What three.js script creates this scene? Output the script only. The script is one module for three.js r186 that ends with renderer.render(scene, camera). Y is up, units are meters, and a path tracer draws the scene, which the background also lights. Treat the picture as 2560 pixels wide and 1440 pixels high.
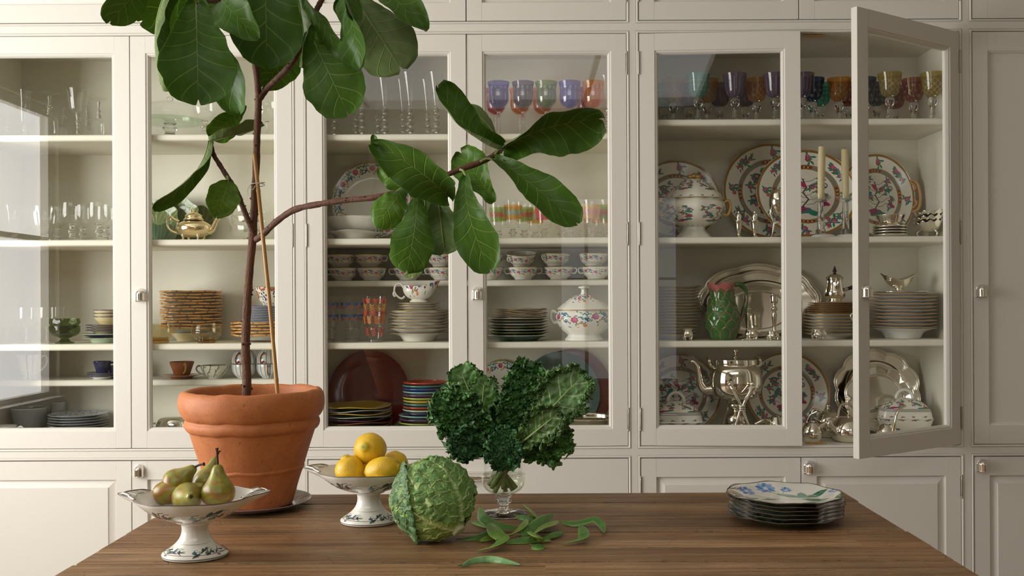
import * as THREE from 'three';
import { mergeGeometries, mergeVertices } from 'three/addons/utils/BufferGeometryUtils.js';
import { RoundedBoxGeometry } from 'three/addons/geometries/RoundedBoxGeometry.js';
import { RectAreaLightUniformsLib } from 'three/addons/lights/RectAreaLightUniformsLib.js';
import { createNoise2D, createNoise3D } from 'simplex-noise';

// ---------- camera, sky, daylight, exposure ----------
const scene = new THREE.Scene();
const F = 2470, CX = 1320, CY = 748, EYE = 1.21, TABLE = 0.76, ROLL = -0.005;   // focal length in pixels of the 2560 x 1440 frame
const camera = new THREE.PerspectiveCamera(2 * Math.atan(720 / F) * 180 / Math.PI, 16 / 9, 0.05, 60);
camera.position.set(0, EYE, 0);
camera.rotation.set(0, 0, ROLL);
camera.setViewOffset(2560, 1440, -(CX - 1280), -(CY - 720), 2560, 1440);
scene.add(camera);
scene.background = new THREE.Color(0.80, 0.84, 0.88);                 // overcast daylight outside the windows
scene.backgroundIntensity = 1.0;
const renderer = new THREE.WebGLRenderer({ antialias: true });
renderer.toneMapping = THREE.LinearToneMapping;
renderer.toneMappingExposure = 1.0;
renderer.shadowMap.enabled = true;
RectAreaLightUniformsLib.init();
const WALL_L = -2.9, WALL_R = 4.6, WALL_F = 4.5, CEIL = 2.95;
const WIN = { z0: -2.6, z1: -0.5, y0: 0.6, y1: 2.4 };           // window in the left wall
const WIN2 = { x0: 0.32, x1: 1.0, y0: 0.25, y1: 2.4 };              // narrow glazed opening in the wall behind the camera
function daylight(win, power, color) {
  const l = new THREE.RectAreaLight(color, power, win.x1 ? win.x1 - win.x0 : win.z1 - win.z0, win.y1 - win.y0), y = (win.y0 + win.y1) / 2;
  if (win.up) { l.position.set((win.x0 + win.x1) / 2, CEIL + 0.08, (win.z0 + win.z1) / 2); l.width = win.x1 - win.x0; l.height = win.z1 - win.z0; l.lookAt(l.position.x, 0, l.position.z + 0.0001); }
  else if (win.x1) { l.position.set((win.x0 + win.x1) / 2, y, WALL_F + 0.11); l.lookAt((win.x0 + win.x1) / 2, y, 0); }
  else { l.position.set(WALL_L - 0.11, y, (win.z0 + win.z1) / 2); l.lookAt(WALL_L + 5, y, (win.z0 + win.z1) / 2); }
  l.castShadow = true; l.name = 'window_and_fill_light';
  scene.add(l);
}
const ROOF_FILL = { x0: -2.0, x1: 1.0, z0: 0.4, z1: 2.4, up: true, y0: 0, y1: 1 };  // added ceiling opening over the camera, fill light for the cupboards
daylight(WIN, 10.6, new THREE.Color(1.0, 0.975, 0.945));
daylight(WIN2, 0.7, new THREE.Color(1.0, 0.96, 0.88));
daylight(ROOF_FILL, 1.6, new THREE.Color(1.0, 0.97, 0.92));  // added fill from an invented ceiling opening, brightens the shelves from the front

// ---------- helpers ----------
let seed = 7;
const rnd = () => { seed = (seed * 1664525 + 1013904223) >>> 0; return seed / 4294967296; };
const rr = (a, b) => a + (b - a) * rnd();
const n2 = createNoise2D(rnd), n3 = createNoise3D(rnd);
const V = (x, y, z) => new THREE.Vector3(x, y, z);
const clamp = (x, a = 0, b = 1) => Math.min(b, Math.max(a, x));
const sst = (a, b, x) => { const t = clamp((x - a) / (b - a)); return t * t * (3 - 2 * t); };
const lerp = (a, b, t) => a + (b - a) * t;
const at = (px, py, d) => {                                          // a point of the room seen at that pixel, d metres in front of the camera
  const a = (px - CX) / F * d, b = (CY - py) / F * d;
  return V(a + 0.005 * b, EYE + b - 0.005 * a, -d);
};
const onTable = (px, py) => at(px, py, 0.45 * F / ((py - CY) + 0.005 * (px - CX)));
const pxm = (n, d) => n * d / F;                                     // n pixels at depth d, in metres

const used = {};
const numbered = (n) => { const k = used[n] = (used[n] ?? -1) + 1; return k ? n + '_' + String(k).padStart(3, '0') : n; };
function mesh(name, geo, mat, parent) {
  const m = new THREE.Mesh(geo, mat); m.name = name; m.castShadow = m.receiveShadow = true;
  parent.add(m); return m;
}
function tag(o, label, category, group) {
  o.userData = { label, category }; if (group) o.userData.group = group; return o;
}
function thing(name, label, category, pos = V(0, 0, 0), turn = 0, group) {
  const o = new THREE.Group(); o.name = numbered(name); o.position.copy(pos); o.rotation.y = turn;
  scene.add(o); return tag(o, label, category, group);
}
function solo(name, geo, mat, label, category, pos = V(0, 0, 0), turn = 0, group) {
  const o = mesh(numbered(name), geo, mat, scene); o.position.copy(pos); o.rotation.y = turn;
  return tag(o, label, category, group);
}
function copyOf(src, label, pos, turn = 0) {
  const o = src.clone(); o.name = numbered(src.name.replace(/_\d{3}$/, '')); o.position.copy(pos); o.rotation.set(0, turn, 0);
  o.userData = { ...src.userData, label }; scene.add(o); return o;
}
function struct(name, geo, mat) { const m = mesh(name, geo, mat, scene); m.userData = { kind: 'structure' }; return m; }

// geometry: boxes, revolved profiles, swept tubes, mitred rings, extruded outlines
const box = (x0, x1, y0, y1, z0, z1) => new THREE.BoxGeometry(x1 - x0, y1 - y0, z1 - z0).translate((x0 + x1) / 2, (y0 + y1) / 2, (z0 + z1) / 2);
const rbox = (w, h, d, r = 0.002, s = 2) => new RoundedBoxGeometry(w, h, d, s, r);
const rboxAt = (x0, x1, y0, y1, z0, z1, r = 0.0015) => rbox(x1 - x0, y1 - y0, z1 - z0, r).translate((x0 + x1) / 2, (y0 + y1) / 2, (z0 + z1) / 2);
const merge = (list) => mergeGeometries(list.map((g) => { const q = g.index ? g.toNonIndexed() : g; for (const k of Object.keys(q.attributes)) if (!['position', 'normal', 'uv'].includes(k)) q.deleteAttribute(k); return q; }));
function grid(nu, nv, f, { closedU = false, uv } = {}) {             // f(u, v) -> [x, y, z]
  const p = [], t = [], ix = [], W = nu + 1;
  for (let j = 0; j <= nv; j++) for (let i = 0; i <= nu; i++) {
    const u = i / nu, v = j / nv, q = f(u, v, i, j); p.push(q[0], q[1], q[2]);
    const w = uv ? uv(u, v, q) : [u, v]; t.push(w[0], w[1]);
  }
  for (let j = 0; j < nv; j++) for (let i = 0; i < nu; i++) { const a = j * W + i; ix.push(a, a + 1, a + W, a + 1, a + W + 1, a + W); }
  const g = new THREE.BufferGeometry();
  g.setAttribute('position', new THREE.Float32BufferAttribute(p, 3));
  g.setAttribute('uv', new THREE.Float32BufferAttribute(t, 2));
  g.setIndex(ix); g.computeVertexNormals();
  if (closedU) {
    const n = g.attributes.normal;
    for (let j = 0; j <= nv; j++) {
      const a = j * W, b = a + nu, s = V(n.getX(a) + n.getX(b), n.getY(a) + n.getY(b), n.getZ(a) + n.getZ(b)).normalize();
      n.setXYZ(a, s.x, s.y, s.z); n.setXYZ(b, s.x, s.y, s.z);
    }
  }
  return g;
}
// profile [[r, y], ...] from the bottom centre outwards and up; a point given twice makes a crease
function revolve(prof, n = 40, { sx = 1, sz = 1, mod, uv = 'cyl', uvr } = {}) {
  const L = [0]; for (let k = 1; k < prof.length; k++) L.push(L[k - 1] + Math.hypot(prof[k][0] - prof[k - 1][0], prof[k][1] - prof[k - 1][1]));
  const R = uvr ?? Math.max(...prof.map((q) => q[0])), tot = L[L.length - 1];
  return grid(n, prof.length - 1, (u, v, i, j) => {
    const th = u * Math.PI * 2, [r0, y0] = prof[j]; let r = r0, y = y0;
    if (mod) { const m = mod(th, j, r0, y0); r *= m[0]; y += m[1]; }
    return [Math.sin(th) * r * sx, y, Math.cos(th) * r * sz];
  }, { closedU: true, uv: (u, v, q) => uv === 'planar' ? [0.5 + q[0] / (2 * R * sx), 0.5 - q[2] / (2 * R * sz)] : [u, L[Math.round(v * (prof.length - 1))] / tot] });
}
function smoothProf(pts, n = 4) {                                    // rounds a coarse profile
  const c = new THREE.CatmullRomCurve3(pts.map((q) => V(q[0], q[1], 0)), false, 'centripetal');
  const lo = Math.min(...pts.map((q) => q[1]));
  return c.getPoints((pts.length - 1) * n).map((q) => [Math.max(0, q.x), Math.max(lo, q.y)]);
}
function tube(pts, rad, seg = 24, rs = 8) {                           // rad: number or function of t; ends are closed
  const c = pts.getPoint ? pts : new THREE.CatmullRomCurve3(pts, false, 'centripetal'), fr = c.computeFrenetFrames(seg, false), R = typeof rad === 'number' ? () => rad : rad;
  return grid(rs, seg + 2, (u, v, i, j) => {
    const k = Math.min(seg, Math.max(0, j - 1)), p = c.getPointAt(k / seg), r = j === 0 || j === seg + 2 ? 0.0001 : R(k / seg), a = -u * Math.PI * 2;
    return p.addScaledVector(fr.normals[k], Math.cos(a) * r).addScaledVector(fr.binormals[k], Math.sin(a) * r).toArray();
  }, { closedU: true });
}
// rectangle rings following [[inset, z], ...]; each step is its own flat strip; cap closes the last ring
function rings(x0, x1, y0, y1, prof, cap = false) {
  const p = [], put = (...q) => q.forEach((w) => p.push(...w));
  const c = ([i, z]) => [[x0 + i, y0 + i, z], [x1 - i, y0 + i, z], [x1 - i, y1 - i, z], [x0 + i, y1 - i, z]];
  for (let k = 0; k + 1 < prof.length; k++) {
    const a = c(prof[k]), b = c(prof[k + 1]);
    for (let e = 0; e < 4; e++) { const f = (e + 1) % 4; put(a[e], a[f], b[f], a[e], b[f], b[e]); }
  }
  if (cap) { const a = c(prof[prof.length - 1]); put(a[0], a[1], a[2], a[0], a[2], a[3]); }
  const g = new THREE.BufferGeometry(); g.setAttribute('position', new THREE.Float32BufferAttribute(p, 3));
  g.setAttribute('uv', new THREE.Float32BufferAttribute(new Array(p.length / 3 * 2).fill(0), 2));
  g.computeVertexNormals(); return g;
}
function extrude(shape, depth, bevel = 0, seg = 3, curve = 12) {
  return new THREE.ExtrudeGeometry(shape, { depth, bevelEnabled: bevel > 0, bevelSize: bevel, bevelThickness: bevel, bevelSegments: seg, curveSegments: curve });
}
function outline(pts) { const s = new THREE.Shape(); pts.forEach((q, i) => i ? s.lineTo(q[0], q[1]) : s.moveTo(q[0], q[1])); return s; }
function ridged(x, y) { return 1 - Math.abs(n2(x, y)); }
// ---------- materials ----------
const std = (o) => new THREE.MeshStandardMaterial(o), phy = (o) => new THREE.MeshPhysicalMaterial(o);
const rgb = (r, g, b) => new THREE.Color().setRGB(r, g, b);
function canvasTex(w, h, draw, srgb = true) {
  const c = document.createElement('canvas'); c.width = w; c.height = h; draw(c.getContext('2d'), w, h);
  const t = new THREE.CanvasTexture(c); if (srgb) t.colorSpace = THREE.SRGBColorSpace;
  t.wrapS = t.wrapT = THREE.RepeatWrapping; t.anisotropy = 8; return t;
}
function dataTex(w, h, f, srgb = true) {                             // f(u, v) -> [r, g, b] 0..1 as seen (sRGB) or plain
  const d = new Uint8Array(w * h * 4);
  for (let y = 0; y < h; y++) for (let x = 0; x < w; x++) { const q = f(x / w, y / h), o = (y * w + x) * 4; for (let c = 0; c < 3; c++) d[o + c] = clamp(Array.isArray(q) ? q[c] : q) * 255; d[o + 3] = 255; }
  const t = new THREE.DataTexture(d, w, h); t.magFilter = THREE.LinearFilter; t.minFilter = THREE.LinearFilter; t.wrapS = t.wrapT = THREE.RepeatWrapping;
  if (srgb) t.colorSpace = THREE.SRGBColorSpace; t.needsUpdate = true; return t;
}
const fbm = (x, y, o = 4) => { let s = 0, a = 0.5; for (let i = 0; i < o; i++) { s += a * n2(x, y); x *= 2.03; y *= 2.03; a *= 0.5; } return s; };
const M = {
  wall: std({ color: rgb(0.54, 0.49, 0.38), roughness: 0.85 }),
  ceiling: std({ color: rgb(0.8, 0.79, 0.75), roughness: 0.9 }),
  paint: std({ color: rgb(0.75, 0.725, 0.66), roughness: 0.42 }),
  inside: std({ color: rgb(0.8, 0.765, 0.65), roughness: 0.55 }),
  pane: phy({ color: rgb(0.985, 1, 0.985), roughness: 0, transmission: 1, thickness: 0, ior: 1.52 }),
  nickel: std({ color: rgb(0.86, 0.83, 0.78), metalness: 1, roughness: 0.07 }),
  hinge: std({ color: rgb(0.5, 0.46, 0.4), metalness: 1, roughness: 0.4 }),
  silver: std({ color: rgb(0.9, 0.86, 0.77), metalness: 1, roughness: 0.06 }),
  silverOld: std({ color: rgb(0.82, 0.76, 0.64), metalness: 1, roughness: 0.14 }),
  brass: std({ color: rgb(0.93, 0.77, 0.47), metalness: 1, roughness: 0.16 }),
  gold: std({ color: rgb(0.62, 0.4, 0.13), metalness: 0.7, roughness: 0.3 }),
  china: phy({ color: rgb(0.82, 0.8, 0.73), roughness: 0.16, clearcoat: 0.3, clearcoatRoughness: 0.05 }),
  chinaWhite: phy({ color: rgb(0.83, 0.83, 0.8), roughness: 0.14, clearcoat: 0.3, clearcoatRoughness: 0.05 }),
  clear: phy({ color: rgb(0.985, 0.99, 0.985), roughness: 0, transmission: 1, thickness: 0, ior: 1.62 }),
  crystal: phy({ color: rgb(1, 1, 1), roughness: 0, transmission: 1, thickness: 0.01, ior: 1.5 }),
  darkwood: std({ color: rgb(0.04, 0.022, 0.012), roughness: 0.35 }),
  wax: phy({ color: rgb(0.78, 0.68, 0.4), roughness: 0.5 }),
  stringW: std({ color: rgb(0.7, 0.66, 0.56), roughness: 0.9 }),
};
const glaze = (r, g, b, rough = 0.14) => phy({ color: rgb(r, g, b), roughness: rough, clearcoat: 0.35, clearcoatRoughness: 0.05 });
const tint = (r, g, b) => phy({ color: rgb(r, g, b), roughness: 0, transmission: 0.7, thickness: 0, ior: 1.5 });
const printed = (map, o = {}) => phy({ map, roughness: 0.16, clearcoat: 0.3, clearcoatRoughness: 0.05, ...o });

// ---------- prints (flat decoration on china and cut lines on glass) ----------
const css = (r, g, b, a = 1) => `rgba(${r},${g},${b},${a})`;
function petal(c, x, y, a, l, w, col) { c.save(); c.translate(x, y); c.rotate(a); c.fillStyle = col; c.beginPath(); c.ellipse(l / 2, 0, l / 2, w / 2, 0, 0, 7); c.fill(); c.restore(); }
function leafMark(c, x, y, a, l, w, col) { c.save(); c.translate(x, y); c.rotate(a); c.fillStyle = col; c.beginPath(); c.moveTo(0, 0); c.quadraticCurveTo(l * 0.5, -w, l, 0); c.quadraticCurveTo(l * 0.5, w, 0, 0); c.fill(); c.restore(); }
function rose(c, x, y, r, dark, light) {
  for (let k = 0; k < 7; k++) petal(c, x, y, k * 0.9, r * 1.05, r * 0.85, dark);
  for (let k = 0; k < 5; k++) petal(c, x + r * 0.1, y - r * 0.1, k * 1.26 + 0.3, r * 0.66, r * 0.5, light);
  c.fillStyle = dark; c.beginPath(); c.arc(x, y, r * 0.2, 0, 7); c.fill();
}
function stroke(c, pts, col, w) { c.strokeStyle = col; c.lineWidth = w; c.lineCap = 'round'; c.beginPath(); pts.forEach((q, i) => i ? c.lineTo(q[0], q[1]) : c.moveTo(q[0], q[1])); c.stroke(); }
const TEAL = '#2f7f86', BLUE = '#2c4c86', MAG = '#b3315f', PINK = '#d97a98', ORNG = '#c9742f', GRN = '#4f7d45', GOLD = '#a9782a', EMER = '#1f8a63';
function chintz(c, x, y, s, ang = 0) {                               // one spray of the rose and blue scroll border, about 100 s wide
  c.save(); c.translate(x, y); c.rotate(ang); c.scale(s, s);
  stroke(c, [[-52, -12], [-44, -20], [-36, -10], [-28, -18], [-18, -16]], TEAL, 5); stroke(c, [[14, -18], [24, -22], [32, -12], [42, -20], [50, -10]], TEAL, 5);
  stroke(c, [[-46, 6], [-38, 14], [-30, 6], [-22, 14]], BLUE, 4); stroke(c, [[30, 4], [38, 12], [46, 4]], BLUE, 4);
  for (const [a, b, t] of [[-40, -4, 0.5], [-14, 10, 2], [18, 8, 0.4], [36, -2, 2.6], [-28, -20, 4], [22, -14, 5.5], [4, 18, 1.2]]) leafMark(c, a, b, t, 15, 5, rnd() < 0.5 ? GRN : TEAL);
  rose(c, 0, -3, 15, MAG, PINK); rose(c, 32, 9, 6, ORNG, '#e0a860'); rose(c, -36, 10, 6, BLUE, '#5a78b8'); rose(c, 17, 17, 5, ORNG, '#dfb070');
  c.restore();
}
const PAPER = '#ebe7da';
const texChintzBand = canvasTex(1024, 256, (c, w, h) => {            // wraps round cups and tureens
  c.fillStyle = PAPER; c.fillRect(0, 0, w, h);
  for (let k = 0; k < 8; k++) for (const o of [0, -w, w]) { chintz(c, 64 + k * 128 + o, 84 + (k % 2) * 26, 1.5, 0.15 * Math.sin(k * 2)); for (let q = 0; q < 7; q++) leafMark(c, k * 128 + o + rr(0, 128), rr(40, 170), rr(0, 6.3), 26, 9, [TEAL, GRN, BLUE, '#c9a24a'][q % 4]); if (k % 2) rose(c, k * 128 + o, 60, 15, BLUE, '#6f8cc4'); else rose(c, k * 128 + o, 150, 13, ORNG, '#e0b070'); }
  c.fillStyle = GOLD; c.fillRect(0, 0, w, 7);
});
function discTex(size, draw) { return canvasTex(size, size, (c) => { c.fillStyle = PAPER; c.fillRect(0, 0, size, size); c.translate(size / 2, size / 2); draw(c, size / 2); }); }
const texChintzDisc = discTex(512, (c, R) => { for (let k = 0; k < 12; k++) { const a = k / 12 * 6.283, b = a + 0.26; chintz(c, Math.cos(a) * R * 0.84, Math.sin(a) * R * 0.84, 1.15, a + 1.57); for (let q = 0; q < 6; q++) leafMark(c, Math.cos(b) * R * rr(0.74, 0.94), Math.sin(b) * R * rr(0.74, 0.94), rr(0, 6.3), 22, 8, [TEAL, BLUE, GRN][q % 3]); } c.strokeStyle = GOLD; c.lineWidth = 6; c.beginPath(); c.arc(0, 0, R * 0.985, 0, 7); c.stroke(); });
function flower2(c, x, y, s) { rose(c, x, y, 9 * s, MAG, PINK); for (let k = 0; k < 6; k++) leafMark(c, x + rr(-9, 9) * s, y + rr(-9, 9) * s, rr(0, 6.3), 17 * s, 6 * s, [EMER, GRN, TEAL][k % 3]); if (rnd() < 0.6) rose(c, x + rr(-14, 14) * s, y + rr(-14, 14) * s, 6 * s, '#a23a5c', PINK); }
function treeMark(c, s) {                                            // blossom tree over rocks
  stroke(c, [[2 * s, 60 * s], [-10 * s, 40 * s], [8 * s, 18 * s], [-8 * s, -6 * s], [4 * s, -24 * s], [-6 * s, -52 * s]], '#4a3634', 4 * s);
  for (let k = 0; k < 13; k++) { const y = (44 - k * 8) * s, sd = k % 2 ? 1 : -1, x = sd * rr(20, 68) * s; stroke(c, [[0, y], [x * 0.4, y - 3 * s], [x * 0.6, y - 12 * s], [x, y - rr(8, 22) * s]], '#5a4644', 1.5 * s); flower2(c, x, y - 14 * s, rr(0.6, 1.05) * s); if (k % 3 === 0) petal(c, x * 0.7, y + 6 * s, rr(-1, 1), 30 * s, 14 * s, [MAG, EMER, TEAL][k % 4 % 3]); }
  for (let k = 0; k < 5; k++) { petal(c, rr(-45, 30) * s, rr(48, 74) * s, rr(-0.5, 0.5), 34 * s, 18 * s, [EMER, MAG, TEAL, GRN, '#9a2f62'][k]); }
  for (const [x, y] of [[-52, 20], [48, 34], [58, -30], [-40, -50]]) { c.strokeStyle = BLUE; c.lineWidth = 3 * s; c.beginPath(); c.arc(x * s, y * s, 8 * s, 0, 7); c.stroke(); c.fillStyle = '#d9b64c'; c.beginPath(); c.arc(x * s, y * s, 4 * s, 0, 7); c.fill(); leafMark(c, x * s, y * s, 2, 22 * s, 7 * s, TEAL); }
}
const texTreeDisc = discTex(768, (c, R) => {
  treeMark(c, R / 150);
  c.strokeStyle = '#8b8678'; c.lineWidth = R * 0.085; c.beginPath(); c.arc(0, 0, R * 0.63, 0, 7); c.stroke();
  for (let k = 0; k < 4; k++) { c.strokeStyle = '#9a5424'; c.lineWidth = R * 0.07; c.beginPath(); c.arc(0, 0, R * 0.63, k * 1.571 - 0.22, k * 1.571 + 0.22); c.stroke(); for (let q = 0; q < 7; q++) { const a = k * 1.571 - 0.2 + q * 0.065; c.fillStyle = q % 2 ? '#d9b25a' : '#5a2412'; c.beginPath(); c.arc(Math.cos(a) * R * 0.63, Math.sin(a) * R * 0.63, R * 0.018, 0, 7); c.fill(); } }
  c.strokeStyle = GOLD; c.lineWidth = 3; for (const q of [0.585, 0.677]) { c.beginPath(); c.arc(0, 0, R * q, 0, 7); c.stroke(); }
  for (let k = 0; k < 8; k++) { const a = k / 8 * 6.283 + 0.1; c.save(); c.translate(Math.cos(a) * R * 0.81, Math.sin(a) * R * 0.81); c.rotate(a + 1.57); flower2(c, 0, 0, R / 135); if (k % 2) { flower2(c, R * 0.13, R * 0.02, R / 190); flower2(c, -R * 0.13, 0, R / 190); for (let q = 0; q < 5; q++) leafMark(c, rr(-0.2, 0.2) * R, rr(-0.05, 0.05) * R, rr(0, 6.3), 34, 12, [EMER, TEAL, MAG][q % 3]); } c.restore(); }
  c.strokeStyle = '#8a6325'; c.lineWidth = R * 0.05; c.beginPath(); c.arc(0, 0, R * 0.972, 0, 7); c.stroke();
  c.strokeStyle = '#caa75c'; c.lineWidth = 2; c.setLineDash([4, 6]); c.beginPath(); c.arc(0, 0, R * 0.965, 0, 7); c.stroke();
});
const texTreeBand = canvasTex(1024, 512, (c, w, h) => {              // tureens of the same service
  c.fillStyle = PAPER; c.fillRect(0, 0, w, h);
  for (let k = 0; k < 4; k++) { c.save(); c.translate(128 + k * 256, 250); treeMark(c, 1.55); c.restore(); }
  for (let k = 0; k < 14; k++) flower2(c, 36 + k * 73, 40, 1.2);
  c.fillStyle = '#8a6325'; c.fillRect(0, 0, w, 12);
  for (let k = 0; k < 16; k++) flower2(c, 30 + k * 64, 480, 0.8);
});
const texSprig = canvasTex(1024, 256, (c, w, h) => {                 // dark curling sprigs of the footed bowls
  c.fillStyle = '#e9e8dd'; c.fillRect(0, 0, w, h);
  for (let k = 0; k < 4; k++) {
    const x = k * 256 + 20; let p = []; for (let i = 0; i <= 12; i++) p.push([x + i * 16, 128 + 28 * Math.sin(i * 0.9 + k)]);
    stroke(c, p, '#2b3338', 6);
    for (let i = 0; i < 12; i++) { leafMark(c, p[i][0], p[i][1], rr(-2.4, 2.4), 58, 20, ['#3f5f4c', '#4d6a78', '#5c7a4a', '#303a52'][i % 4]); if (i % 4 === 1) rose(c, p[i][0] + 8, p[i][1] + 30, 13, '#8d4a5e', '#b98a96'); stroke(c, [p[i], [p[i][0] + 14, p[i][1] - 40], [p[i][0] + 34, p[i][1] - 46]], '#2b3338', 4); }
  }
});
const texHydrangea = discTex(1024, (c, R) => {                       // painted flowers on the plates on the table
  c.fillStyle = '#e9e7dd'; c.fillRect(-R, -R, 2 * R, 2 * R); c.save(); c.scale(1.12, 1.25); c.translate(0, -40);
  const big = (x, y, a, l, w, col, v) => { leafMark(c, x, y, a, l, w, col); c.save(); c.translate(x, y); c.rotate(a); stroke(c, [[0, 0], [l * 0.9, 0]], v, 3); for (let k = 1; k < 5; k++) { stroke(c, [[l * k / 6, 0], [l * (k / 6 + 0.14), w * 0.34]], v, 2); stroke(c, [[l * k / 6, 0], [l * (k / 6 + 0.14), -w * 0.34]], v, 2); } c.restore(); };
  stroke(c, [[-300, 120], [-120, 40], [60, 110], [190, 80]], '#6d6a2f', 7); stroke(c, [[60, 110], [20, -60], [-50, -200]], '#6d7a3a', 6); stroke(c, [[20, -60], [110, -220]], '#6d7a3a', 6); stroke(c, [[-120, 40], [-230, -120]], '#6d7a3a', 6);
  big(150, 60, -2.3, 230, 95, '#14785a', '#7fae7c'); big(150, 60, -1.25, 200, 75, '#178064', '#7fae7c'); big(150, 60, -0.45, 300, 80, '#0f7050', '#7fae7c'); big(120, 90, 0.5, 230, 100, '#1c7d56', '#9aa65a');
  big(60, 240, 2.95, 420, 110, '#3f6f50', '#86a07e'); big(40, 260, -0.1, 180, 90, '#3f6f50', '#86a07e'); big(330, 250, -0.6, 200, 80, '#1b7a4c', '#9aa65a'); big(330, 260, 2.7, 260, 70, '#8a8d4e', '#c0b878'); big(330, 250, 0.4, 120, 60, '#2a7d55', '#9aa65a');
  big(-330, 60, -0.2, 130, 50, '#2f7a4a', '#86a07e'); big(-330, 60, 2.6, 130, 45, '#2f7a4a', '#86a07e'); big(-200, 70, 0.1, 130, 46, '#2d6a4a', '#86a07e');
  for (const [x, y, r] of [[-235, -170, 74], [-40, -255, 84], [120, -210, 46], [430, 20, 50]]) { for (let k = 0; k < 9; k++) petal(c, x, y, k * 0.7, r, r * 0.55, k % 2 ? '#4f7fc4' : '#8fb0de'); c.fillStyle = '#d8e2ee'; c.beginPath(); c.arc(x, y, r * 0.25, 0, 7); c.fill(); }
  petal(c, -430, -40, 0.9, 130, 42, '#c98f2c'); petal(c, -400, -110, 0.9, 120, 36, '#b8a03a'); petal(c, -360, -10, 0.5, 90, 46, '#5a2148');
  for (let k = 0; k < 12; k++) stroke(c, [[-330 + rr(-30, 30), -180 + rr(-30, 30)], [-330 + rr(-90, 90), -180 + rr(-60, 60)]], k % 3 ? '#6a2c3c' : '#35302c', 5);
  c.restore(); c.strokeStyle = '#3c2620'; c.lineWidth = 10; c.beginPath(); c.arc(0, 0, R * 0.985, 0, 7); c.stroke();
});
const texStripe = canvasTex(512, 64, (c, w, h) => { c.fillStyle = '#dfe3df'; c.fillRect(0, 0, w, h); for (let k = 0; k < 16; k++) { c.fillStyle = k % 4 === 0 ? '#3f6fa8' : '#4a4a48'; c.fillRect(k * 32 + 10, 0, k % 4 === 0 ? 8 : 4, h); } });
const texJugStripe = canvasTex(512, 64, (c, w, h) => { c.fillStyle = '#d9dad2'; c.fillRect(0, 0, w, h); for (let k = 0; k < 12; k++) { c.fillStyle = k % 3 === 0 ? '#17301f' : k % 3 === 1 ? '#3b4a44' : '#8d9488'; c.fillRect(k * 42 + 10, 0, k % 3 === 0 ? 11 : 4, h); } });
const texSpots = canvasTex(512, 256, (c, w, h) => { c.fillStyle = '#e0d9cb'; c.fillRect(0, 0, w, h); for (let k = 0; k < 420; k++) petal(c, rnd() * w, rnd() * h, rr(0.6, 1.2), 12, 7, '#23305a'); for (let k = 0; k < 9; k++) rose(c, 30 + k * 57, 120 + (k % 2) * 40, 22, '#9c5a3a', '#c08a63'); });
const texTwigs = canvasTex(512, 256, (c, w, h) => { c.fillStyle = '#e4e6d6'; c.fillRect(0, 0, w, h); for (let k = 0; k < 9; k++) { let x = k * 57, y = 210, p = [[x, y]]; for (let i = 0; i < 6; i++) { x += rr(4, 18); y -= rr(12, 26); p.push([x, y]); leafMark(c, x, y, rr(-2, 0), 22, 7, i % 2 ? '#8b9a5a' : '#b7b98a'); } stroke(c, p, '#55503c', 4); } });
const texBlueBits = canvasTex(512, 128, (c, w, h) => { c.fillStyle = '#dfe2e2'; c.fillRect(0, 0, w, h); for (let k = 0; k < 900; k++) petal(c, rnd() * w, rnd() * h, rr(0, 6), rr(4, 13), rr(2, 6), ['#3c5488', '#5d74a6', '#8fa0c0'][k % 3]); });
const texBlueRim = discTex(512, (c, R) => { c.fillStyle = '#c9ced2'; c.fillRect(-R, -R, 2 * R, 2 * R); for (let k = 0; k < 260; k++) { const a = rnd() * 6.283, q = R * rr(0.66, 0.97); petal(c, Math.cos(a) * q, Math.sin(a) * q, rr(0, 6), 17, 8, ['#5a6c8c', '#7b8aa2', '#41557c'][k % 3]); } for (let k = 0; k < 60; k++) petal(c, rr(-0.4, 0.4) * R, rr(-0.4, 0.4) * R, rr(0, 6), 24, 9, '#7485a0'); });
function cutTex(base, line, kind) {                                  // colour-cased glass with cut lines
  return canvasTex(512, 256, (c, w, h) => {
    c.fillStyle = base; c.fillRect(0, 0, w, h); c.strokeStyle = line; c.lineWidth = 6; c.fillStyle = line;
    if (kind === 'diamond') for (let k = -8; k < 24; k++) { c.beginPath(); c.moveTo(k * 51.2, 60); c.lineTo(k * 51.2 + 190, 250); c.moveTo(k * 51.2 + 190, 60); c.lineTo(k * 51.2, 250); c.stroke(); }
    if (kind === 'line') for (let k = 0; k < 12; k++) c.fillRect(k * 42.6, 40, 6, 216);
    if (kind === 'grid') { for (let k = 0; k < 8; k++) c.fillRect(k * 64, 30, 6, 226); for (let k = 0; k < 5; k++) c.fillRect(0, 60 + k * 42, w, 6); }
    if (kind === 'dot') for (let k = 0; k < 40; k++) { c.beginPath(); c.arc((k % 10) * 51 + (k / 10 & 1) * 25, 70 + Math.floor(k / 10) * 46, 9 + (k % 3) * 3, 0, 7); c.fill(); }
    if (kind === 'arch') for (let k = 0; k < 12; k++) { c.beginPath(); c.ellipse(k * 42.6 + 21, 60, 10, 16, 0, 0, 7); c.fill(); c.fillRect(k * 42.6 + 18, 90, 8, 80); }
  });
}
const cut = (base, line, kind) => phy({ map: cutTex(base, line, kind), roughness: 0, transmission: 0.8, thickness: 0, ior: 1.5 });
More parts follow.
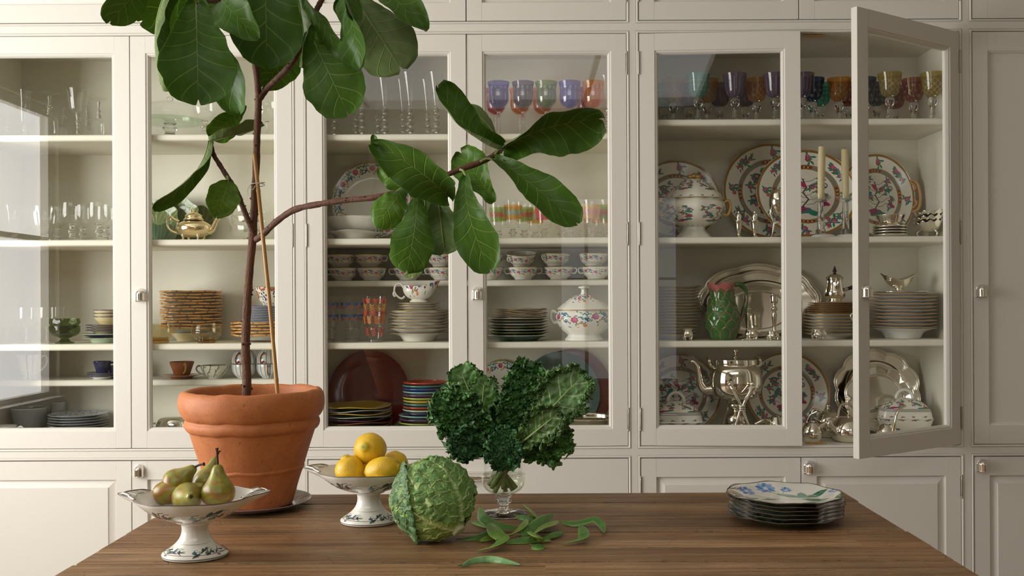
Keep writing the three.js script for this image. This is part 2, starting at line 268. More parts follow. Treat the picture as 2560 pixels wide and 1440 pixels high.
// ---------- the room ----------
const T = 0.14;                                                       // wall thickness
const BACK = -3.7;
struct('floor', box(WALL_L - T, WALL_R + T, -0.1, 0, BACK - T, WALL_F + T), std({ color: rgb(0.3, 0.2, 0.12), roughness: 0.5 }));
struct('ceiling', merge([box(WALL_L - T, ROOF_FILL.x0, CEIL, CEIL + 0.1, BACK - T, WALL_F + T), box(ROOF_FILL.x1, WALL_R + T, CEIL, CEIL + 0.1, BACK - T, WALL_F + T), box(ROOF_FILL.x0, ROOF_FILL.x1, CEIL, CEIL + 0.1, BACK - T, ROOF_FILL.z0), box(ROOF_FILL.x0, ROOF_FILL.x1, CEIL, CEIL + 0.1, ROOF_FILL.z1, WALL_F + T)]), M.ceiling);
struct('window_3', merge([-0.34, 0, 0.34].map((k) => box(lerp(ROOF_FILL.x0, ROOF_FILL.x1, 0.5 + k) - 0.02, lerp(ROOF_FILL.x0, ROOF_FILL.x1, 0.5 + k) + 0.02, CEIL + 0.02, CEIL + 0.06, ROOF_FILL.z0, ROOF_FILL.z1))), M.paint);  // bars across the added, unseen fill opening in the ceiling
struct('wall_back', box(WALL_L - T, WALL_R + T, 0, CEIL, BACK - T, BACK), M.wall);
struct('wall_front', merge([box(WALL_L - T, WIN2.x0, 0, CEIL, WALL_F, WALL_F + T), box(WIN2.x1, WALL_R + T, 0, CEIL, WALL_F, WALL_F + T), box(WIN2.x0, WIN2.x1, 0, WIN2.y0, WALL_F, WALL_F + T), box(WIN2.x0, WIN2.x1, WIN2.y1, CEIL, WALL_F, WALL_F + T)]), M.wall);
struct('wall_right', box(WALL_R, WALL_R + T, 0, CEIL, BACK, WALL_F), M.wall);
{
  const xs = [WALL_L - T, WALL_L], g = [], zs = [BACK, WIN.z0, WIN.z1, WALL_F];
  for (let k = 0; k < 3; k++) {
    if (k % 2 === 0) g.push(box(...xs, 0, CEIL, zs[k], zs[k + 1]));
    else g.push(box(...xs, 0, WIN.y0, zs[k], zs[k + 1]), box(...xs, WIN.y1, CEIL, zs[k], zs[k + 1]));
  }
  struct('wall_left', merge(g), M.wall);
}
[WIN, WIN2].forEach((w, i) => {
  const o = new THREE.Group(); o.name = 'window_' + (i + 1); o.userData = { kind: 'structure' }; scene.add(o);
  const x = WALL_L - 0.06, f = (z0, z1, y0, y1, n) => mesh(n, i ? box(z0, z1, y0, y1, WALL_F + 0.035, WALL_F + 0.085) : box(x - 0.025, x + 0.025, y0, y1, z0, z1), M.paint, o);
  if (i) w = { ...w, z0: w.x0, z1: w.x1 };
  f(w.z0, w.z0 + 0.06, w.y0, w.y1, 'window_frame'); f(w.z1 - 0.06, w.z1, w.y0, w.y1, 'window_frame');
  f(w.z0 + 0.06, w.z1 - 0.06, w.y0, w.y0 + 0.06, 'window_frame'); f(w.z0 + 0.06, w.z1 - 0.06, w.y1 - 0.06, w.y1, 'window_frame');
  const zm = (w.z0 + w.z1) / 2, ym = lerp(w.y0, w.y1, 0.55);
  f(zm - 0.02, zm + 0.02, w.y0 + 0.06, w.y1 - 0.06, 'glazing_bar'); f(w.z0 + 0.06, zm - 0.02, ym - 0.015, ym + 0.015, 'glazing_bar'); f(zm + 0.02, w.z1 - 0.06, ym - 0.015, ym + 0.015, 'glazing_bar');
  mesh('window_sill', i ? box(w.x0 - 0.05, w.x1 + 0.05, w.y0, w.y0 + 0.03, WALL_F - 0.05, WALL_F + 0.03) : box(WALL_L - 0.03, WALL_L + 0.05, w.y0, w.y0 + 0.03, w.z0 + 0.001, w.z1 - 0.001), M.paint, o);
});

// ---------- fitted cupboards ----------
const FACE = -3.293, BACKZ = -3.645;
const BAY = [{ x0: -1.91, x1: -0.7595, a: -1.865, b: -0.783 }, { x0: -0.7595, x1: 0.353, a: -0.736, b: 0.333 }, { x0: 0.353, x1: 1.463, a: 0.373, b: 1.442 }, { x0: 1.463, x1: 2.06, a: 1.484, b: 2.015 }];
const ROW = { base: { y0: 0, y1: 0.6985, a: 0.1, b: 0.679 }, glazed: { y0: 0.6985, y1: 2.116, a: 0.718, b: 2.095 }, upper: { y0: 2.116, y1: 2.8, a: 2.137, b: 2.76 } };
function archShape(w, h) { const s = new THREE.Shape(), r = w / 2; s.moveTo(-r, -h / 2); s.lineTo(r, -h / 2); s.lineTo(r, h / 2 - r); s.absarc(0, h / 2 - r, r, 0, Math.PI, false); s.lineTo(-r, -h / 2); return s; }
function knobGeo() {                                                   // a hooded dome, open at the foot, on an arched plate
  const plate = extrude(archShape(0.036, 0.042), 0.0015, 0.0006, 2, 14);
  const dome = grid(24, 12, (u, v) => {                                // quarter-round hood over the arch
    const a = u * Math.PI, R = 0.0165, k = v * Math.PI / 2, x = Math.cos(a) * R * Math.cos(k), up = Math.sin(a) * R * Math.cos(k), z = Math.sin(k) * 0.021;
    return [x, 0.0035 + up, 0.002 + z];
  });
  const skirt = grid(24, 6, (u, v) => { const a = u * Math.PI, R = 0.0165; return [Math.cos(a) * R, 0.0035 - v * 0.021, 0.002 + Math.sin(a) * 0.021]; });
  const lip = tube([V(-0.017, -0.0175, 0.002), V(-0.012, -0.0178, 0.016), V(0, -0.018, 0.0235), V(0.012, -0.0178, 0.016), V(0.017, -0.0175, 0.002)], 0.0014, 24, 6);
  const arch = tube(Array.from({ length: 13 }, (_, k) => { const a = k / 12 * Math.PI; return V(Math.cos(a) * 0.0168, 0.0035 + Math.sin(a) * 0.0168, 0.002); }), 0.0013, 30, 6);
  return merge([plate, dome, skirt, lip, arch]);
}
const KNOB = knobGeo(), HINGE = merge([tube([V(0, -0.034, 0), V(0, 0.034, 0)], 0.0028, 4, 10), tube([V(0, -0.039, 0), V(0, -0.034, 0)], 0.0026, 2, 8), tube([V(0, 0.034, 0), V(0, 0.039, 0)], 0.0026, 2, 8), box(-0.004, 0.004, -0.034, 0.034, -0.006, -0.002)]);
const DT = 0.022, ST = 0.051;
// a door hung at x = 0 (hand 1: it reaches to +x, hand -1: to -x); its face is at z = 0, its foot at y = 0
function makeDoor(parent, { X, Y, w, h, hand, turn = 0, kind, knob, rail = 0.056, knobMat = M.nickel, hinges = true }) {
  const d = new THREE.Group(); d.name = kind === 'drawer' ? 'drawer' : 'door'; d.position.set(X, Y, FACE); d.rotation.y = turn; parent.add(d);
  const x0 = hand > 0 ? 0.0015 : -w + 0.0015, x1 = hand > 0 ? w - 0.0015 : -0.0015, y0 = 0.002, y1 = h - 0.002;
  const part = (n, g, m) => mesh(n, g, m, d);
  if (kind === 'drawer') {
    part('drawer_front', rboxAt(x0, x1, y0, y1, -DT, 0, 0.001), M.paint);
    const L = 0.19, cup = extrude((() => { const s = new THREE.Shape(); s.moveTo(-L / 2 + 0.012, 0); s.absarc(-L / 2 + 0.012, -0.0, 0.012, Math.PI / 2, Math.PI, false); s.lineTo(-L / 2, -0.018); s.lineTo(L / 2, -0.018); s.absarc(L / 2 - 0.012, 0, 0.012, 0, Math.PI / 2, false); return s; })(), 0.001, 0.0008, 2);
    const body = grid(40, 12, (u, v) => { const e = Math.pow(Math.sin(clamp(u, 0.001, 0.999) * Math.PI), 0.18), a = v * Math.PI * 0.62; return [lerp(-L / 2 + 0.002, L / 2 - 0.002, u), 0.012 - (1 - Math.cos(a)) * 0.016, 0.001 + Math.sin(a) * 0.022 * e]; });
    const lip = tube([V(-L / 2, -0.02, 0.002), V(-L / 2 + 0.012, -0.0135, 0.017), V(0, -0.0135, 0.0205), V(L / 2 - 0.012, -0.0135, 0.017), V(L / 2, -0.02, 0.002)], 0.0018, 40, 8);
    const p = part('pull', merge([cup, body, lip]), M.nickel); p.position.set((x0 + x1) / 2, y1 - 0.053, 0.001);
    return d;
  }
  const s = ST, fx0 = x0 + s, fx1 = x1 - s, fy0 = y0 + rail, fy1 = y1 - rail;
  part('stile', rboxAt(x0, fx0, y0, y1, -DT, 0, 0.001), M.paint); part('stile', rboxAt(fx1, x1, y0, y1, -DT, 0, 0.001), M.paint);
  part('rail', box(fx0, fx1, y0, fy0, -DT, -0.0001), M.paint); part('rail', box(fx0, fx1, fy1, y1, -DT, -0.0001), M.paint);
  if (kind === 'glass') {
    part('moulding', merge([rings(fx0, fx1, fy0, fy1, [[0, -0.0002], [0.0022, -0.0034], [0.006, -0.0034], [0.0075, -0.0055], [0.0105, -0.0095], [0.0115, -0.0125]]), rings(fx0, fx1, fy0, fy1, [[0.0115, -0.0127], [0.0115, -DT], [0, -DT]])]), M.paint);
    const p = part('glass_pane', new THREE.PlaneGeometry(fx1 - fx0 - 0.0228, fy1 - fy0 - 0.0228), M.pane); p.position.set((fx0 + fx1) / 2, (fy0 + fy1) / 2, -0.0126);
  } else if (kind === 'raised') part('panel', rings(fx0, fx1, fy0, fy1, [[0, -0.0002], [0.001, -0.009], [0.005, -0.010], [0.0265, -0.0035], [0.0275, -0.0012]], true), M.paint);
  else part('panel', rings(fx0, fx1, fy0, fy1, [[0, -0.0002], [0.003, -0.003], [0.006, -0.004], [0.0085, -0.009]], true), M.paint);
  if (knob) { const k = part('knob', KNOB, knobMat); k.position.set(knob[0], knob[1], 0.0005); }
  if (hinges) for (const y of h > 1 ? [0.09, h / 2 + 0.02, h - 0.1] : [0.1, h - 0.1]) { const q = part('hinge', HINGE, M.hinge); q.position.set(0, y, 0.002); }
  return d;
}
function makeUnit(bay, row, label) {
  const B = BAY[bay], R = ROW[row];
  const u = thing({ base: 'base_cupboard', glazed: bay < 3 ? 'glazed_cupboard' : 'tall_cupboard', upper: 'top_cupboard' }[row], label, 'cupboard', V(0, 0, 0), 0, 'cream fitted cupboards');
  const zf = FACE - DT, e = 0.0006, mi = M.inside;
  mesh('side_panel', box(B.x0 + e, B.a, R.y0 + e, R.y1 - e, BACKZ - 0.014, zf), mi, u); mesh('side_panel', box(B.b, B.x1 - e, R.y0 + e, R.y1 - e, BACKZ - 0.014, zf), mi, u);
  mesh('back_panel', box(B.a, B.b, R.a - 0.002, R.b, BACKZ - 0.014, BACKZ), mi, u);
  mesh('top_panel', box(B.a, B.b, R.b, R.y1 - e, BACKZ - 0.014, zf), mi, u); mesh('bottom_panel', box(B.a, B.b, R.y0 + e, R.a - 0.002, BACKZ - 0.014, zf), mi, u);
  const q = 0.0095, fr = (x0, x1, y0, y1, n) => mesh(n, box(x0, x1, y0, y1, FACE - DT, FACE), M.paint, u);
  fr(B.x0, B.a - q, R.y0, R.y1, 'frame_stile'); fr(B.b + q, B.x1, R.y0, R.y1, 'frame_stile');
  fr(B.a - q, B.b + q, R.y0, R.a - q, 'frame_rail'); fr(B.a - q, B.b + q, R.b + q, R.y1, 'frame_rail');
  mesh('bead', rings(B.a, B.b, R.a, R.b, [[-q, FACE], [-q + 0.001, FACE - 0.0025], [-q + 0.002, FACE - 0.0005], [-0.0055, FACE + 0.0022], [-0.0025, FACE + 0.0018], [-0.0005, FACE - 0.0005], [0, FACE - 0.003], [0, FACE - DT - 0.001]]), M.paint, u);
  return u;
}
const W2 = (k) => (BAY[k].b - BAY[k].a) / 2;
const hRow = (r) => ROW[r].b - ROW[r].a;
const where = ['at the left end, behind the pear bowl and the terracotta pot', 'in the middle, behind the lemon bowl and the kale', 'with one door standing open', 'at the right end'];
const units = {};
for (const row of ['base', 'glazed', 'upper']) for (let k = 0; k < 4; k++) {
  const kind = { base: 'cream base cupboard', glazed: k < 3 ? 'cream glass-fronted china cupboard' : 'tall cream cupboard with plain panelled door', upper: 'cream top cupboard by the ceiling' }[row];
  const w = row === 'glazed' ? where[k] : row === 'base' ? ['under the left glass cupboard, with a knob beside the pears', 'with one wide drawer under the middle glass cupboard', 'with two doors under the cupboard whose door is open', 'under the tall solid-door cupboard at the right'][k] : ['above the left glass cupboard, behind the fig leaves', 'above the middle glass cupboard', 'above the cupboard whose door is open', 'above the tall solid-door cupboard'][k];
  const u = units[row + k] = makeUnit(k, row, kind + ' ' + w), B = BAY[k], R = ROW[row], h = hRow(row), w2 = W2(k), top = h - 0.045;
  if (row === 'glazed' && k < 3) {
    const y = 0.512;                                                    // knob height
    makeDoor(u, { X: B.a, Y: R.a, w: w2, h, hand: 1, kind: 'glass', turn: k === 2 ? -0.046 : k === 1 ? -0.006 : 0 });
    makeDoor(u, { X: B.b, Y: R.a, w: w2, h, hand: -1, kind: 'glass', turn: k === 2 ? 0.597 : 0, knob: [-w2 + 0.034, y] });
  } else if (k === 3) {
    const wd = B.b - B.a;
    makeDoor(u, { X: B.b, Y: R.a, w: wd, h, hand: -1, kind: row === 'glazed' ? 'flat' : 'raised', rail: row === 'upper' ? 0.07 : 0.062, knob: row === 'upper' ? null : [-wd + 0.026, row === 'glazed' ? 0.512 : h - 0.03] });
  } else if (row === 'base' && k === 1) {
    makeDoor(u, { X: B.a, Y: R.b - 0.2, w: 2 * w2, h: 0.2, hand: 1, kind: 'drawer' });
    makeDoor(u, { X: B.a, Y: R.a, w: 2 * w2, h: h - 0.204, hand: 1, kind: 'drawer' });
  } else {
    makeDoor(u, { X: B.a, Y: R.a, w: w2, h, hand: 1, kind: 'raised', rail: row === 'upper' ? 0.06 : 0.062 });
    makeDoor(u, { X: B.b, Y: R.a, w: w2, h, hand: -1, kind: 'raised', rail: row === 'upper' ? 0.06 : 0.062, knob: row === 'base' ? [-w2 + 0.027, h - 0.034] : null });
  }
}
for (const y of [ROW.glazed.b - 0.006, ROW.glazed.a + 0.001]) { const c = mesh('catch', merge([box(0.93, 1.0, -0.001, 0.003, -3.328, -3.317), ...[0.945, 0.972].map((x) => tube([V(x, 0.003, -3.322), V(x + 0.012, 0.003, -3.322)], 0.004, 3, 8))]), M.gold, units.glazed2); c.position.y = y; }
// shelves: heights of their tops
const SH = [[1.7713, 1.4173, 1.066], [1.7686, 1.4173, 1.278, 1.066], [1.813, 1.416, 1.0665]], FLOORY = 0.7165, LOW = 0.935;
const shelfGeo = (a, b, z) => merge([box(a, b, -0.022, 0, BACKZ + 0.001, z - 0.006), rings(a, b, -0.022, 0, [[0, z - 0.006], [0.002, z - 0.002], [0.005, z]], true)]);
for (let k = 0; k < 3; k++) SH[k].forEach((y, i) => { mesh('shelf', shelfGeo(BAY[k].a + 0.001, BAY[k].b - 0.001, k === 1 && i === 2 ? -3.47 : -3.325), M.inside, units['glazed' + k]).position.y = y; });
mesh('shelf', shelfGeo(BAY[0].a + 0.001, BAY[0].b - 0.001, -3.45), M.inside, units.glazed0).position.y = LOW;

// ---------- the table ----------
const woodCanvas = (() => {
  const c = document.createElement('canvas'); c.width = 2048; c.height = 1024; const x = c.getContext('2d');
  x.fillStyle = '#a47d54'; x.fillRect(0, 0, 2048, 1024);
  for (let k = 0; k < 70; k++) { const px = rnd() * 2048, py = rnd() * 1024, q = rr(60, 260), g = x.createRadialGradient(px, py, 0, px, py, q), c = rnd() < 0.5 ? [222, 196, 158] : [60, 36, 18]; g.addColorStop(0, css(...c, rr(0.12, 0.4))); g.addColorStop(1, css(...c, 0)); x.save(); x.translate(px, py); x.scale(2.2, 0.45); x.translate(-px, -py); x.fillStyle = g; x.fillRect(px - q, py - q, 2 * q, 2 * q); x.restore(); }
  for (let k = 0; k < 260; k++) { const y = rnd() * 1024, l = rr(300, 1500), x0 = rnd() * 2600 - 600, d = rnd(); x.strokeStyle = d < 0.55 ? css(70, 42, 20, rr(0.05, 0.17)) : css(205, 172, 128, rr(0.05, 0.2)); x.lineWidth = rr(5, 26); x.beginPath(); x.moveTo(x0, y); x.bezierCurveTo(x0 + l * 0.3, y + rr(-12, 12), x0 + l * 0.7, y + rr(-12, 12), x0 + l, y + rr(-10, 10)); x.stroke(); }
  for (let k = 0; k < 5200; k++) { const y = rnd() * 1024, l = rr(60, 700), x0 = rnd() * 2300 - 200, d = rnd(); x.strokeStyle = d < 0.5 ? css(58, 36, 18, rr(0.05, 0.22)) : d < 0.8 ? css(176, 138, 96, rr(0.05, 0.2)) : css(112, 74, 40, rr(0.08, 0.25)); x.lineWidth = rr(0.6, 3); x.beginPath(); x.moveTo(x0, y); x.bezierCurveTo(x0 + l * 0.3, y + rr(-4, 4), x0 + l * 0.7, y + rr(-4, 4), x0 + l, y + rr(-6, 6)); x.stroke(); }
  for (let k = 0; k < 90; k++) { const px = rnd() * 2048, py = rnd() * 1024, g = x.createRadialGradient(px, py, 0, px, py, rr(25, 110)), a = rr(0.08, 0.32); g.addColorStop(0, rnd() < 0.6 ? css(46, 28, 14, a) : css(190, 160, 124, a * 0.7)); g.addColorStop(1, css(46, 28, 14, 0)); x.save(); x.translate(px, py); x.scale(1.8, 0.5); x.translate(-px, -py); x.fillStyle = g; x.fillRect(px - 200, py - 200, 400, 400); x.restore(); }
  for (let k = 0; k < 4200; k++) { let px = rnd() * 2048, py = rnd() * 1024, a = rnd() < 0.72 ? rr(-0.16, 0.16) : rr(-0.9, 0.9), n = 2 + Math.floor(rnd() * 4); const p = [[px, py]]; for (let i = 0; i < n; i++) { px += Math.cos(a) * rr(3, 12); py += Math.sin(a) * rr(3, 12); a += rr(-0.3, 0.3); p.push([px, py]); } stroke(x, p, css(36, 21, 10, rr(0.2, 0.75)), rr(0.4, 1.3)); }
  for (let k = 0; k < 1500; k++) { const px = rnd() * 2048, py = rnd() * 1024, a = rr(-1.4, 1.4), l = rr(14, 90); stroke(x, [[px, py], [px + Math.cos(a) * l, py + Math.sin(a) * l]], rnd() < 0.6 ? css(40, 25, 12, 0.45) : css(205, 180, 145, 0.35), rr(0.5, 1.2)); }
  for (let k = 0; k < 46; k++) { let px = rnd() * 2048, py = rnd() * 1024; const p = [[px, py]]; for (let i = 0; i < 12; i++) { px += rr(8, 26); py += rr(-2.5, 2.5); p.push([px, py]); } stroke(x, p, css(22, 13, 7, 0.75), rr(1, 2.6)); }
  return c;
})();
const woodMap = new THREE.CanvasTexture(woodCanvas); woodMap.colorSpace = THREE.SRGBColorSpace;
const woodBump = new THREE.CanvasTexture(woodCanvas);
for (const t of [woodMap, woodBump]) { t.wrapS = t.wrapT = THREE.RepeatWrapping; t.anisotropy = 8; }
const woods = [[1, 0.97, 0.93], [0.88, 0.83, 0.77], [1.0, 0.93, 0.85], [0.8, 0.76, 0.7]].map((c) => std({ map: woodMap, bumpMap: woodBump, bumpScale: 0.0016, color: rgb(...c.map((q) => q * 0.95)), roughness: 0.5 }));
{
  const tb = thing('kitchen_table', 'worn brown plank-topped wooden table in the foreground under the fruit, cabbage and plates', 'table', V(0, 0, 0));
  const ds = [2.292, 2.184, 2.054, 1.907, 1.79, 1.692, 1.57, 1.44, 1.31, 1.18], x0 = -0.781, x1 = 0.7285;
  for (let k = 0; k + 1 < ds.length; k++) {
    const dz = ds[k] - ds[k + 1] - (k % 3 === 1 ? 0.0032 : 0.002), L = x1 - x0 + rr(-0.004, 0.003), h = 0.036 - (k % 2) * 0.0009;
    const g = rbox(L, h, dz, 0.0025, 2), p = g.attributes.position, uv = g.attributes.uv, ou = rnd(), ov = rnd(), sg = 1;
    for (let i = 0; i < p.count; i++) uv.setXY(i, ou + sg * p.getX(i) / 1.9, ov + (p.getZ(i) + p.getY(i)) / 0.62);
    g.translate((x0 + x1) / 2 + rr(-0.0015, 0.0015), TABLE - 0.018 - (k % 2) * 0.0004, -(ds[k] + ds[k + 1]) / 2);
    mesh('plank', g, woods[(k * 3 + 1) % 4], tb);
  }
  const leg = rbox(0.07, TABLE - 0.037, 0.07, 0.004), ap = woods[3];
  for (const [x, z] of [[x0 + 0.1, -2.2], [x1 - 0.1, -2.2], [x0 + 0.1, -1.28], [x1 - 0.1, -1.28]]) mesh('leg', leg, ap, tb).position.set(x, (TABLE - 0.037) / 2, z);
  mesh('apron', box(x0 + 0.136, x1 - 0.136, 0.61, TABLE - 0.037, -2.212, -2.188), ap, tb); mesh('apron', box(x0 + 0.136, x1 - 0.136, 0.61, TABLE - 0.037, -1.292, -1.268), ap, tb);
  mesh('apron', box(x0 + 0.088, x0 + 0.112, 0.61, TABLE - 0.037, -2.164, -1.316), ap, tb); mesh('apron', box(x1 - 0.112, x1 - 0.088, 0.61, TABLE - 0.037, -2.164, -1.316), ap, tb);
}
// ---------- potted fiddle-leaf fig ----------
// leaf print: left half the upper side, right half the underside; v runs from stalk to tip
const veinAt = (x, t) => {                                            // x -1..1 across, t 0..1 along: closeness to a vein
  const ax = Math.abs(x); let v = Math.max(0, 1 - ax / (0.035 * (1.25 - t)));
  for (let k = 0; k < 7; k++) { const t0 = 0.06 + k * 0.125 + (x < 0 ? 0.03 : 0), tv = t0 + 0.17 * Math.pow(ax, 0.8) - 0.05 * ax * ax * (k > 4 ? -1 : 1), dd = Math.abs(t - tv); v = Math.max(v, (1 - dd / (0.0085 * (1.2 - 0.6 * ax))) * (1 - ax * 0.35)); }
  return clamp(v);
};
const minorAt = (x, t) => { const a = Math.abs(n2(x * 5 + 3, t * 11)), b = Math.abs(n2(x * 9 - 4, t * 19 + 7)); return Math.max(clamp(1 - a / 0.07), 0.6 * clamp(1 - b / 0.09)); };
const leafMap = dataTex(1024, 768, (u, v) => {
  const under = u > 0.5, x = ((u % 0.5) * 2) * 2 - 1, q = veinAt(x, v), m = minorAt(x, v), n = 0.5 + 0.5 * fbm(x * 2 + 9, v * 4, 3), e = sst(0.97, 1, Math.abs(x));
  const base = under ? [0.40 + 0.1 * n, 0.50 + 0.08 * n, 0.29 + 0.05 * n] : [0.25 + 0.09 * n, 0.415 + 0.08 * n, 0.085 + 0.03 * n], vein = under ? [0.62, 0.66, 0.38] : [0.60, 0.70, 0.36];
  const w = clamp(q * (under ? 1 : 0.95) + m * (under ? 0.32 : 0.13) + e * 0.35);
  return base.map((b, i) => lerp(b, vein[i], w));
});
const leafBump = dataTex(512, 384, (u, v) => { const x = ((u % 0.5) * 2) * 2 - 1, q = veinAt(x, v); return 0.45 + (u > 0.5 ? 0.45 : -0.3) * q + 0.12 * fbm(x * 3, v * 6, 3) - 0.08 * minorAt(x, v) * (u > 0.5 ? -1 : 1); }, false);
const leafMat = (c) => phy({ map: leafMap, bumpMap: leafBump, bumpScale: 0.0035, color: rgb(...c), roughness: 1, transmission: 0.28, thickness: 0, clearcoat: 0.5, clearcoatRoughness: 0.34, specularIntensity: 0.3 });
const LEAF = [leafMat([1, 1, 1]), leafMat([0.8, 0.86, 0.8]), leafMat([1.25, 1.2, 0.95]), leafMat([1.5, 1.25, 0.7])];
const fiddle = (() => { const k = [[0, 0.1], [0.04, 0.24], [0.1, 0.33], [0.22, 0.4], [0.36, 0.56], [0.5, 0.8], [0.62, 0.95], [0.74, 1], [0.85, 0.92], [0.93, 0.74], [0.975, 0.5], [1, 0.16]]; return (t) => { let i = 0; while (i < k.length - 2 && t > k[i + 1][0]) i++; const f = (t - k[i][0]) / (k[i + 1][0] - k[i][0]), s = f * f * (3 - 2 * f); return lerp(k[i][1], k[i + 1][1], lerp(f, s, 0.6)); }; })();
const round = (t) => Math.pow(Math.sin(Math.PI * Math.pow(clamp(t, 0.004, 0.997), 0.9)), 0.55) * (0.78 + 0.22 * t);
const EYEP = V(0, EYE, 0);
function figLeaf(parent, a, b, w, o = {}) {                            // a, b: stalk end and tip as [px, py, depth]; w: full width in pixels
  const { roll = 0, sag = 0.04, cup = 0.12, wave = 0.05, mat = 0, shape = fiddle, twist = 0, side = 0, curl = 0, stalk } = o;
  const A = at(...a), B = at(...b), len = A.distanceTo(B), mid = A.clone().lerp(B, 0.45), view = EYEP.clone().sub(mid).normalize();
  const axis = B.clone().sub(A).normalize(), S0 = axis.clone().cross(view).normalize(), N0 = S0.clone().cross(axis).normalize();
  mid.addScaledVector(N0, sag).addScaledVector(S0, side);
  const c = new THREE.QuadraticBezierCurve3(A, mid.clone().multiplyScalar(2).addScaledVector(A, -0.5).addScaledVector(B, -0.5), B), hw = pxm(w, (a[2] + b[2]) / 2) / 2;
  const ph = rr(0, 9), NV = 34, NU = 20, P = [];
  for (let j = 0; j <= NV; j++) {
    const t = j / NV, p = c.getPoint(t), T = c.getTangent(t), S = S0.clone().addScaledVector(T, -S0.dot(T)).normalize(), N = S.clone().cross(T).normalize();
    const ang = (roll + twist * (t - 0.5)) * Math.PI / 180, X = S.clone().multiplyScalar(Math.cos(ang)).addScaledVector(N, Math.sin(ang)), Z = N.clone().multiplyScalar(Math.cos(ang)).addScaledVector(S, -Math.sin(ang));
    P.push({ p, X, Z, T });
  }
  const f = (u, v, lift) => {
    const q = P[Math.round(v * NV)], x = u * 2 - 1, ax = Math.abs(x), edge = 1 + 0.045 * Math.sin(v * 17 + ph + (x > 0 ? 1.3 : 0)) * ax + 0.03 * n2(v * 9 + ph, x > 0 ? 3 : 8) * ax, W = hw * shape(v) * edge;
    const z = hw * (cup * ax * ax * 1.2 + wave * ax * ax * (Math.sin(v * 13 + ph + (x > 0 ? 2 : 0)) + 0.7 * n2(v * 4 + ph, x * 1.5)) + 0.025 * Math.sin((v * 8 - ax * 1.1) * Math.PI * 2) * ax * (1 - ax)) + curl * hw * Math.pow(ax, 3);
    const r = q.p.clone().addScaledVector(q.X, x * W * (1 - 0.12 * Math.abs(cup))).addScaledVector(q.Z, z + lift);
    if (v > 0.8) r.addScaledVector(q.T, -hw * 0.16 * Math.exp(-ax * ax / 0.05) * sst(0.8, 1, v));
    return r.toArray();
  };
  const top = grid(NU, NV, (u, v) => f(u, v, 0.0004), { uv: (u, v) => [0.004 + u * 0.492, v] }), bot = grid(NU, NV, (u, v) => f(1 - u, v, -0.0004), { uv: (u, v) => [0.504 + (1 - u) * 0.492, v] });
  const g = mergeGeometries([top, bot]), leaf = mesh('leaf', g, LEAF[mat], parent);
  const rib = []; for (let j = 0; j <= NV - 2; j += 2) rib.push(P[j].p.clone().addScaledVector(P[j].Z, -0.0012));
  mesh('midrib', tube(rib, (t) => lerp(0.0021, 0.0007, t) * clamp(hw / 0.05, 0.6, 1.2), 20, 6), M_STALK, leaf);
  if (stalk) { const s = at(...stalk); mesh('leaf_stalk', tube([s, s.clone().lerp(A, 0.5).addScaledVector(V(0, 1, 0), 0.004), A.clone().addScaledVector(axis, 0.006)], 0.0026, 8, 6), M_STALK, leaf); }
  return leaf;
}
const M_STALK = std({ color: rgb(0.2, 0.27, 0.08), roughness: 0.6 });
const barkMap = dataTex(256, 512, (u, v) => { const n = 0.5 + 0.5 * fbm(Math.sin(u * 6.283) * 2, v * 24 + Math.cos(u * 6.283) * 2, 4), m = clamp(Math.abs(n2(Math.sin(u * 6.283) * 3, v * 60)) * 1.4); return [0.33 + 0.24 * n - 0.12 * m, 0.21 + 0.16 * n - 0.08 * m, 0.13 + 0.1 * n - 0.05 * m]; });
const barkBump = new THREE.DataTexture(barkMap.image.data, 256, 512); barkBump.magFilter = THREE.LinearFilter; barkBump.wrapS = barkBump.wrapT = THREE.RepeatWrapping; barkBump.needsUpdate = true;
const M_BARK = std({ map: barkMap, bumpMap: barkBump, bumpScale: 0.006, roughness: 0.75 });
const M_YOUNG = std({ map: barkMap, bumpMap: barkBump, bumpScale: 0.004, color: rgb(0.8, 0.75, 0.75), roughness: 0.7 });
function branch(parent, name, pts, r0, r1, mat, knots = 0) {
  const p = pts.map((q) => at(...q)), c = new THREE.CatmullRomCurve3(p, false, 'centripetal'), ph = rr(0, 50);
  const g = [tube(c, (t) => lerp(r0, r1, t) * (1 + 0.09 * n2(t * 26 + ph, 1) + 0.06 * n2(t * 70, ph)), 90, 12)];
  for (let k = 0; k < knots; k++) {                                    // leaf scars and flakes of bark
    const t = rr(0.02, 0.98), q = c.getPointAt(t), a = rr(0, 6.28), R = lerp(r0, r1, t), n = V(Math.cos(a), rr(-0.3, 0.6), Math.sin(a)).normalize();
    g.push(tube([q.clone().addScaledVector(n, R * 0.7), q.clone().addScaledVector(n, R * 1.18), q.clone().addScaledVector(n, R * 1.22).add(V(0, rr(-1, 1) * R * 0.3, 0))], (s) => R * lerp(0.42, 0.12, s), 3, 6));
  }
  return mesh(name, mergeGeometries(g), mat, parent);
}
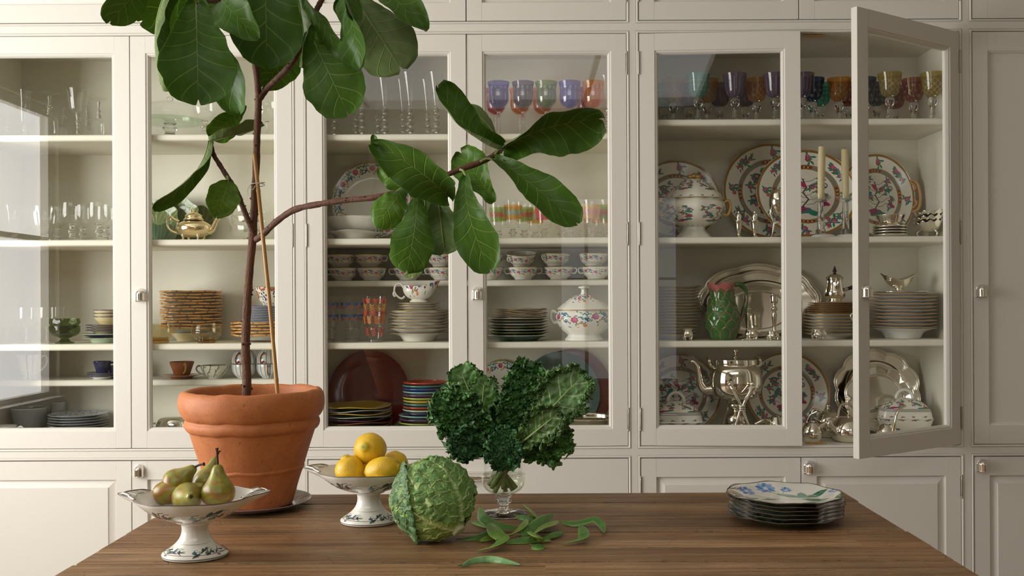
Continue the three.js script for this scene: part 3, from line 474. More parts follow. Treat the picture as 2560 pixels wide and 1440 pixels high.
{
  const base = at(633, 1264, 2.152), D = 2.152;
  const terra = dataTex(512, 256, (u, v) => { const n = fbm(Math.sin(u * 6.283) * 3, v * 9 + Math.cos(u * 6.283) * 3, 4), s = fbm(Math.sin(u * 6.283) * 9, v * 90, 3), k = clamp(Math.abs(n2(Math.sin(u * 6.283) * 14 + 5, v * 30 + Math.cos(u * 6.283) * 14)) - 0.82) * 3; const d = 0.04 * n + 0.03 * s - 0.4 * k; return [0.73 + d, 0.44 + d * 0.9, 0.245 + d * 0.8]; });
  const MT = std({ map: terra, bumpMap: terra, bumpScale: 0.0012, roughness: 0.62 });
  const saucer = solo('saucer', revolve(smoothProf([[0, 0.001], [0.075, 0.001], [0.092, 0.004], [0.112, 0.011], [0.124, 0.0165], [0.1247, 0.018], [0.1235, 0.0185], [0.11, 0.0125], [0.093, 0.0065], [0.07, 0.005], [0, 0.005]], 4), 72), printed(dataTex(256, 64, (u, v) => { const n = fbm(u * 40, v * 9, 3); return [0.53 + 0.08 * n, 0.45 + 0.08 * n, 0.47 + 0.07 * n]; })), 'mauve-grey glazed saucer under the terracotta pot', 'saucer', V(base.x, TABLE, base.z));
  const pot = thing('potted_fig', 'tall leafy fiddle-leaf fig growing in a big terracotta pot', 'plant', V(base.x, TABLE + 0.0085, base.z));
  const k = 1 / (F / D), H = 0.249;                                    // metres per pixel at the pot
  const pr = [[0, 0], [0.086, 0], [0.0885, 0.003], [0.0915, 0.012], [0.1105, 0.073], [0.1135, 0.0775], [0.1148, 0.081], [0.1138, 0.0845], [0.1155, 0.089], [0.1375, 0.158], [0.139, 0.161], [0.1455, 0.166], [0.149, 0.173], [0.149, 0.18], [0.1462, 0.186], [0.1462, 0.1885], [0.149, 0.19], [0.155, 0.197], [0.1598, 0.2095], [0.1612, 0.22], [0.16, 0.233], [0.156, 0.242], [0.15, 0.2475], [0.143, 0.2485], [0.137, 0.245], [0.1335, 0.236], [0.13, 0.215], [0.126, 0.19]];
  const lump = (th, j, r, y) => [1 + 0.004 * n2(Math.sin(th) * 1.4 + y * 9, Math.cos(th) * 1.4) + 0.0012 * n2(Math.sin(th) * 6, Math.cos(th) * 6 + y * 90), 0.0018 * n2(Math.cos(th) * 2, Math.sin(th) * 2 + y)];
  mesh('pot', revolve(smoothProf(pr.map((q) => [q[0] * 0.958, q[1]]), 4), 96, { mod: lump }), MT, pot);
  mesh('soil', revolve([[0.1215, 0.196], [0.09, 0.2], [0.04, 0.203], [0, 0.204]].reverse(), 40, { mod: (th, j, r) => [1, 0.004 * n2(r * 60 + Math.cos(th) * 3, Math.sin(th) * 4)] }).scale(1, 1, 1), std({ color: rgb(0.06, 0.035, 0.02), roughness: 1 }), pot).material.side = THREE.DoubleSide;
  // stems and leaves are laid out in the room's coordinates, then hung under the pot
  const fig = new THREE.Group(); fig.position.copy(pot.position).negate();
  const hang = []; fig.add = function (o) { hang.push(o); return THREE.Group.prototype.add.call(this, o); };
  const q = 2.14;
  branch(fig, 'trunk', [[612, 1030, q], [617, 960, q], [614, 870, q], [617, 780, q], [623, 690, q], [632, 590, q], [637, 490, q], [641, 400, q], [643, 330, q], [646, 245, q], [642, 190, q], [634, 130, q], [640, 60, q + 0.02], [668, -10, q + 0.04], [690, -60, q + 0.06]], 0.0102, 0.0062, M_BARK, 40);
  branch(fig, 'branch', [[646, 250, q], [668, 222, q], [700, 190, q - 0.02], [728, 160, q - 0.04], [752, 120, q - 0.05], [770, 80, q - 0.05], [782, 45, q - 0.05], [804, 0, q - 0.05], [825, -40, q - 0.05]], 0.0068, 0.0055, M_YOUNG, 16);
  branch(fig, 'branch', [[637, 590, q], [618, 545, q - 0.015], [604, 510, q - 0.02], [590, 475, q - 0.02], [570, 445, q - 0.02], [548, 410, q - 0.01], [533, 385, q], [527, 358, q + 0.01]], 0.0062, 0.0048, M_YOUNG, 14);
  branch(fig, 'branch', [[638, 600, q], [655, 588, q - 0.02], [690, 555, q - 0.05], [735, 525, q - 0.08], [800, 510, q - 0.11], [870, 500, q - 0.13], [935, 494, q - 0.15], [1000, 480, q - 0.16], [1060, 458, q - 0.16], [1110, 440, q - 0.16], [1160, 420, q - 0.16], [1200, 406, q - 0.16], [1240, 385, q - 0.16], [1262, 362, q - 0.16]], 0.0068, 0.0056, M_YOUNG, 34);
  branch(fig, 'branch', [[660, 5, q - 0.06], [630, 2, q - 0.08], [580, -3, q - 0.1], [545, 2, q - 0.12], [510, 4, q - 0.16], [490, 10, q - 0.17]], 0.006, 0.004, M_YOUNG, 8);
  // crown, upper left
  const L = (...a) => figLeaf(fig, ...a);
  L([490, 8, 1.97], [496, 264, 1.93], 186, { sag: 0.02, cup: 0.16, wave: 0.04, mat: 1 });
  L([424, -30, 1.99], [408, 230, 2.0], 150, { roll: 77, cup: 0.25, mat: 0, sag: 0.0, side: 0.02 });
  L([390, -75, 1.95], [272, 58, 1.93], 100, { roll: 35, cup: 0.1, mat: 0, sag: 0.03 });
  L([600, -110, 2.2], [346, 58, 2.2], 150, { roll: 10, cup: 0.1, mat: 2, sag: -0.02 });
  L([556, 4, 2.0], [648, 98, 1.95], 116, { roll: -14, cup: 0.16, wave: 0.07, mat: 1, shape: round, stalk: [600, -20, 2.02] });
  L([660, -150, 2.04], [668, 172, 2.03], 182, { roll: 6, cup: 0.14, mat: 1, sag: 0.015 });
  L([518, 28, 2.05], [600, 285, 2.06], 112, { roll: -40, cup: 0.2, wave: 0.06, mat: 1, sag: 0.03 });
  L([742, 108, 2.2], [652, 222, 2.2], 112, { roll: 12, cup: 0.1, mat: 2, shape: round, sag: 0 });
  L([470, -70, 2.12], [520, 70, 2.14], 130, { roll: 20, mat: 2, sag: 0 });
  L([590, -60, 2.08], [640, 46, 2.1], 70, { roll: -30, mat: 0, sag: 0 });
  // crown, right
  L([773, 78, 2.07], [872, 290, 2.04], 152, { roll: -5, cup: 0.08, mat: 0, sag: 0.02 });
  L([762, -4, 2.05], [868, 142, 2.02], 82, { roll: -58, cup: 0.2, mat: 1, sag: 0.02 });
  L([846, -40, 2.0], [902, 176, 1.98], 108, { roll: -66, cup: 0.25, wave: 0.12, mat: 1, sag: 0.03, side: -0.008, twist: 40 });
  L([868, -35, 2.04], [1004, 174, 2.0], 158, { roll: 178, cup: 0.08, wave: 0.07, mat: 0, sag: -0.015 });
  L([872, -60, 1.98], [886, 56, 1.96], 54, { roll: 40, mat: 1, sag: 0 });
  L([958, -36, 2.04], [1066, 80, 1.98], 108, { roll: 28, cup: 0.3, mat: 0, sag: 0.03, shape: round });
  L([960, -20, 2.1], [1024, 66, 2.12], 66, { roll: 60, mat: 1, sag: 0 });
  L([776, 62, 2.05], [748, 168, 2.03], 54, { roll: 60, cup: 0.3, mat: 0, sag: 0.01, shape: round });
  L([742, -30, 2.08], [764, 104, 2.08], 60, { roll: 118, cup: 0.25, mat: 0, sag: 0.01 });
  L([900, -70, 2.1], [870, 60, 2.12], 100, { roll: 20, mat: 1, sag: 0 });
  // small left branch
  L([612, 262, 2.22], [530, 348, 2.22], 70, { roll: 18, cup: 0.1, mat: 2, sag: 0.01 });
  L([524, 354, 2.15], [662, 314, 2.2], 62, { roll: 118, cup: 0.3, wave: 0.1, mat: 0, sag: 0.03, twist: 30, shape: round });
  L([522, 352, 2.14], [378, 516, 2.08], 62, { roll: 62, cup: 0.35, mat: 0, sag: 0.02, side: -0.022, wave: 0.08, twist: -20 });
  L([572, 454, 2.11], [540, 546, 2.09], 92, { roll: 4, cup: 0.08, mat: 3, sag: 0.005, shape: round, stalk: [566, 440, 2.12] });
  // right-hand branch
  const d = 1.97;
  L([1258, 372, d], [1508, 296, d - 0.04], 150, { roll: -38, cup: 0.42, mat: 0, sag: 0.02, side: -0.014, wave: 0.06, stalk: [1238, 386, d] });
  L([1250, 372, d], [1092, 214, d - 0.05], 92, { roll: -52, cup: 0.5, mat: 0, sag: 0.02, side: -0.018, wave: 0.05, twist: 20 });
  L([1246, 362, d + 0.03], [1150, 262, d + 0.02], 60, { roll: 150, cup: 0.2, mat: 0, sag: 0.01, side: 0.012 });
  L([1236, 398, d], [1446, 562, d - 0.06], 100, { roll: 24, cup: 0.22, mat: 0, sag: 0.02, side: -0.006, stalk: [1200, 405, d] });
  L([1120, 492, d - 0.02], [936, 356, d - 0.08], 128, { roll: 24, cup: 0.28, mat: 0, sag: 0.035, side: 0.006, shape: round });
  L([1010, 468, d], [938, 568, d - 0.05], 86, { roll: -14, cup: -0.18, wave: 0.1, mat: 2, sag: 0.03 });
  L([1044, 486, d - 0.03], [1016, 684, d - 0.05], 112, { roll: -4, cup: -0.1, mat: 0, sag: 0.02, side: -0.003 });
  L([1094, 486, d + 0.02], [1112, 634, d + 0.02], 114, { roll: 172, cup: -0.25, mat: 1, sag: 0.01, wave: 0.1 });
  L([1166, 440, d - 0.02], [1228, 680, d - 0.06], 108, { roll: -12, cup: 0.12, mat: 0, sag: 0.02, side: 0.014, stalk: [1150, 424, d] });
  L([1236, 505, d + 0.08], [1150, 378, d + 0.1], 96, { roll: 12, cup: 0.15, mat: 2, sag: 0.01, wave: 0.1 });
  L([1108, 456, d + 0.05], [1052, 416, d + 0.05], 54, { roll: 150, cup: 0.3, mat: 0, sag: 0.01, shape: round });
  L([1006, 474, d + 0.04], [948, 424, d + 0.04], 54, { roll: 40, cup: 0.2, mat: 2, sag: 0.01, shape: round });
  L([1100, 452, d + 0.03], [1138, 462, d], 48, { roll: 50, mat: 2, sag: 0.01, shape: round });
  L([1060, 476, d + 0.05], [1066, 536, d + 0.06], 74, { roll: 160, mat: 0, sag: 0.01, shape: round });
  L([975, 440, d - 0.02], [934, 336, d - 0.06], 26, { roll: 30, cup: 0.3, mat: 0, sag: 0.01, side: -0.004 });
  L([1060, 660, d + 0.02], [1010, 690, d + 0.03], 42, { roll: 150, mat: 2, sag: 0, shape: round });
  // cane and tie
  const cane = [at(696, 1010, q - 0.06), at(676, 780, q - 0.045), at(658, 600, q - 0.03), at(646, 480, q - 0.02), at(636, 385, q - 0.01)], cc = new THREE.CatmullRomCurve3(cane);
  mesh('cane', tube(cc, (t) => 0.0042 * (1 + 0.16 * Math.exp(-Math.pow(((t * 5.3) % 1 - 0.5) / 0.03, 2))), 120, 10), std({ color: rgb(0.42, 0.22, 0.055), roughness: 0.4 }), fig);
  const tp = at(640, 462, q - 0.01), ring = (y, r, ax) => { const p = []; for (let i = 0; i <= 16; i++) { const a = i / 16 * 6.283; p.push(tp.clone().add(V(Math.cos(a) * r * 1.25 + 0.003, y + 0.002 * Math.sin(a + ax), Math.sin(a) * r))); } return tube(p, 0.0008, 40, 5); };
  mesh('tie', mergeGeometries([ring(0.0, 0.0125, 0), ring(0.003, 0.0125, 2), tube([tp.clone().add(V(-0.006, 0, 0.013)), tp.clone().add(V(-0.01, -0.006, 0.016)), tp.clone().add(V(-0.003, -0.012, 0.015)), tp.clone().add(V(0.002, -0.004, 0.014))], 0.0008, 20, 5), tube([tp.clone().add(V(-0.008, 0, 0.012)), tp.clone().add(V(-0.014, -0.012, 0.014)), tp.clone().add(V(-0.013, -0.024, 0.014))], 0.0006, 14, 5)]), M.stringW, fig);
  for (const o of hang) { o.geometry.translate(-pot.position.x, -pot.position.y, -pot.position.z); for (const c of o.children) c.geometry.translate(-pot.position.x, -pot.position.y, -pot.position.z); pot.add(o); }
}
// ---------- on the table: footed bowls, pears, lemons ----------
const sprig = printed(texSprig), M_LINE = std({ color: rgb(0.09, 0.045, 0.03), roughness: 0.4 });
function footedBowl(label, pos, turn) {
  const o = thing('footed_bowl', label, 'bowl', pos, turn, 'footed china fruit bowls');
  const pull = (th, j, r, y) => { const d = Math.min(Math.abs(th - Math.PI / 2), Math.abs(th - 1.5 * Math.PI)), k = sst(0.082, 0.107, y); return [1 + k * (0.27 * Math.exp(-Math.pow(d / 0.2, 2)) + 0.05 * Math.exp(-Math.pow(d / 0.5, 2)) + 0.008 * Math.cos(th * 12)), k * (0.004 * Math.exp(-Math.pow(d / 0.24, 2)) + 0.0012 * Math.cos(th * 4))]; };
  mesh('foot', revolve(smoothProf([[0.054, 0.0005], [0.0565, 0.002], [0.057, 0.006], [0.0545, 0.0095], [0.046, 0.0145], [0.036, 0.022], [0.031, 0.027]], 5), 64, { sz: 0.86 }), sprig, o);
  mesh('stem', revolve(smoothProf([[0.031, 0.027], [0.0262, 0.034], [0.0232, 0.043], [0.0228, 0.052], [0.0245, 0.058], [0.031, 0.0605], [0.0335, 0.0625], [0.034, 0.065]], 5), 64, { sz: 0.92 }), M.china, o);
  mesh('bowl', revolve(smoothProf([[0.034, 0.065], [0.046, 0.0675], [0.066, 0.076], [0.084, 0.0885], [0.096, 0.101], [0.0995, 0.1065]], 6), 96, { sz: 0.97, mod: pull }), sprig, o);
  mesh('bowl_inside', revolve(smoothProf([[0.0995, 0.1065], [0.0985, 0.108], [0.094, 0.1035], [0.08, 0.09], [0.06, 0.0785], [0.036, 0.0725], [0, 0.0715]], 5), 96, { sz: 0.97, mod: pull }), M.china, o);
  const loop = (r, y, rad, sz, n = 120, f = pull) => { const p = []; for (let i = 0; i < n; i++) { const th = i / n * 6.2832, m = f ? f(th, 0, r, y) : [1, 0]; p.push(V(Math.sin(th) * r * m[0], y + m[1], Math.cos(th) * r * m[0] * sz)); } return new THREE.TubeGeometry(new THREE.CatmullRomCurve3(p, true), n * 2, rad, 5, true); };
  mesh('rim_line', mergeGeometries([loop(0.0995, 0.1075, 0.0007, 0.97), loop(0.0962, 0.1052, 0.0005, 0.97)]), M_LINE, o);
  mesh('foot_line', mergeGeometries([loop(0.0572, 0.0045, 0.0006, 0.86, 80, null), loop(0.0522, 0.0112, 0.00045, 0.86, 80, null)]), M_LINE, o);
  for (const s of [-1, 1]) {                                           // scrolled handles at the two points
    const g = [], e = (a, r, up) => V(s * Math.cos(a) * r, 0.108 + up, Math.sin(a) * r * 0.97);
    for (const q of [-1, 1]) g.push(tube([e(q * 0.42, 0.1, 0.001), e(q * 0.34, 0.106, 0.004), e(q * 0.25, 0.109, 0.005), e(q * 0.2, 0.105, 0.0035), e(q * 0.24, 0.1, 0.003)], (t) => 0.002 * (1 - 0.5 * t), 24, 6), tube([e(q * 0.28, 0.1, 0.002), e(q * 0.16, 0.113, 0.006), e(q * 0.06, 0.122, 0.006), e(0, 0.127, 0.004)], 0.0016, 24, 6));
    g.push(tube([e(0, 0.1, 0.0), e(0, 0.112, 0.0035), e(0, 0.1245, 0.005)], (t) => 0.0032 * (1 - 0.6 * t), 16, 8));
    mesh('handle', mergeGeometries(g), M.china, o);
    mesh('handle_line', mergeGeometries([-1, 1].map((q) => tube([e(q * 0.44, 0.098, 0.0015), e(q * 0.3, 0.1045, 0.0055), e(q * 0.15, 0.11, 0.0072), e(0, 0.1215, 0.007)], 0.0007, 24, 5))), M_LINE, o);
  }
  return o;
}
const C1 = at(488, 1391, 1.740), C2 = at(922, 1306, 1.999); C1.y = C2.y = TABLE + 0.0005;
footedBowl('white footed china bowl holding five pears, in front of the terracotta pot', C1, 0.06);
footedBowl('white footed china bowl heaped with lemons, behind the green cabbage', C2, 0.02);
function skin(w, h, f) { return dataTex(w, h, f); }
const pearMap = skin(256, 256, (u, v) => { const a = u * 6.283, x = Math.sin(a) * 0.8, y = Math.cos(a) * 0.8, n = 0.5 + 0.6 * fbm(x + 3, v * 4 + y, 4), r = clamp(0.52 + 1.0 * fbm(x * 1.5 - 7, v * 5 + y * 1.5, 5) + (0.4 - v) * 0.75), s = n2(x * 22, v * 40 + y * 22) > 0.78 ? 0.14 : 0; const g = [0.45 + 0.17 * n, 0.46 + 0.13 * n, 0.13 + 0.08 * n], b = [0.52 + 0.12 * n, 0.33 + 0.08 * n, 0.1]; return g.map((q, i) => lerp(q, b[i], 0.85 * sst(0.25, 0.95, r)) - s * 0.6); });
const M_PEAR = phy({ map: pearMap, bumpMap: pearMap, bumpScale: 0.0006, roughness: 0.38, clearcoat: 0.25, clearcoatRoughness: 0.25 }), M_STEM = std({ color: rgb(0.06, 0.035, 0.018), roughness: 0.8 });
function pear(label, a, b, wid, o = {}) { a.y += 0.006; b.y += 0.004; wid *= 0.96;                              // a: foot of the fruit, b: shoulder; both world points
  const L = a.distanceTo(b), r = wid / 2, { bend = 0.12, turn = 0, stem = [0.01, 0.03] } = o;
  const g = thing('pear', label, 'pear', a, 0, 'pears in the footed bowl'); g.quaternion.setFromUnitVectors(V(0, 1, 0), b.clone().sub(a).normalize()); g.rotateY(turn);
  const pr = smoothProf([[0, 0.03 * L], [0.2 * r, 0.006 * L], [0.55 * r, 0.03 * L], [0.9 * r, 0.16 * L], [r, 0.31 * L], [0.9 * r, 0.47 * L], [0.62 * r, 0.64 * L], [0.42 * r, 0.79 * L], [0.33 * r, 0.9 * L], [0.2 * r, 0.975 * L], [0, 0.99 * L]], 4);
  const G = revolve(pr, 36, { mod: (th, j, q, y) => [1 + 0.03 * n2(Math.sin(th) + turn * 5, Math.cos(th) + y * 12), 0] }), p = G.attributes.position;
  for (let i = 0; i < p.count; i++) p.setX(i, p.getX(i) + bend * L * Math.pow(p.getY(i) / L, 2.2)); G.computeVertexNormals();
  mesh('fruit', G, M_PEAR, g);
  mesh('stalk', tube([V(bend * L * 0.96, L * 0.96, 0), V(bend * L + stem[0] * 0.4, L + stem[1] * 0.5, 0), V(bend * L + stem[0], L + stem[1], 0)], (t) => lerp(0.0022, 0.0019, t) + 0.0016 * sst(0.85, 1, t), 14, 8), M_STEM, g);
}
pear('upright pear with a curved dark stalk, tallest at the front right of the bowl', at(547, 1276, 1.725), at(541, 1166, 1.735), 0.061, { bend: 0.03, turn: 0.5, stem: [0.0, 0.028] });
pear('pear lying on its side at the left of the bowl', at(383, 1243, 1.76), at(514, 1224, 1.775), 0.045, { bend: -0.1, turn: 1.2, stem: [0.003, 0.016] });
pear('pear pointing its stalk straight at the viewer, lowest in the bowl', at(464, 1250, 1.765), at(476, 1254, 1.665), 0.053, { bend: 0.04, turn: 1.8, stem: [0, 0.008] });
pear('leaning pear with an upright dark stalk, at the back left of the bowl', at(422, 1234, 1.775), at(486, 1168, 1.775), 0.055, { bend: -0.06, turn: 2.6, stem: [-0.01, 0.016] });
pear('slim pear at the back of the bowl, against the terracotta pot', at(500, 1244, 1.81), at(543, 1148, 1.83), 0.046, { bend: 0.02, turn: 3.6, stem: [0.0, 0.012] });
const lemonBump = dataTex(256, 256, (u, v) => 0.5 + 0.35 * n2(u * 90, v * 70) + 0.2 * n2(u * 40, v * 30), false);
const lemonMap = skin(256, 128, (u, v) => { const a = u * 6.283, n = fbm(Math.sin(a) + 4, v * 3 + Math.cos(a), 3), g = clamp(sst(0.9, 0.99, v) * 0.8 + sst(0.5, 0.62, fbm(Math.sin(a) * 0.8 + 1, v * 1.6 + Math.cos(a) * 0.8, 2)) * 0.5); return [lerp(0.9 + 0.06 * n, 0.6, g), lerp(0.72 + 0.06 * n, 0.66, g), lerp(0.1, 0.12, g)]; });
const M_LEMON = phy({ map: lemonMap, bumpMap: lemonBump, bumpScale: 0.0008, roughness: 0.4, clearcoat: 0.25, clearcoatRoughness: 0.3 });
function lemon(label, c, axis, r, len) {
  const g = thing('lemon', label, 'lemon', c, 0, 'lemons in the footed bowl'); g.position.y += 0.004; r *= 0.95; len *= 0.95; g.quaternion.setFromUnitVectors(V(0, 1, 0), axis.normalize());
  const L = len / 2, pr = smoothProf([[0, -L], [0.12 * r, -L * 0.985], [0.24 * r, -0.93 * L], [0.55 * r, -0.8 * L], [0.86 * r, -0.48 * L], [r, -0.05 * L], [0.9 * r, 0.42 * L], [0.6 * r, 0.74 * L], [0.32 * r, 0.87 * L], [0.22 * r, 0.97 * L], [0.1 * r, L], [0, L]], 4);
  mesh('fruit', revolve(pr, 36, { mod: (th, j, q, y) => [1 + 0.03 * n2(Math.sin(th) * 1.2 + len * 90, Math.cos(th) * 1.2 + y * 30), 0] }), M_LEMON, g);
  mesh('stalk_button', revolve([[0, -L - 0.001], [0.0025, -L - 0.0006], [0.0035, -L + 0.0014]], 10, { mod: (th) => [1 + 0.2 * Math.cos(th * 5), 0] }), std({ color: rgb(0.2, 0.24, 0.05), roughness: 0.8 }), g);
}
lemon('lemon with a green patch resting on top of the others', at(926, 1127, 1.985), V(-0.2, 0.25, 1), 0.034, 0.078);
lemon('lemon at the left of the heap, its tip upward', at(876, 1183, 1.965), V(-0.28, 0.9, 0.1), 0.0315, 0.072);
lemon('lemon lying crosswise at the front, its tip to the right', at(956, 1180, 1.94), V(1, 0.16, 0.12), 0.0275, 0.078);
lemon('greenish lemon at the back right of the heap', at(987, 1166, 2.03), V(0.25, 0.25, 0.9), 0.029, 0.066);
lemon('lemon almost hidden behind the heap', at(908, 1168, 2.055), V(-1, 0.2, 0.2), 0.029, 0.068);

// ---------- savoy cabbage ----------
const hash = (i, j) => { const s = Math.sin(i * 127.1 + j * 311.7) * 43758.5453; return s - Math.floor(s); };
function cells(x, y) {                                                 // distance to the nearest border between random cells
  const i0 = Math.floor(x), j0 = Math.floor(y); let a = 9, b = 9;
  for (let j = j0 - 1; j <= j0 + 1; j++) for (let i = i0 - 1; i <= i0 + 1; i++) { const dx = i + hash(i, j) - x, dy = j + hash(j + 31, i) - y, q = Math.hypot(dx, dy); if (q < a) { b = a; a = q; } else if (q < b) b = q; }
  return b - a;
}
const M_CAB = phy({ vertexColors: true, roughness: 0.5, clearcoat: 0.15, clearcoatRoughness: 0.4 });
{
  const R = 0.0725, c0 = onTable(1083, 1352), cab = thing('savoy_cabbage', 'crinkled green savoy cabbage on the table between the lemon bowl and the bean pods', 'cabbage', V(c0.x, TABLE + 0.077, c0.z));
  const B = V(0.62, -0.62, 0.42).normalize();
  const cabLeaf = (cx, cy, cz, rad, a, b, tone, o = {}) => {
    const { flare = 0, lift = 0, off = 0, n = 120 } = o;
    const c = V(cx, cy, cz).normalize(), up = c.clone().multiplyScalar(c.dot(B)).sub(B).normalize(), rt = up.clone().cross(c).normalize(), sd = off * 13.7;
    const col = [], veinOf = (x, y) => {
      const ax = Math.abs(x); let v = clamp(1 - ax / (0.055 * (1.15 - y))) * sst(1.0, 0.6, y);
      for (let k = 0; k < 6; k++) { const y0 = -0.95 + k * 0.33 + (x > 0 ? 0.1 : 0), yy = y0 + 0.55 * Math.pow(ax, 0.85) + 0.05 * n2(ax * 4 + k, x > 0 ? 2 : 6), d = Math.abs(y - yy); v = Math.max(v, clamp(1 - d / (0.028 * (1.2 - 0.7 * ax))) * (1 - 0.35 * ax)); }
      const wx = x + 0.06 * n2(x * 4 + sd, y * 4), wy = y + 0.06 * n2(x * 4, y * 4 + sd + 9), e1 = cells(wx * 4.2 + sd, wy * 4.2), e2 = cells(wx * 9.5 + sd, wy * 9.5 + 5);
      return [Math.max(v, 0.8 * clamp(1 - e1 / 0.11)), 0.55 * clamp(1 - e2 / 0.16), sst(0, 0.35, e1) * 0.7 + sst(0, 0.3, e2) * 0.3];
    };
    const g = grid(n, n, (u, v) => {
      let x = u * 2 - 1, y = v * 2 - 1; const X = x * Math.sqrt(1 - y * y / 2), Y = y * Math.sqrt(1 - x * x / 2); x = X; y = Y;
      const q = Math.hypot(x, y), ang = Math.hypot(x * a, y * b), m = ang < 1e-6 ? 0 : Math.sin(ang) / ang;
      const dir = c.clone().multiplyScalar(Math.cos(ang)).addScaledVector(rt, x * a * m).addScaledVector(up, y * b * m);
      const [w, w2, bl] = veinOf(x, y), edge = sst(0.78, 1, q);
      const r = rad + 0.0022 * bl + 0.0026 * w + 0.0006 * w2 + lift * edge + flare * Math.pow(Math.max(0, y + 0.2), 2) + edge * 0.004 * n2(Math.atan2(y, x) * 4 + sd, 2) + 0.0022 * n2(x * 2.4 + sd, y * 2.4);
      const k = clamp(w * 0.9 + w2 * 0.5), nn = 0.5 + 0.5 * n2(x * 3 + sd, y * 3), pale = tone[1], green = tone[0].map((t, i) => lerp(t, tone[2][i], clamp(nn * 0.7 + (0.25 - y) * 0.35)));
      const f = green.map((t, i) => lerp(t, pale[i], k)); col.push(...f);
      return dir.multiplyScalar(r).toArray();
    });
    g.setAttribute('color', new THREE.Float32BufferAttribute(col, 3));
    mesh('leaf', g, M_CAB, cab).material.side = THREE.DoubleSide;
  };
  const light = [[0.16, 0.33, 0.045], [0.58, 0.68, 0.28], [0.34, 0.5, 0.1]], mid = [[0.075, 0.2, 0.035], [0.42, 0.55, 0.22], [0.14, 0.29, 0.06]], dark = [[0.035, 0.12, 0.03], [0.26, 0.4, 0.17], [0.06, 0.16, 0.04]];
  mesh('heart', new THREE.SphereGeometry(R * 0.96, 40, 30), std({ color: rgb(0.2, 0.36, 0.07), roughness: 0.6 }), cab);
  cabLeaf(-0.12, -0.3, 0.95, R, 1.2, 1.25, light, { off: 1, n: 190 });
  cabLeaf(0.05, 0.3, -1, R, 1.3, 1.3, mid, { off: 2, n: 60 });
  cabLeaf(-0.5, 0.62, 0.5, R + 0.0022, 0.98, 1.0, mid.map((q, i) => q.map((t, k) => lerp(t, light[i][k], 0.35))), { off: 3, lift: 0.002, n: 170 });
  cabLeaf(0.55, 0.52, 0.68, R + 0.0042, 1.0, 0.92, mid, { off: 4, lift: 0.002, n: 170 });
  cabLeaf(0.6, -0.2, -0.7, R + 0.002, 1.1, 1.0, mid, { off: 6, n: 60 });
  cabLeaf(-0.92, -0.12, 0.12, R + 0.003, 1.05, 1.1, dark, { off: 5, lift: 0.006, flare: 0.004, n: 150 });
  mesh('stalk', revolve(smoothProf([[0, 0.012], [0.012, 0.012], [0.014, 0.004], [0.018, -0.01]].reverse(), 4), 20).applyQuaternion(new THREE.Quaternion().setFromUnitVectors(V(0, 1, 0), B)).translate(B.x * R * 0.97, B.y * R * 0.97, B.z * R * 0.97), std({ color: rgb(0.55, 0.58, 0.36), roughness: 0.6 }), cab);
}

// ---------- glass of curly kale ----------
const VZ = at(1259, 1286, 2.066), VASE = thing('glass_vase', 'clear footed glass goblet of water holding the bunch of kale', 'vase', V(VZ.x, TABLE + 0.0005, VZ.z));
mesh('bowl', revolve(smoothProf([[0.012, 0.043], [0.022, 0.0445], [0.036, 0.052], [0.0438, 0.064], [0.0455, 0.078], [0.0458, 0.1], [0.0472, 0.125], [0.0488, 0.142], [0.0492, 0.1435], [0.0482, 0.1435]], 5), 64), M.clear, VASE);
mesh('stem', revolve(smoothProf([[0.0, 0.012], [0.011, 0.0125], [0.0105, 0.018], [0.0115, 0.023], [0.0165, 0.0255], [0.0172, 0.029], [0.0125, 0.0315], [0.012, 0.034], [0.0168, 0.0365], [0.0172, 0.0395], [0.014, 0.0425], [0, 0.043]], 4), 48), M.crystal, VASE);
mesh('foot', revolve(smoothProf([[0, 0.0], [0.046, 0.0], [0.0505, 0.001], [0.0512, 0.0024], [0.049, 0.0035], [0.036, 0.0062], [0.02, 0.0098], [0.0115, 0.0118], [0, 0.012]], 4), 64), M.crystal, VASE);
mesh('water', revolve(smoothProf([[0, 0.0455], [0.022, 0.046], [0.0355, 0.0535], [0.0432, 0.0652], [0.0449, 0.078], [0.0449, 0.0848], [0.0436, 0.0838], [0, 0.0838]], 4), 48), phy({ color: rgb(0.93, 0.96, 0.9), roughness: 0, transmission: 1, thickness: 0, ior: 1.33 }), VASE);
const M_KALE = phy({ vertexColors: true, roughness: 0.48, clearcoat: 0.2, clearcoatRoughness: 0.35 }), M_KSTEM = std({ color: rgb(0.24, 0.34, 0.1), roughness: 0.5 });
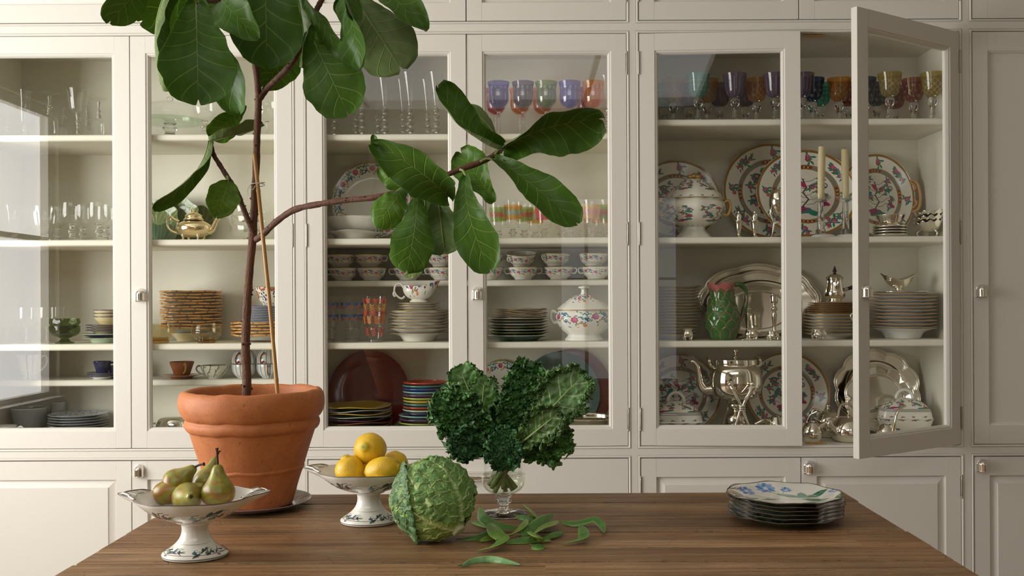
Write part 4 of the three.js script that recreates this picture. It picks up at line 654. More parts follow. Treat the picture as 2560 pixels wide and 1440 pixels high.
function kaleLeaf(label, base, tip, w, o = {}) {
  const { frill = 0.8, roll = 0, sag = 0.01, amp = 1, nu = 170, nv = 180, tone = [0.03, 0.105, 0.025], pale = [0.3, 0.42, 0.17], foot } = o;
  const A = at(...base), E = at(...tip), len = A.distanceTo(E), hw = pxm(w, (base[2] + tip[2]) / 2) / 2;
  const k = thing('kale_leaf', label, 'kale leaf', A, 0, 'kale leaves in the glass'), axis = E.clone().sub(A).normalize(), view = EYEP.clone().sub(A.clone().lerp(E, 0.5)).normalize();
  const S = axis.clone().cross(view).normalize(), N = S.clone().cross(axis).normalize(), an = roll * Math.PI / 180, X = S.clone().multiplyScalar(Math.cos(an)).addScaledVector(N, Math.sin(an)), Z = N.clone().multiplyScalar(Math.cos(an)).addScaledVector(S, -Math.sin(an));
  const sd = rr(0, 60), col = [], mid = (t) => axis.clone().multiplyScalar(t * len).addScaledVector(N, sag * 4 * t * (1 - t));
  const g = grid(nu, nv, (u, v) => {
    const x = u * 2 - 1, ax = Math.abs(x), prof = Math.pow(Math.sin(Math.PI * clamp(0.04 + 0.86 * v)), 0.7) * (0.55 + 0.5 * v), lobe = 1 + 0.14 * n2(v * 6 + sd, x > 0 ? 1 : 5);
    const W = hw * prof * lobe, px = x * W / 0.01, py = v * len / 0.01;
    const fm = Math.max(frill > 0.7 ? 0.5 : 0, sst(1 - frill, 1.0, Math.max(ax, sst(0.8, 1.05, v)))), big = n2(px * 0.42 + sd, py * 0.42), md = n2(px * 1.0 + sd, py * 1.0 + 7), sm = n2(px * 2.1, py * 2.1 + sd), tn = n2(px * 4.2 + 3, py * 4.2 + sd);
    const z = hw * 0.2 * (1 - ax) * -0.4 + amp * fm * (0.013 * big + 0.009 * md + 0.0065 * sm + 0.0034 * tn) + 0.002 * n2(px * 0.6, py * 0.6);
    const sx = amp * fm * (0.007 * n2(px * 0.8 + 20, py * 0.8 + sd) + 0.0045 * n2(px * 2 + 9, py * 2 - sd)), sy = amp * fm * (0.007 * n2(px * 0.8 - 20, py * 0.8 - sd) + 0.0045 * n2(px * 2 - 9, py * 2 + sd));
    let vein = clamp(1 - ax / (0.05 * (1.2 - v)));
    for (let q = 0; q < 5; q++) { const d = Math.abs(v - (0.1 + q * 0.17 + (x > 0 ? 0.05 : 0) + 0.24 * ax)); vein = Math.max(vein, clamp(1 - d / 0.013) * sst(1, 0.4, ax)); }
    vein *= frill > 0.7 ? 0.12 : 1 - 0.85 * fm; const nn = 0.5 + 0.5 * n2(px * 0.25 + sd, py * 0.25), c = tone.map((q, i) => lerp(q * (0.75 + 0.7 * nn), pale[i], clamp(vein * 0.9 + 0.16 * sst(0.9, 1, ax))));
    col.push(...c);
    return mid(v).addScaledVector(X, x * W + sx).addScaledVector(axis, sy).addScaledVector(Z, z).toArray();
  });
  g.setAttribute('color', new THREE.Float32BufferAttribute(col, 3));
  mesh('blade', g, M_KALE, k);
  const F = foot ? V(VZ.x + foot[0], TABLE + foot[1], VZ.z + foot[2]).sub(A) : V(0, -0.02, 0), st = [F, F.clone().multiplyScalar(0.5).addScaledVector(axis, -0.004), V(0, 0, 0)];
  for (const t of frill > 0.7 ? [0.12, 0.3] : [0.25, 0.5, 0.8]) st.push(mid(t).addScaledVector(Z, frill > 0.7 ? -0.006 : 0.001));
  mesh('stem', tube(st, (t) => lerp(0.0052, 0.0013, Math.pow(t, 0.8)), 40, 8), M_KSTEM, k);
}
const G1 = [0.05, 0.15, 0.03], G2 = [0.075, 0.19, 0.034], G3 = [0.038, 0.125, 0.038];
kaleLeaf('flat dark kale leaf with pale veins, highest at the left of the bunch', [1203, 1048, 2.07], [1146, 914, 2.06], 118, { frill: 0.3, amp: 0.75, tone: G2, foot: [0.012, 0.055, -0.01] });
kaleLeaf('big curly kale leaf drooping over the left edge', [1222, 1128, 2.05], [1100, 984, 2.0], 150, { frill: 0.95, tone: G1, foot: [0.02, 0.052, 0.005], sag: 0.02 });
kaleLeaf('small notched kale leaf with pale veins, second from the left at the top', [1202, 1050, 2.06], [1212, 940, 2.055], 92, { frill: 0.3, amp: 0.65, tone: G2, foot: [0.005, 0.058, -0.012] });
kaleLeaf('tallest curly kale leaf standing in the middle', [1266, 1120, 2.06], [1332, 906, 2.05], 128, { frill: 0.95, tone: G1, foot: [-0.024, 0.056, 0.008], sag: 0.02 });
kaleLeaf('kale leaf with a long pale midrib reaching out to the right', [1312, 1092, 2.02], [1462, 932, 2.0], 150, { frill: 0.45, roll: 8, tone: [0.075, 0.17, 0.04], pale: [0.42, 0.5, 0.26], foot: [-0.018, 0.05, 0.015], sag: 0.015 });
kaleLeaf('curly kale leaf drooping low at the right', [1290, 1126, 2.04], [1424, 1078, 1.99], 150, { frill: 0.85, tone: G2, foot: [-0.03, 0.062, 0.0] });
kaleLeaf('curly kale leaf hanging over the front rim of the glass', [1262, 1062, 2.02], [1258, 1176, 1.985], 122, { frill: 0.95, tone: G3, foot: [0, 0.06, 0.02], sag: 0.02, amp: 0.8 });
kaleLeaf('short curly kale leaf at the lower left', [1214, 1128, 2.03], [1122, 1092, 1.99], 110, { frill: 0.9, tone: G3, foot: [0.026, 0.058, 0.012] });
kaleLeaf('curly kale leaf deep in the middle of the bunch', [1252, 1136, 2.07], [1236, 1000, 2.08], 150, { frill: 0.95, tone: G3, foot: [0.0, 0.05, -0.02] });
kaleLeaf('small curly kale leaf standing up right of the middle', [1290, 1100, 2.08], [1392, 976, 2.08], 110, { frill: 0.95, tone: G1, foot: [-0.01, 0.06, -0.02] });
kaleLeaf('pale-backed kale leaf low at the right, under the long one', [1300, 1110, 2.0], [1400, 1030, 1.96], 110, { frill: 0.5, tone: [0.07, 0.14, 0.03], foot: [-0.02, 0.066, 0.02] });
kaleLeaf('crinkled kale leaf pushed down inside the glass', [1262, 1182, 2.066], [1270, 1100, 2.066], 84, { frill: 0.9, amp: 0.6, tone: G3, foot: [0.004, 0.048, 0.004], nu: 80, nv: 80 });

// ---------- bean pods ----------
const M_BEAN = phy({ vertexColors: true, roughness: 0.42, clearcoat: 0.2, clearcoatRoughness: 0.3 });
function beanPod(label, pts, w, o = {}) {                              // pts: [px, py, height] along the pod on the table
  const { lean = 15, tone = [0.12, 0.27, 0.03], twist = 0 } = o, P = pts.map((q) => { const b = onTable(q[0], q[1]), h = q[2] ?? 0; return h ? b.lerp(EYEP, h / 0.45) : b; });
  const c0 = P[Math.floor(P.length / 2)].clone(); c0.y = TABLE; const k = thing('bean_pod', label, 'bean pod', c0, 0, 'flat green bean pods on the table'), c = new THREE.CatmullRomCurve3(P, false, 'centripetal'), hw = w / 2, col = [], sd = rr(0, 30);
  let S0 = null;
  const n = 56, fr = []; for (let j = 0; j <= n; j++) { const t = j / n, T = c.getTangentAt(t), flat = V(0, 1, 0).cross(T).normalize(); if (S0 && flat.dot(S0) < 0) flat.negate(); S0 = flat; fr.push([c.getPointAt(t), T, flat]); }
  const g = grid(20, n, (u, v, i, j) => {
    const [p, T, s] = fr[j], a = (lean + twist * (v - 0.5)) * Math.PI / 180, up = s.clone().cross(T).negate(); if (up.y < 0) up.negate();
    const X = s.clone().multiplyScalar(Math.cos(a)).addScaledVector(up, Math.sin(a)), Z = up.clone().multiplyScalar(Math.cos(a)).addScaledVector(s, -Math.sin(a));
    const th = u * 6.2832, e = Math.pow(Math.sin(Math.PI * clamp(0.015 + 0.97 * v)), 0.55) * (1 - 0.25 * sst(0.7, 1, v)), W = hw * Math.max(0.02, e), bump = 1 + 0.16 * Math.max(0, Math.sin(v * 40 + sd)), H = 0.0026 * Math.max(0.25, e) * bump;
    const x = Math.cos(th), z = Math.sin(th), ex = Math.pow(Math.abs(x), 6), nn = 0.5 + 0.5 * n2(v * 5 + sd, x); col.push(...tone.map((q, m) => lerp(q * (0.8 + 0.45 * nn), [0.34, 0.46, 0.1][m], ex * 0.7)));
    return p.clone().sub(c0).addScaledVector(X, x * W).addScaledVector(Z, Math.sign(z) * Math.pow(Math.abs(z), 0.8) * H * (1 - 0.35 * ex) + 0.003).toArray();
  }, { closedU: true });
  g.setAttribute('color', new THREE.Float32BufferAttribute(col, 3));
  mesh('pod', g, M_BEAN, k);
  const e = fr[0][0].clone().sub(c0), d = fr[0][1].clone().negate(); mesh('pod_tip', tube([e.clone().addScaledVector(d, -0.002).add(V(0, 0.003, 0)), e.clone().addScaledVector(d, 0.005).add(V(0, 0.0035, 0)), e.clone().addScaledVector(d, 0.009).add(V(0, 0.0045, 0))], (t) => lerp(0.0017, 0.0006, t), 8, 6), std({ color: rgb(0.16, 0.2, 0.05), roughness: 0.7 }), k);
}
const YG = [0.19, 0.32, 0.035], DG = [0.07, 0.2, 0.03];
beanPod('long bean pod with its tip raised at the left, against the glass foot', [[1201, 1272, 0.03], [1212, 1300, 0.022], [1245, 1318, 0.012], [1300, 1322, 0.006]], 0.021, { lean: 40, tone: DG });
beanPod('wide bent bean pod at the front left of the heap', [[1224, 1310, 0.02], [1242, 1338, 0.018], [1258, 1352, 0.012], [1230, 1372, 0.006], [1192, 1382, 0.001]], 0.027, { lean: 14, tone: DG.map((q, i) => lerp(q, YG[i], 0.4)) });
beanPod('yellow-green bean pod slanting up in the middle of the heap', [[1318, 1302, 0.016], [1302, 1326, 0.013], [1280, 1340, 0.008], [1258, 1347, 0.004]], 0.022, { lean: 22, tone: YG });
beanPod('short bean pod propped up at the back of the heap, by the glass', [[1308, 1268, 0.022], [1326, 1282, 0.02], [1344, 1302, 0.01]], 0.032, { lean: -40, tone: YG });
beanPod('dark narrow bean pod under the glass foot', [[1292, 1293, 0.006], [1316, 1297, 0.006], [1350, 1300, 0.004]], 0.014, { lean: 60, tone: DG });
beanPod('bean pod running up to the right behind the heap', [[1300, 1342, 0.006], [1326, 1326, 0.01], [1352, 1308, 0.014], [1380, 1288, 0.016]], 0.026, { lean: 35, tone: DG });
beanPod('twisted bean pod whose tip points up to the right', [[1326, 1348, 0.014], [1344, 1334, 0.017], [1362, 1322, 0.014], [1394, 1306, 0.008]], 0.026, { lean: -10, twist: 60, tone: YG });
beanPod('folded pale bean pod at the front right of the heap', [[1330, 1336, 0.018], [1342, 1348, 0.015], [1358, 1360, 0.006]], 0.034, { lean: -25, tone: YG });
beanPod('straight bean pod along the front of the heap', [[1264, 1360, 0.001], [1310, 1354, 0.002], [1345, 1352, 0.002], [1378, 1354, 0.002]], 0.019, { lean: 30, tone: DG });
beanPod('small bean pod tucked under the front of the heap', [[1332, 1368, 0.001], [1345, 1371, 0.001], [1360, 1368, 0.001]], 0.02, { lean: 20, tone: DG });
beanPod('thin bean pod beside the cabbage, nearest its foot', [[1152, 1352, 0.0], [1192, 1347, 0.001], [1234, 1330, 0.002]], 0.014, { lean: 30, tone: DG });
beanPod('thin pale bean pod beside the cabbage, half under the bent one', [[1198, 1356, 0.001], [1222, 1349, 0.002], [1246, 1342, 0.002]], 0.014, { lean: 25, tone: YG });
beanPod('thin bean pod coming out from behind the cabbage', [[1180, 1308, 0.001], [1202, 1313, 0.002], [1228, 1322, 0.003]], 0.016, { lean: 20, tone: DG });
beanPod('narrow bean pod at the right end of the heap', [[1356, 1350, 0.003], [1382, 1341, 0.004], [1410, 1334, 0.002]], 0.014, { lean: 30, tone: DG });
beanPod('curved bean pod lying apart on the right, its end folded down', [[1406, 1308, 0.001], [1444, 1312, 0.004], [1468, 1306, 0.01], [1488, 1302, 0.014], [1504, 1314, 0.008], [1512, 1336, 0.001]], 0.018, { lean: 28, twist: -30, tone: DG });
beanPod('wide bent bean pod lying apart in front of the curved one', [[1452, 1318, 0.016], [1460, 1336, 0.012], [1456, 1350, 0.007], [1408, 1364, 0.0]], 0.022, { lean: 12, tone: DG });
beanPod('single pale bean pod lying alone at the front edge', [[1152, 1417, 0.0], [1180, 1405, 0.001], [1225, 1400, 0.002], [1262, 1405, 0.002], [1302, 1413, 0.0]], 0.013, { lean: 55, tone: [0.16, 0.33, 0.13] });

// ---------- stacked plates ----------
const ORD = ['topmost', 'second', 'third', 'fourth', 'fifth', 'sixth', 'seventh', 'eighth', 'ninth', 'tenth', 'eleventh', 'twelfth', 'thirteenth', 'fourteenth', 'fifteenth', 'sixteenth', 'seventeenth', 'eighteenth'];
const ordinal = (i, n) => i === 0 ? 'topmost' : i === n - 1 ? 'lowest' : ORD[i] + '-from-top';
{
  const lob = (th, j, r, y) => { const k = sst(0.06, 0.114, r); return [1 + k * (0.017 * Math.cos(th * 8) + 0.008 * Math.cos(th * 16 + 1)), k * 0.0012 * Math.cos(th * 8 + 0.6)]; };
  const under = revolve([[0, 0.002], [0.057, 0.002], [0.0585, 0], [0.062, 0], [0.0635, 0.003], [0.075, 0.006], [0.095, 0.0122], [0.1145, 0.0172], [0.1148, 0.0178]], 96, { mod: lob }), face = revolve([[0.1146, 0.0181], [0.11, 0.0178], [0.095, 0.0146], [0.078, 0.0084], [0.07, 0.0066], [0, 0.006]], 96, { mod: lob, uv: 'planar', uvr: 0.1146 });
  const rp = []; for (let i = 0; i < 96; i++) { const th = i / 96 * 6.2832, m = lob(th, 0, 0.1146, 0); rp.push(V(Math.sin(th) * 0.1146 * m[0], 0.0179 + m[1], Math.cos(th) * 0.1146 * m[0])); }
  const rim = new THREE.TubeGeometry(new THREE.CatmullRomCurve3(rp, true), 192, 0.00085, 6, true), mu = glaze(0.16, 0.2, 0.1, 0.2), mf = printed(texHydrangea);
  const pc = at(1962, 1300, 2.0), N = 6; let first;
  for (let i = 0; i < N; i++) {
    const y = TABLE + 0.0005 + (N - 1 - i) * 0.0077, p = V(pc.x + rr(-0.0025, 0.0025) + (i ? 0.0015 : -0.002), y, pc.z + rr(-0.002, 0.002)), lb = i === 0 ? 'flower-painted plate with scalloped brown rim, topmost of the pile on the table' : ordinal(i, N) + ' flower-painted plate in the pile at the right of the table';
    if (!first) { first = thing('painted_plate', lb, 'plate', p, 0.1, 'painted plates piled on the table'); mesh('underside', under, mu, first); mesh('face', face, mf, first); mesh('rim', rim, M_LINE, first); }
    else copyOf(first, lb, p, 0.1 + i * 0.7854 + rr(-0.06, 0.06));
  }
}
// ---------- inside the cupboards: places ----------
const onShelf = (px, d, Y) => V((px - CX) / F * d + 0.005 * (Y - EYE), Y + 0.0004, -d);
const topAt = (py, d) => EYE + (CY - py) * d / F;                      // height of a pixel row at depth d
const A1 = SH[0][0], A2 = SH[0][1], A3 = SH[0][2], B1 = SH[1][0], B2 = SH[1][1], B3 = SH[1][2], B4 = SH[1][3], K1 = SH[2][0], K2 = SH[2][1], K3 = SH[2][2];

// ---------- glassware ----------
const protos = {};
function kind(key, make) { return (label, pos, turn = 0, scale = 1, flip = false) => {
  let o;
  if (!protos[key]) { o = protos[key] = make(label, pos); o.position.copy(pos); }
  else o = copyOf(protos[key], label, pos);
  o.rotation.set(flip ? Math.PI : 0, turn, 0); o.scale.setScalar(scale); if (flip) o.position.y += protos[key].userDataH * scale; return o;
}; }
function glassThing(name, cat, group, h, parts) {
  return (label, pos) => { const o = thing(name, label, cat, pos, 0, group); for (const [n, g, m] of parts()) mesh(n, g, m, o); o.userDataH = h; return o; };
}
const flute = kind('flute', glassThing('bubble_flute', 'glass', 'clear flutes with bubble stems', 0.217, () => {
  const st = [[0.004, 0.009]]; for (let k = 0; k < 4; k++) { const y = 0.012 + k * 0.022, r = 0.0128 - k * 0.0008; for (let a = 1; a < 8; a++) st.push([0.004 + (r - 0.004) * Math.sin(a / 8 * Math.PI), y + a / 8 * 0.022]); st.push([0.0045, y + 0.022]); }
  return [['bowl', revolve(smoothProf([[0.005, 0.1], [0.008, 0.108], [0.014, 0.14], [0.0225, 0.18], [0.031, 0.217]], 4), 32), M.clear], ['bubble_stem', revolve(st, 28), M.crystal], ['foot', revolve(smoothProf([[0, 0], [0.03, 0], [0.031, 0.0015], [0.018, 0.004], [0.005, 0.0085], [0, 0.009]], 4), 32), M.clear]];
}));
const crystal = kind('crystal', glassThing('crystal_goblet', 'glass', 'clear crystal goblets', 0.163, () => {
  const facet = (th, j, r, y) => [1 + (y > 0.085 && y < 0.13 ? 0.025 * Math.cos(th * 12) : 0), 0];
  return [['bowl', revolve(smoothProf([[0.006, 0.08], [0.016, 0.084], [0.025, 0.096], [0.0275, 0.11], [0.031, 0.135], [0.0375, 0.163]], 5), 48, { mod: facet }), M.clear], ['stem', revolve(smoothProf([[0, 0.012], [0.0055, 0.013], [0.0045, 0.03], [0.0055, 0.046], [0.0095, 0.052], [0.0055, 0.058], [0.0075, 0.07], [0.0085, 0.078], [0, 0.081]], 4), 20), M.crystal], ['foot', revolve(smoothProf([[0, 0], [0.032, 0], [0.033, 0.0015], [0.02, 0.005], [0.006, 0.011], [0, 0.012]], 4), 36), M.clear]];
}));
const tallFlute = kind('tallflute', glassThing('crystal_flute', 'glass', 'clear crystal flutes', 0.165, () => [['bowl', revolve(smoothProf([[0.006, 0.05], [0.016, 0.056], [0.0185, 0.075], [0.019, 0.12], [0.0225, 0.165]], 5), 36), M.clear], ['stem', revolve(smoothProf([[0, 0.01], [0.006, 0.012], [0.005, 0.026], [0.008, 0.034], [0.005, 0.042], [0.007, 0.05], [0, 0.051]], 4), 18), M.crystal], ['foot', revolve(smoothProf([[0, 0], [0.024, 0], [0.025, 0.0015], [0.015, 0.005], [0.006, 0.01], [0, 0.0105]], 4), 30), M.clear]]));
const rummer = kind('rummer', glassThing('rummer_glass', 'glass', 'clear round-bowled glasses with knopped stems', 0.128, () => [['bowl', revolve(smoothProf([[0.008, 0.057], [0.022, 0.06], [0.035, 0.072], [0.0405, 0.09], [0.0405, 0.11], [0.039, 0.128]], 5), 40), M.clear], ['stem', revolve(smoothProf([[0, 0.012], [0.0105, 0.013], [0.009, 0.024], [0.0135, 0.029], [0.0145, 0.034], [0.009, 0.039], [0.0085, 0.05], [0.013, 0.057], [0, 0.0585]], 4), 24), M.crystal], ['foot', revolve(smoothProf([[0, 0], [0.032, 0], [0.033, 0.002], [0.02, 0.0065], [0.0105, 0.0115], [0, 0.012]], 4), 36), M.clear]]));
const cutCup = kind('cutcup', glassThing('cut_glass_cup', 'glass', 'wide cut-crystal cups', 0.122, () => [['bowl', revolve(smoothProf([[0, 0.024], [0.012, 0.0245], [0.026, 0.033], [0.038, 0.055], [0.044, 0.085], [0.0455, 0.122]], 5), 60, { mod: (th, j, r, y) => [1 + (y < 0.1 ? 0.03 * Math.cos(th * 10 + 8 * y) : 0), 0] }), M.clear], ['foot', revolve(smoothProf([[0, 0], [0.024, 0], [0.025, 0.002], [0.016, 0.008], [0.01, 0.017], [0.014, 0.0235], [0, 0.0245]], 4), 32), M.crystal]]));
const etched = kind('etched', glassThing('etched_wine_glass', 'glass', 'clear wine glasses on the third shelf', 0.124, () => [['bowl', revolve(smoothProf([[0.005, 0.056], [0.02, 0.062], [0.03, 0.08], [0.0325, 0.1], [0.0315, 0.124]], 5), 36), M.clear], ['stem', revolve(smoothProf([[0, 0.006], [0.0045, 0.008], [0.0035, 0.03], [0.0045, 0.05], [0.006, 0.056], [0, 0.057]], 4), 16), M.crystal], ['foot', revolve(smoothProf([[0, 0], [0.03, 0], [0.0305, 0.001], [0.015, 0.003], [0.0045, 0.007], [0, 0.0072]], 4), 30), M.clear]]));
const banded = {};
const BANDS = { orange: [tint(0.93, 0.63, 0.28), tint(0.62, 0.78, 0.72)], green: [tint(0.55, 0.66, 0.3), tint(0.75, 0.38, 0.28)], red: [tint(0.86, 0.27, 0.27), tint(0.86, 0.27, 0.27)], pink: [tint(0.93, 0.72, 0.45), tint(0.9, 0.68, 0.7)] };
for (const b in BANDS) banded[b] = kind('band' + b, glassThing('banded_glass', 'glass', 'footed glasses with coloured bands', 0.13, () => {
  const r = (y) => lerp(0.0275, 0.0345, (y - 0.055) / 0.075), seg = (a, c) => revolve([[r(a), a], [r((a + c) / 2), (a + c) / 2], [r(c), c]], 36), [p, q] = BANDS[b];
  return [['bowl', revolve(smoothProf([[0.006, 0.034], [0.02, 0.037], [0.0262, 0.047], [r(0.066), 0.066]], 4), 36), M.clear], ['lower_band', seg(0.066, 0.081), p], ['middle_band', seg(0.081, 0.097), q], ['upper_band', seg(0.097, 0.114), p], ['rim', seg(0.114, 0.13), M.clear],
    ['stem', revolve(smoothProf([[0, 0.007], [0.009, 0.008], [0.008, 0.014], [0.0135, 0.018], [0.0135, 0.023], [0.008, 0.026], [0.011, 0.033], [0, 0.034]], 4), 22), M.crystal], ['foot', revolve(smoothProf([[0, 0], [0.027, 0], [0.028, 0.0015], [0.017, 0.005], [0.009, 0.0075], [0, 0.008]], 4), 32), M.clear]];
}));
const HOCK = { violet: ['#8d83e0', '#e8e6f4'], purple: ['#857493', '#ebe6ee'], green: ['#93ad5c', '#edf2dc'], orange: ['#f0a04c', '#fbead2'], red: ['#d2536a', '#f6dfe4'] }, hock = {};
for (const b in HOCK) hock[b] = kind('hock' + b, glassThing('coloured_goblet', 'glass', 'cut goblets with coloured overlay', 0.185, () => [['bowl', revolve(smoothProf([[0.012, 0.098], [0.026, 0.108], [0.0335, 0.126], [0.034, 0.145], [0.0345, 0.165], [0.0385, 0.185]], 5), 40), cut(HOCK[b][0], HOCK[b][1], 'arch')], ['bowl_shell', revolve(smoothProf([[0.006, 0.085], [0.016, 0.089], [0.03, 0.105], [0.036, 0.125], [0.0362, 0.146]], 4), 32), M.clear], ['stem', revolve(smoothProf([[0, 0.008], [0.006, 0.01], [0.0045, 0.04], [0.0055, 0.07], [0.0075, 0.083], [0, 0.086]], 4), 10), M.crystal], ['foot', revolve(smoothProf([[0, 0], [0.032, 0], [0.033, 0.0015], [0.018, 0.004], [0.006, 0.009], [0, 0.0092]], 4), 32), M.clear]]));
const ROEM = { teal: ['#58bfae', '#d5efe8', 'grid'], amber: ['#d9a44c', '#efe0b8', 'diamond'], purple: ['#8a7590', '#d9ccda', 'line'], navy: ['#3c5478', '#cfdbe4', 'dot'], olive: ['#bba95c', '#f0e8c4', 'diamond'], red: ['#b06a58', '#efd2c4', 'dot'] }, roemer = {};
for (const b in ROEM) roemer[b] = kind('roem' + b, glassThing('overlay_goblet', 'glass', 'squat goblets of cut coloured glass', 0.163, () => [['bowl', revolve(smoothProf([[0.0, 0.083], [0.015, 0.0845], [0.0275, 0.094], [0.033, 0.11], [0.0355, 0.132], [0.0415, 0.163]], 5), 40), cut(...ROEM[b])], ['stem', revolve(smoothProf([[0, 0.01], [0.011, 0.012], [0.0085, 0.03], [0.0085, 0.046], [0.0145, 0.062], [0.0155, 0.072], [0.0125, 0.08], [0, 0.0825]], 5), 24), M.crystal], ['foot', revolve(smoothProf([[0, 0], [0.03, 0], [0.0315, 0.002], [0.02, 0.006], [0.011, 0.011], [0, 0.0115]], 4), 32), M.clear]]));

// left cupboard, top shelf: clear crystal
tallFlute('tall clear crystal flute, leftmost but one on the top left shelf', onShelf(62, 3.4, A1));
crystal('clear crystal goblet at the far left of the top left shelf', onShelf(16, 3.42, A1), 0.2, 0.94);
crystal('clear crystal goblet standing upside down beside the upright one on the top left shelf', onShelf(124, 3.4, A1), 0.1, 0.97, true);
crystal('clear crystal goblet standing upright, brightest on the top left shelf', onShelf(195, 3.38, A1), 0);
crystal('clear crystal goblet upside down at the right end of the top left shelf', onShelf(247, 3.42, A1), 0.3, 0.86, true);
crystal('small clear goblet upside down behind the tall flute', onShelf(92, 3.54, A1), 0.3, 0.78, true);
crystal('clear goblet upside down at the back of the top left shelf, between two others', onShelf(160, 3.55, A1), 0.2, 0.9, true);
crystal('clear goblet at the back of the top left shelf, behind the bright upright one', onShelf(218, 3.55, A1), 0.5, 0.84, true);
// second shelf
cutCup('wide cut-crystal cup at the far left of the second left shelf', onShelf(36, 3.4, A2), 0.2);
cutCup('wide cut-crystal cup with a bright glint, second from the left on the second left shelf', onShelf(112, 3.41, A2), 0.8, 0.98);
rummer('clear knopped glass in the middle of the second left shelf', onShelf(180, 3.385, A2));
rummer('clear knopped glass at the right end of the second left shelf', onShelf(247, 3.385, A2));
rummer('clear knopped glass behind the cut-crystal cup with the glint', onShelf(143, 3.52, A2));
rummer('clear knopped glass at the back between the two front knopped ones', onShelf(206, 3.52, A2));
rummer('clear knopped glass at the back right of the second left shelf', onShelf(264, 3.53, A2));
// third shelf
for (const [x, d, l] of [[18, 3.39, 'far left'], [67, 3.39, 'front row, second from left'], [118, 3.42, 'front row, beside the green bowls'], [42, 3.52, 'back row, leftmost'], [94, 3.52, 'back row, middle'], [150, 3.54, 'back row, behind green bowls']]) etched('clear wine glass on the third left shelf, ' + l, onShelf(x, d, A3));
{
  const mg = phy({ color: rgb(0.42, 0.5, 0.3), roughness: 0.02, transmission: 1, thickness: 0, ior: 1.5 });
  const fac = (th, j, r, y) => [1 + (y > 0.02 ? 0.035 * Math.cos(th * 8) * Math.sin(y * 160) : 0.03 * Math.cos(th * 8)), 0];
  const bowl = kind('greenbowl', glassThing('green_glass_bowl', 'bowl', 'stacked green glass bowls', 0.052, () => [['bowl', revolve(smoothProf([[0, 0.017], [0.016, 0.018], [0.035, 0.026], [0.049, 0.04], [0.0505, 0.06]], 5), 48, { mod: fac }), mg], ['foot', revolve(smoothProf([[0, 0.001], [0.03, 0], [0.031, 0.003], [0.018, 0.009], [0.013, 0.0165]], 4), 32, { mod: (th, j, r) => [1 + 0.04 * Math.cos(th * 8), 0] }), mg]]));
  bowl('lower footed green glass bowl of the pair on the third left shelf', onShelf(162, 3.385, A3)); bowl('upper green glass bowl of the pair on the third left shelf', onShelf(162, 3.385, A3 + 0.027), 0.3, 0.97);
}
// middle cupboard, top shelf
for (const [x, d, l] of [[962, 3.385, 'front row, leftmost'], [1026, 3.385, 'front row, middle'], [1091, 3.385, 'front row, rightmost'], [945, 3.5, 'back row, behind the leftmost front one'], [1008, 3.5, 'back row, behind the middle front one'], [1070, 3.5, 'back row, behind the rightmost front one'], [905, 3.39, 'third from left under the fig leaf'], [890, 3.5, 'second from left under the fig leaf'], [836, 3.41, 'far left of the shelf']]) flute('clear bubble-stemmed flute on the top middle shelf, ' + l, onShelf(x, d, B1), rr(0, 3));
hock.violet('violet-blue cut goblet, leftmost of the coloured row', onShelf(1247, 3.39, B1)); hock.purple('smoky purple cut goblet, second in the coloured row', onShelf(1308, 3.39, B1), 0.2); hock.green('green cut goblet in the middle of the coloured row', onShelf(1366, 3.39, B1), 0.1);
hock.violet('violet cut goblet, fourth in the coloured row, behind the fig leaf', onShelf(1425, 3.39, B1), 0.3); hock.orange('orange cut goblet, rightmost of the coloured row', onShelf(1484, 3.39, B1), 0.1); hock.red('red cut goblet in the back row, left of the orange one', onShelf(1464, 3.5, B1), 0.2);
hock.orange('orange cut goblet in the back row, behind the smoky purple one', onShelf(1300, 3.5, B1)); hock.red('red cut goblet in the back row, behind the leftmost violet-blue one', onShelf(1240, 3.5, B1), 0.4); hock.orange('orange cut goblet in the back row, behind the green one', onShelf(1357, 3.5, B1), 0.4);
flute('clear flute at the right end of the coloured goblets', onShelf(1520, 3.45, B1));
// banded glasses, second shelf of the middle cupboard
for (const [c, x, d, l] of [['orange', 1282, 3.385, 'orange and pale green bands, second from the left'], ['green', 1246, 3.47, 'green bands, leftmost, partly behind the fig leaf'], ['green', 1311, 3.47, 'green and brown bands, behind the orange-banded one'], ['red', 1361, 3.385, 'one broad red band'], ['orange', 1338, 3.56, 'orange bands, at the back left of the red one'], ['orange', 1404, 3.47, 'orange bands, behind the drooping fig leaf tip'], ['green', 1424, 3.385, 'green bands, behind the drooping fig leaf tip'], ['pink', 1478, 3.385, 'orange and pink bands, right of the leaf tip'], ['pink', 1456, 3.47, 'orange and pink bands, in the back row'], ['green', 1519, 3.47, 'green and brown bands, at the right end'], ['orange', 1500, 3.56, 'orange bands, back row at the right']]) banded[c]('footed glass with ' + l, onShelf(x, d, B2), rr(0, 2), x === 1519 ? 1.06 : 1);
